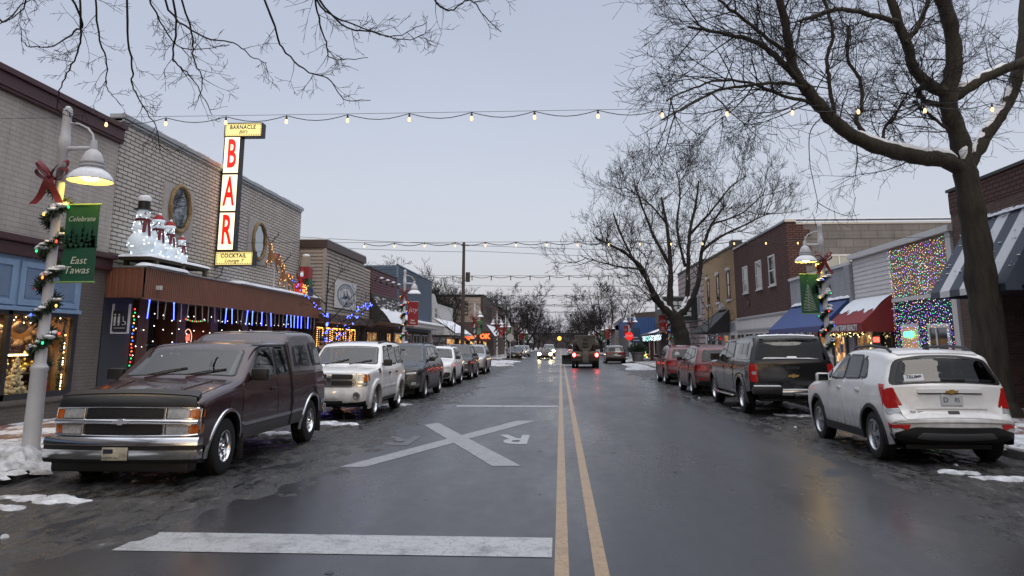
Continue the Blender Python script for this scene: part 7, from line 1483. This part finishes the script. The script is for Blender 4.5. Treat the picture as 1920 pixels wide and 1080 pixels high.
# Santa in a sleigh with a stack of presents
x=-10.1; yv=PX(568,520,x)[1]; t=thing('santa_sleigh','Santa figure in a glowing red sleigh piled with big presents','santa sleigh',(x,yv,3.6))
P0=3.62
def sl(name,m,ys,zs,th=.5,par=t):
    return MB().poly([(x-th/2,yv+a,P0+b) for a,b in zip(ys,zs)],(th,0,0)).build(name,m,par)
_sl=sl
def sl(name,m,ys,zs,th=.5,par=t): return _sl(name,m,[q*.7 for q in ys],[q*.60 for q in zs],th*.7,par)
sl('sleigh',mat('sleigh_red',(.42,.02,.015),.4,emit=.25,ecol=(1,.06,.03),samp='NONE'),(-.75,-.85,-.6,-.3,.35,.4,-.2,-.6),(.05,.45,.70,.42,.45,.1,0,0)); sl('runner',M_GOLD,(-.95,-.9,.5,.5),(.0,.06,.03,-.02),.06)
sl('present_box',mat('gift_blue',(.02,.04,.16),.5),(.1,.9,.9,.1),(0,0,.48,.48),.7); sl('present_box',mat('gift_green',(.01,.10,.05),.5),(.18,.8,.8,.18),(.485,.485,1.05,1.05),.6); sl('present_box',mat('gift_red',(.26,.02,.02),.5),(.1,.85,.95,.15),(1.06,1.06,1.75,1.85),.55)
sl('toy_tower',mat('gift_cream',(.34,.31,.24),.6),(.2,.62,.62,.2),(1.86,1.76,2.55,2.55),.4); MB().ball((x,yv+.29,P0+1.55),.17,(.85,.9,.5),12,8).build('tower_snow',M_SNOW,t,smooth=60)
SQ=lambda a,b,c:(x+a*.62,yv+b*.7,P0+c*.62)
V=[SQ(0,-.25,.45),SQ(0,-.22,.8),SQ(0,-.2,1.05),SQ(0,-.22,1.22)]; skinned('santa_body',V+[SQ(.2,-.35,.95),SQ(.25,-.6,1.05),SQ(-.2,-.3,.95),SQ(-.22,-.5,1.3)],[(0,1),(1,2),(2,3),(2,4),(4,5),(2,6),(6,7)],[q*.62 for q in (.2,.24,.16,.10,.08,.05,.08,.05)],mat('santa_red',(.34,.015,.015),.6),t,0)
b=MB(); b.ball(SQ(0,-.25,1.30),.075,n=10,m=8); b.build('head',mat('skin',(.45,.25,.17),.6),t,smooth=60); b=MB(); b.ball(SQ(.03,-.32,1.22),.075,(1,.7,1.2),10,8); b.ball(SQ(0,-.22,1.40),.078,(1,1,.4),10,6); b.build('beard',M_LED,t,smooth=60); MB().lathe([(.075,0),(.05,.075),(0,.16)],SQ(0,-.22,1.42),12).build('hat',MATS['santa_red'],t,smooth=60)
l=[]; rr=random.Random(31)
for i in range(46): l.append(((x+.19,yv+rr.uniform(-.56,.25),P0+rr.uniform(.03,.36)),.012,MATS['deer_led'],U1))
bulbset(t,l)
# hanging light tubes, each its own
rr=random.Random(21); M_TOFF=mat('tube_off',(.34,.34,.36),.3); M_TON=emis('tube_blue',(.05,.09,1),9); 
def tube_mesh(m,nm): b=MB(); b.tube([(0,0,0),(0,0,-.46)],.013,6); b.lathe([(.02,.0),(.02,-.04)],(0,0,0),6); return b.build(nm,m)
pa=tube_mesh(M_TOFF,'light_tube'); pb=tube_mesh(M_TON,'light_tube'); used={0:False,1:False}
for k in range(33):
    y=18.8+k*.41; on=k in (0,3,11,12,15,16,18,20,24,25,26,27,28,30); p=pb if on else pa
    if used[on]: o=p.copy(); C.objects.link(o)
    else: o=p; used[on]=True
    o.location=(XA+.0,y,2.77); o.rotation_euler=(rr.uniform(-.12,.2),rr.uniform(-.05,.05),0)
    props(o,'lit blue tube light hanging from the rust coloured canopy edge' if on else 'unlit pale tube light hanging from the rust coloured canopy edge','tube light','tube lights hanging from the canopy'+(' lit' if on else ' unlit'))
t=thing('icicle_lights','tiny white lights scattered over the dark bar front','string lights',(XL-.3,26,1.5)); l=[]; wv=MB(); rr=random.Random(5); cw=emis('cool_white',(1,.93,.8),6)
for i in range(26):
    y=20.0+i*.48+rr.uniform(-.1,.1); zt=2.7; n=rr.randint(3,6)
    for k in range(n): l.append(((XL-.02+rr.uniform(-.03,.03),y+rr.uniform(-.05,.05),zt-.15-k*.36-rr.uniform(0,.2)),.0125,cw,U1))
    wv.tube([(XL-.02,y,zt+.1),(XL-.02,y,zt-n*.38)],.003,3)
bulbset(t,l); wv.build('wires',M_WIRE,t)
t=thing('colour_light_string','string of red, green and blue bulbs hanging down the slate panel edge','string lights',(XL+.03,19.75,2.5)); MB().tube([(XL+.03,19.78,2.6),(XL+.03,19.74,.5)],.006,4).build('wire',M_WIRE,t)
for k in range(24): MB().ball((XL+.05,19.76+.03*math.sin(k*2.3),2.58-k*.088),.021,n=6,m=4).build('bulb',BC[(k*2+k//3)%5],t)
m=[]; 
t=thing('colour_light_string','short red and green bulb string across the bar window','string lights',(XL,23.2,2.4)); MB().tube([(XL+.02,22.6,2.45),(XL+.02,23.2,2.36),(XL+.02,23.9,2.42)],.005,4).build('wire',M_WIRE,t)
for k in range(10): MB().ball((XL+.04,22.6+k*.14,2.42-.05*math.sin(k*.35)),.02,n=6,m=4).build('bulb',BC[(0,2)[k%2]],t)
# person on the left pavement beside the blue lit sapling
p=thing('person','person in dark coat and knit cap standing behind the maroon pickup','person',(-8.12,27,.15)); X_,Y_,Z_=-8.12,27,.15
B=lambda a,b,c:(X_+a,Y_+b,Z_+c)
V=[B(0,0,.95),B(0,0,1.15),B(0,0,1.38),B(0,-.01,1.5),B(0,-.03,1.60),B(0,-.03,1.70)]; E=[(0,1),(1,2),(2,3),(3,4),(4,5)]; Rr=[.13,.12,.14,.055,.085,.075]
for s in (1,-1):
    k=len(V); V+=[B(s*.09,0,.88),B(s*.10,-.02,.5),B(s*.10,.02,.10),B(s*.11,-.14,.04)]; E+=[(0,k),(k,k+1),(k+1,k+2),(k+2,k+3)]; Rr+=[.095,.062,.045,.04]
    k=len(V); V+=[B(s*.20,0,1.40),B(s*.25,.03,1.13),B(s*.22,-.12,.92),B(s*.20,-.18,.86)]; E+=[(2,k),(k,k+1),(k+1,k+2),(k+2,k+3)]; Rr+=[.06,.045,.035,.03]
    h=len(V)-1
    for q in range(4): V+=[B(s*(.18+.018*q),-.22,.82-.004*q),B(s*(.18+.016*q),-.215,.78)]; E+=[(h,len(V)-2),(len(V)-2,len(V)-1)]; Rr+=[.009,.008]
    V+=[B(s*.165,-.20,.86)]; E+=[(h,len(V)-1)]; Rr+=[.010]
skinned('body',V,E,Rr,mat('skin',(.45,.25,.17),.6),p,0,2)
coat=[B(0,0,.78),B(0,0,1.0),B(0,0,1.2),B(0,0,1.40),B(0,-.005,1.49)]; Ec=[(0,1),(1,2),(2,3),(3,4)]; Rc=[.19,.175,.165,.16,.085]
for s in (1,-1): k=len(coat); coat+=[B(s*.20,0,1.40),B(s*.25,.03,1.13),B(s*.225,-.10,.94)]; Ec+=[(3,k),(k,k+1),(k+1,k+2)]; Rc+=[.085,.068,.055]
skinned('coat',coat,Ec,Rc,mat('dark_coat',(.018,.018,.022),.8,bump=.3,bs=20),p,1,2); b=MB()
for s in (1,-1): b.tube([B(s*.09,0,.92),B(s*.10,-.02,.5),B(s*.10,.02,.12)],[.11,.08,.065],10); b.ball(B(s*.105,-.06,.05),.08,(.7,1.7,.7),10,6)
b.build('trousers',mat('dark_denim',(.02,.025,.04),.8),p,smooth=60); b=MB(); b.lathe([(.098,0),(.10,.03),(.095,.08),(.05,.13),(0,.14)],B(0,-.03,1.70),14); b.build('cap',M_BLACK,p,smooth=60); b=MB()
for s in (1,-1): b.ball(B(s*.03,-.105,1.67),.010,n=6,m=4)
b.build('eyes',M_BLACK,p); b=MB(); b.ball(B(0,-.09,1.575),.055,(1.1,.7,.9),10,8); b.build('beard',mat('brown_hair',(.05,.03,.02),.9),p,smooth=60); b=MB(); b.ball(B(0,-.118,1.635),.016,(.8,1,1.6),6,5); b.build('nose',MATS['skin'],p,smooth=60)
# ---------------- bare winter trees
M_BARK=mat('bark',(.020,.017,.016),.95,var=.35,vs_=5,bump=1,bs=16,stretch=(1,1,.35)); M_BARK2=mat('bark_mossy',(.026,.021,.017),.95,var=.5,vs_=7,bump=1.0,bs=22,stretch=(1,1,.22),var2=(.050,.043,.030)); M_TWIG=mat('twig',(.014,.011,.011),.95)
def rdir(r): return Vector((r.gauss(0,1),r.gauss(0,1),r.gauss(0,1))).normalized()
def twigs(mb,p,d,L,rad,lvl,r,up=.05,sides=3,kids=(5,4,3),wob=.22,minr=.004,ratio=.5):
    n=max(3,int(L/(.28 if lvl>0 else .16))); n=min(n,9); pts=[p.copy()]; dd=d.normalized(); 
    for i in range(n):
        dd=(dd+rdir(r)*wob+Vector((0,0,up))).normalized(); pts.append(pts[-1]+dd*(L/n))
    mb.tube(pts,[max(minr,rad*(1-.8*i/n)) for i in range(n+1)],sides if lvl>1 else 3,cap=False)
    if lvl<=0: return
    for k in range(kids[-lvl] if lvl<=len(kids) else kids[0]):
        q=r.uniform(.2,1.0)*n; i=min(n-1,int(q)); a=pts[i].lerp(pts[i+1],q-i); t=(pts[i+1]-pts[i]).normalized(); s=rdir(r); s=(s-t*s.dot(t)).normalized(); ang=r.uniform(.5,1.05)
        twigs(mb,a,t*math.cos(ang)+s*math.sin(ang),L*ratio*r.uniform(.7,1.25),rad*.5,lvl-1,r,up,sides,kids,wob,minr,ratio)
def limb(mb,pts,r0,r1,sides,r,jit=0): 
    """smooth a measured limb and tube it; returns the fine points"""
    P=[Vector(p) for p in pts]; out=[]
    for i in range(len(P)-1):
        a,b,c,d=P[max(i-1,0)],P[i],P[i+1],P[min(i+2,len(P)-1)]
        for k in range(5):
            t=k/5; out.append(.5*((2*b)+(c-a)*t+(2*a-5*b+4*c-d)*t*t+(3*b-a-3*c+d)*t**3)+(rdir(r)*jit if jit else Vector()))
    out.append(P[-1]); n=len(out)-1; mb.tube(out,[(r0+(r1-r0)*(i/n)**.8)*(1+.06*math.sin(i*1.9)) for i in range(n+1)],sides); return out
def sprout(mb,pts,r,num,L,rad,lvl,span=(.15,1),**k):
    n=len(pts)-1
    for i in range(num):
        q=r.uniform(*span)*n; j=min(n-1,int(q)); a=pts[j].lerp(pts[j+1],q-j); t=(pts[j+1]-pts[j]).normalized(); s=rdir(r); s=(s-t*s.dot(t)).normalized(); ang=r.uniform(.6,1.2); f=1-.35*q/n
        twigs(mb,a,t*math.cos(ang)+s*math.sin(ang),L*f*r.uniform(.6,1.3),rad,lvl,r,**k)
def snow_on(mb,pts,r0,r1,a,b,r):
    n=len(pts)-1; i0,i1=int(a*n),int(b*n); seg=[pts[i]+Vector((0,0,(r0+(r1-r0)*i/n)*.72)) for i in range(i0,i1+1)]
    if len(seg)>1: mb.tube(seg,[.02+.6*(r0+(r1-r0)*i/n)*(.8+.4*r.random())*(1 if 0<i-i0<i1-i0 else .2) for i in range(i0,i1+1)],7)
def PP(lst,y0,y1): 
    n=len(lst)-1; return [PY(a,b,y0+(y1-y0)*i/n) for i,(a,b) in enumerate(lst)]
# the big tree on the right pavement
r=random.Random(17); T=MB(); W=MB(); S=MB(); base=Vector((9.62,18.7,.12))
tr=thing('bare_tree','big bare tree with a leaning mossy trunk and snowy limbs on the right pavement','tree',base)
tp=[base+Vector((.02,0,-.1)),PY(1862,720,18.7),PY(1849,600,18.7),PY(1836,500,18.7),PY(1822,400,18.7),PY(1808,315,18.7)]
main=limb(T,tp,.42,.25,30,r,.008); T.tube([base+Vector((.03,0,-.12)),base+Vector((0,0,.35))],[.60,.38],14)
ALLP=[]
LIM=[([(1808,320),(1770,300),(1720,294),(1665,280),(1612,262),(1568,232),(1538,200),(1510,165)],18.7,16.6,.20,.11),([(1510,165),(1488,130),(1478,80),(1470,30),(1452,-40)],16.6,15.8,.11,.06),
 ([(1510,165),(1470,120),(1430,85),(1390,70),(1340,60),(1290,50)],16.6,14.4,.085,.02),([(1808,318),(1798,260),(1778,190),(1788,120),(1783,50),(1760,-20),(1745,-60)],18.7,18.2,.24,.12),
 ([(1786,180),(1745,160),(1715,130),(1700,80),(1680,30),(1655,-40)],18.5,17.6,.15,.08),([(1683,40),(1640,30),(1590,18),(1550,22),(1500,40)],17.7,16.0,.07,.03),([(1792,180),(1830,155),(1870,135),(1930,110),(1990,70)],18.6,18.8,.14,.08),
 ([(1815,310),(1840,268),(1868,225),(1895,180),(1915,100),(1920,20),(1925,-60)],18.7,19.6,.17,.10),([(1570,235),(1562,200),(1555,150),(1550,110),(1562,60),(1545,0)],17.4,17.6,.05,.03),([(1640,270),(1612,240),(1605,220),(1615,200),(1612,150),(1590,110),(1590,50)],17.7,18.4,.06,.03),
 ([(1560,225),(1520,195),(1470,180),(1420,160),(1360,150),(1300,165),(1250,190)],17.3,14.2,.05,.012),([(1510,165),(1470,155),(1400,160),(1340,172),(1280,205),(1240,225)],16.6,13.4,.045,.012),([(1480,100),(1450,80),(1400,40),(1360,10),(1320,-20)],16.3,14.5,.05,.02),
 ([(1765,195),(1735,190),(1722,170),(1735,160)],18.6,17.8,.07,.05),([(1650,275),(1660,240),(1680,215),(1690,190)],17.8,18.3,.04,.02),([(1795,250),(1768,235),(1730,205),(1712,190)],18.6,18.0,.04,.025),([(1700,80),(1720,50),(1740,0),(1745,-50)],17.8,18.6,.06,.04)]
for pts,y0,y1,a,b in LIM:
    f=limb(T,PP(pts,y0,y1),a*1.02,b*1.2,14 if a>.1 else 7,r,.015); L=2.1 if b<.03 else 1.7
    sprout(W,f,r,9 if a>.1 else 12,L*(1.1 if a>.1 else .95),.018,3,(.25 if a>.1 else .1,1),up=.0,kids=(3,4,4),wob=.2,minr=.0038,ratio=.55)
    ALLP+=f
    if a in (.20,.17,.14): snow_on(S,f,a,b,.06,.62,r)
for px,py,dy,dz in ((1440,200,-.9,-.25),(1380,120,-1,.1),(1420,60,-1,.3),(1300,150,-1,0),(1330,80,-1,.1),(1500,280,-.5,-.6),(1460,240,-.6,-.7),(1560,20,-.4,.4),(1620,120,0,.3),(1660,150,.2,.2),(1760,60,.2,.5),(1850,60,.3,.5),(1880,160,.4,.1)):
    p0=PY(px,py,15.8 if px<1550 else 18); p=min(ALLP,key=lambda q:(q-p0).length); twigs(W,p,Vector((dy*.8,r.uniform(-.5,.3),dz+.05)),1.5,.014,3,r,-.01,kids=(3,4,4),minr=.0038,wob=.18,ratio=.55)
twl=[min(ALLP,key=lambda q:(q-PY(1545,215,17)).length)]+PP([(1520,245),(1518,300),(1525,340),(1533,380),(1530,400)],17,16.8); limb(W,twl,.012,.006,4,r); limb(W,PP([(1533,380),(1560,395),(1590,405),(1612,402)],16.8,16.8),.009,.004,4,r)
S.tube([PY(1805,298,18.5),PY(1806,285,18.45),PY(1812,270,18.45)],[.05,.1,.03],7)

for i_,v_ in enumerate(T.v):
    q_=noise.noise_vector(Vector((v_[0]*11,v_[1]*11,v_[2]*1.6)))*.035+noise.noise_vector(Vector((v_[0]*3,v_[1]*3,v_[2]*1.2)))*.05; f_=.35 if v_[2]>5.2 else 1
    T.v[i_]=(v_[0]+q_.x*f_,v_[1]+q_.y*f_,v_[2]+q_.z*.2)
T.build('trunk',M_BARK2,tr,smooth=70); W.build('crown',M_TWIG,tr); S.build('limb_snow',M_SNOW,tr,smooth=70)
# forked tree in the middle of the right side
r=random.Random(23); T=MB(); W=MB(); S=MB(); base=Vector((7.75,52.5,.12)); tr=thing('bare_tree','wide bare tree forking low behind the red SUVs','tree',base)
limb(T,[base-Vector((0,0,.2)),PY(1280,640,52.5),PY(1273,615,52.5),PY(1264,590,52.5)],.52,.46,14,r)
for pts,y0,y1,a,b in (([(1264,595),(1245,578),(1232,560),(1218,535),(1205,505),(1180,480),(1150,462),(1115,445)],52.5,50.5,.30,.05),([(1262,592),(1256,570),(1257,530),(1256,480),(1250,420),(1240,370)],52.5,53,.30,.06),([(1266,595),(1285,580),(1302,550),(1312,515),(1316,470),(1335,420),(1360,385)],52.5,52,.28,.05),([(1275,585),(1288,560),(1290,500),(1293,440),(1305,380),(1310,340)],52.5,54,.22,.05),([(1250,576),(1232,565),(1224,553)],52.5,51.5,.22,.2),([(1216,530),(1190,490),(1165,440),(1150,400)],51.6,52,.12,.04),([(1257,500),(1225,440),(1205,390),(1190,350)],53,54,.13,.04),([(1316,470),(1350,445),(1400,420),(1440,400)],52,51,.12,.03),([(1293,440),(1330,400),(1370,350),(1400,330)],54,54,.1,.03),([(1285,500),(1270,430),(1275,360),(1268,320)],53.5,55,.11,.03),([(1205,505),(1160,500),(1120,490),(1090,480)],51,49.5,.08,.02),([(1250,420),(1215,380),(1170,350)],53,53,.08,.03),([(1335,420),(1390,400),(1430,365)],52,53,.08,.03)):
    f=limb(T,PP(pts,y0,y1),a,b,9 if a>.2 else 6,r,.02); sprout(W,f,r,9,3.3,.035,3,(.4 if a>.2 else .1,1),up=.11,kids=(4,4,4),wob=.14,minr=.008,ratio=.55)
    if a>.2: snow_on(S,f,a,b,.05,.3,r)
T.build('trunk',M_BARK,tr,smooth=70); W.build('crown',M_TWIG,tr); S.build('limb_snow',M_SNOW,tr,smooth=70)
# overhanging tree on the left, its trunk just outside the frame
r=random.Random(29); T=MB(); W=MB(); base=Vector((-7.7,3.2,.1)); tr=thing('bare_tree','overhanging bare tree whose drooping branches fill the upper left sky','tree',base)
limb(T,[base-Vector((0,0,.2)),base+Vector((.1,.1,2)),base+Vector((.2,.3,3.8))],.36,.28,12,r)
HB=[[(140,-60),(150,40),(148,90),(130,130),(112,170),(108,205),(120,215)],[(240,-60),(240,60),(248,130),(248,160),(265,195),(290,235),(302,282)],[(318,-60),(330,40),(325,100),(330,120),(355,140),(380,180),(398,215)],[(300,-40),(325,30),(385,70),(440,80),(470,105),(500,118)],[(165,-60),(185,60),(200,120),(200,160),(210,180)],[(470,-60),(515,50),(530,90),(570,130),(615,148),(645,185),(695,188)],[(570,-50),(640,45),(700,60),(760,75),(800,60)],[(590,-40),(595,20),(612,80),(622,110),(690,108)],[(580,-40),(610,20),(680,52),(740,68),(800,42)],[(800,-40),(820,5),(845,20),(880,0),(910,30),(940,60)],[(60,-60),(50,0),(30,30),(0,45)],[(150,30),(140,60),(100,85),(50,85),(40,62)],[(0,35),(40,10),(100,-30)],[(330,-40),(360,60),(362,110),(380,150),(372,185)],[(270,-50),(300,40),(345,90),(430,85)]]
hub=base+Vector((.2,.3,3.8)); mids=[Vector((-6.4,7.5,7.0)),Vector((-4.6,8.2,7.2)),Vector((-2.8,8.4,7.3)),Vector((-1.6,8.6,7.4))]
limb(T,[hub,Vector((-7.2,5.5,5.8)),mids[0],mids[1],mids[2],mids[3]],.22,.05,8,r,.02); limb(T,[hub,Vector((-8.5,4.5,6)),Vector((-9,6,8)),Vector((-8.6,7.5,9.5))],.2,.08,8,r); limb(T,[hub,Vector((-7.0,2.5,6)),Vector((-5.5,2,8.5))],.2,.08,8,r)
for i,pts in enumerate(HB):
    P=PP(pts,8.9,9.6+.3*(i%3)); m_=min(mids,key=lambda q:(q-P[0]).length); f=limb(W,[m_,m_.lerp(P[0],.55)+Vector((0,0,.1))]+P,.021,.005,5,r,.012)
    sprout(W,f,r,9,.46,.0055,2,(.38,1),up=-.03,kids=(2,3),wob=.22,minr=.0026,ratio=.55)
f=limb(T,[hub,Vector((-8.4,7.0,7.2)),Vector((-9.0,10.5,9.6)),Vector((-9.5,14,11.4)),Vector((-9.9,17,13.2))],.16,.05,7,r,.02)
for q in range(9): i_=6+q; a_=f[min(len(f)-1,i_)]; g=limb(T,[a_,a_+Vector((r.uniform(-1.6,1.6),r.uniform(.2,1.4),.9)),a_+Vector((r.uniform(-3,3),r.uniform(1,3),1.8))],.06,.015,5,r,.02); sprout(W,g,r,7,1.2,.014,2,(.2,1),up=.08,kids=(3,4),wob=.2,minr=.006)
T.build('trunk',M_BARK,tr,smooth=70); W.build('crown',M_TWIG,tr)
# street trees farther off: three built, the rest copies turned and resized
def street_tree(x,y,h,label,seed,lean=0,minr=.014,mul=1):
    r=random.Random(seed); t=thing('bare_tree',label,'tree',(x,y,.1),0,'bare street trees'); T=MB(); W=MB(); b=Vector((x,y,0)); th=h*.2; top=b+Vector((lean,0,th)); limb(T,[b,b+Vector((lean*.4,0,th*.5)),top],h*.032,h*.028,9,r)
    for k in range(6):
        a=k*1.05+r.uniform(-.3,.3); q=r.uniform(.32,.58) if k<5 else .05; e=top+Vector((math.cos(a)*h*q,math.sin(a)*h*q*.8,h*r.uniform(.5,.66))); m_=top.lerp(e,.5)+Vector((math.cos(a)*h*.06,0,-h*.05)); f=limb(T,[top,m_,e],h*.018,h*.004,6,r,.03)
        sprout(W,f,r,int(7*mul),h*.30,.03,3,(.2,1),up=.10,kids=(4,4,4),wob=.12,minr=minr,ratio=.58)
    T.build('trunk',M_BARK,t,smooth=60); W.build('crown',M_TWIG,t); return t
P1=street_tree(-7.6,130,11.6,'bare tree with a leaning trunk beyond the left junction',41,-.8,.018); P2=street_tree(7.4,133,12.2,'broad bare tree over the far right lamps',43,.6,.018); P3=street_tree(-14.5,79,9.6,'bare tree rising behind the low white shop',47,.3,.013,.9)
def tcopy(p,x,y,s,rz,label):
    c=copy_tree(p); c.location=(x,y,.1); c.scale=(s,s,s*random.Random(x*y).uniform(.9,1.1)); c.rotation_euler=(0,0,rz); c['label']=label; c['group']='bare street trees'
for i,(p,x,y,s,rz,lab) in enumerate(((P1,-8.2,168,1.02,1.3,'second bare tree beyond the left junction'),(P2,-8.0,205,.95,2.2,'third bare tree down the left side'),(P1,-8.2,240,.95,3.9,'fourth bare tree down the left side'),(P2,-8,285,1,.6,'fifth bare tree down the left side'),(P1,-7,340,1,5,'farthest bare tree on the left'),(P2,8.6,170,.88,1.9,'second bare tree down the right side'),(P1,8.4,205,.95,.4,'third bare tree down the right side'),(P2,8.4,245,.95,4.4,'fourth bare tree down the right side'),(P1,8.2,290,1,2.7,'fifth bare tree down the right side'),(P2,7.5,345,1,3.3,'farthest bare tree on the right'),(P3,-19,72,1.0,2.1,'second bare tree behind the low white shop'),(P2,-2.5,430,1.1,.9,'bare tree closing the road end left of the signal'),(P1,3,440,1.1,2.9,'bare tree closing the road end right of the signal'),(P1,-14,96,.85,1.1,'bare tree beside the tan flank of the corner tavern'))): tcopy(p,x,y,s,rz,lab)
props(MB().add([(-70,480,0),(70,480,0),(70,480,9),(-70,480,9),(-70,490,0),(70,490,0),(70,490,7),(-70,490,7)],[(0,1,2,3),(3,2,6,7)]).build('far_woods',mat('far_woods',(.05,.045,.05),1,var=.3,vs_=.3)),kind='stuff')
tcopy(P2,7.6,-6,.9,1.0,'bare tree behind the viewer on the right kerb'); tcopy(P1,-7.8,-14,1,2.0,'bare tree behind the viewer on the left kerb'); tcopy(P2,7.6,-26,1,3.0,'second bare tree behind the viewer on the right kerb')
# saplings
def sapling(x,y,h,label,seed,lights=0):
    r=random.Random(seed); t=thing('sapling',label,'tree',(x,y,.14),0); T=MB(); W=MB(); l=[]; b=Vector((x,y,.1)); sb=emis('sapling_blue',(.06,.10,1),9); f=limb(T,[b,b+Vector((.03,0,h*.3)),b+Vector((0,.05,h*.6)),b+Vector((.05,0,h))],.055,.015,7,r); B_=[]
    for k in range(9):
        q=.32+.06*k; p=f[int(q*(len(f)-1))]; a=r.uniform(0,6.28) if k%3 else (0 if k%2 else 3.1); d=Vector((math.cos(a),math.sin(a)*.7,r.uniform(.45,.9))); L=h*.36*(1.2-q*.6); g=limb(W,[p,p+d*L*.5,p+d*L+Vector((0,0,.15))],.022,.006,4,r,.01); B_.append(g); sprout(W,g,r,5,.6,.008,1,(.3,1),up=.05,kids=(3,),minr=.005)
    T.build('trunk',M_BARK,t,smooth=60); W.build('crown',M_TWIG,t)
    if lights:
        for i in range(lights):
            if i<lights*.5: q=r.uniform(.1,.75); p=f[int(q*(len(f)-1))]+Vector((r.uniform(.03,.09),r.uniform(-.09,.03),r.uniform(-.06,.06)))
            else: g=B_[r.choice((0,1,2,3,4,6))]; p=r.choice(g)+rdir(r)*.05
            l.append((p,.016,sb,U1))
        bulbset(t,l)
    return t
sapling(-7.55,25.3,4.2,'slender sapling wrapped in bright blue lights before the tan siding shop',51,190)
sapling(-7.4,29.0,2.4,'low shrub-like sapling with blue lights right of the tall blue one',57,90)
sapling(-7.1,53.5,4.0,'thin unlit sapling in front of the low white shop',53)
sapling(7.4,40.5,4.2,'thin bare sapling before the white storefront of the brick building',59)
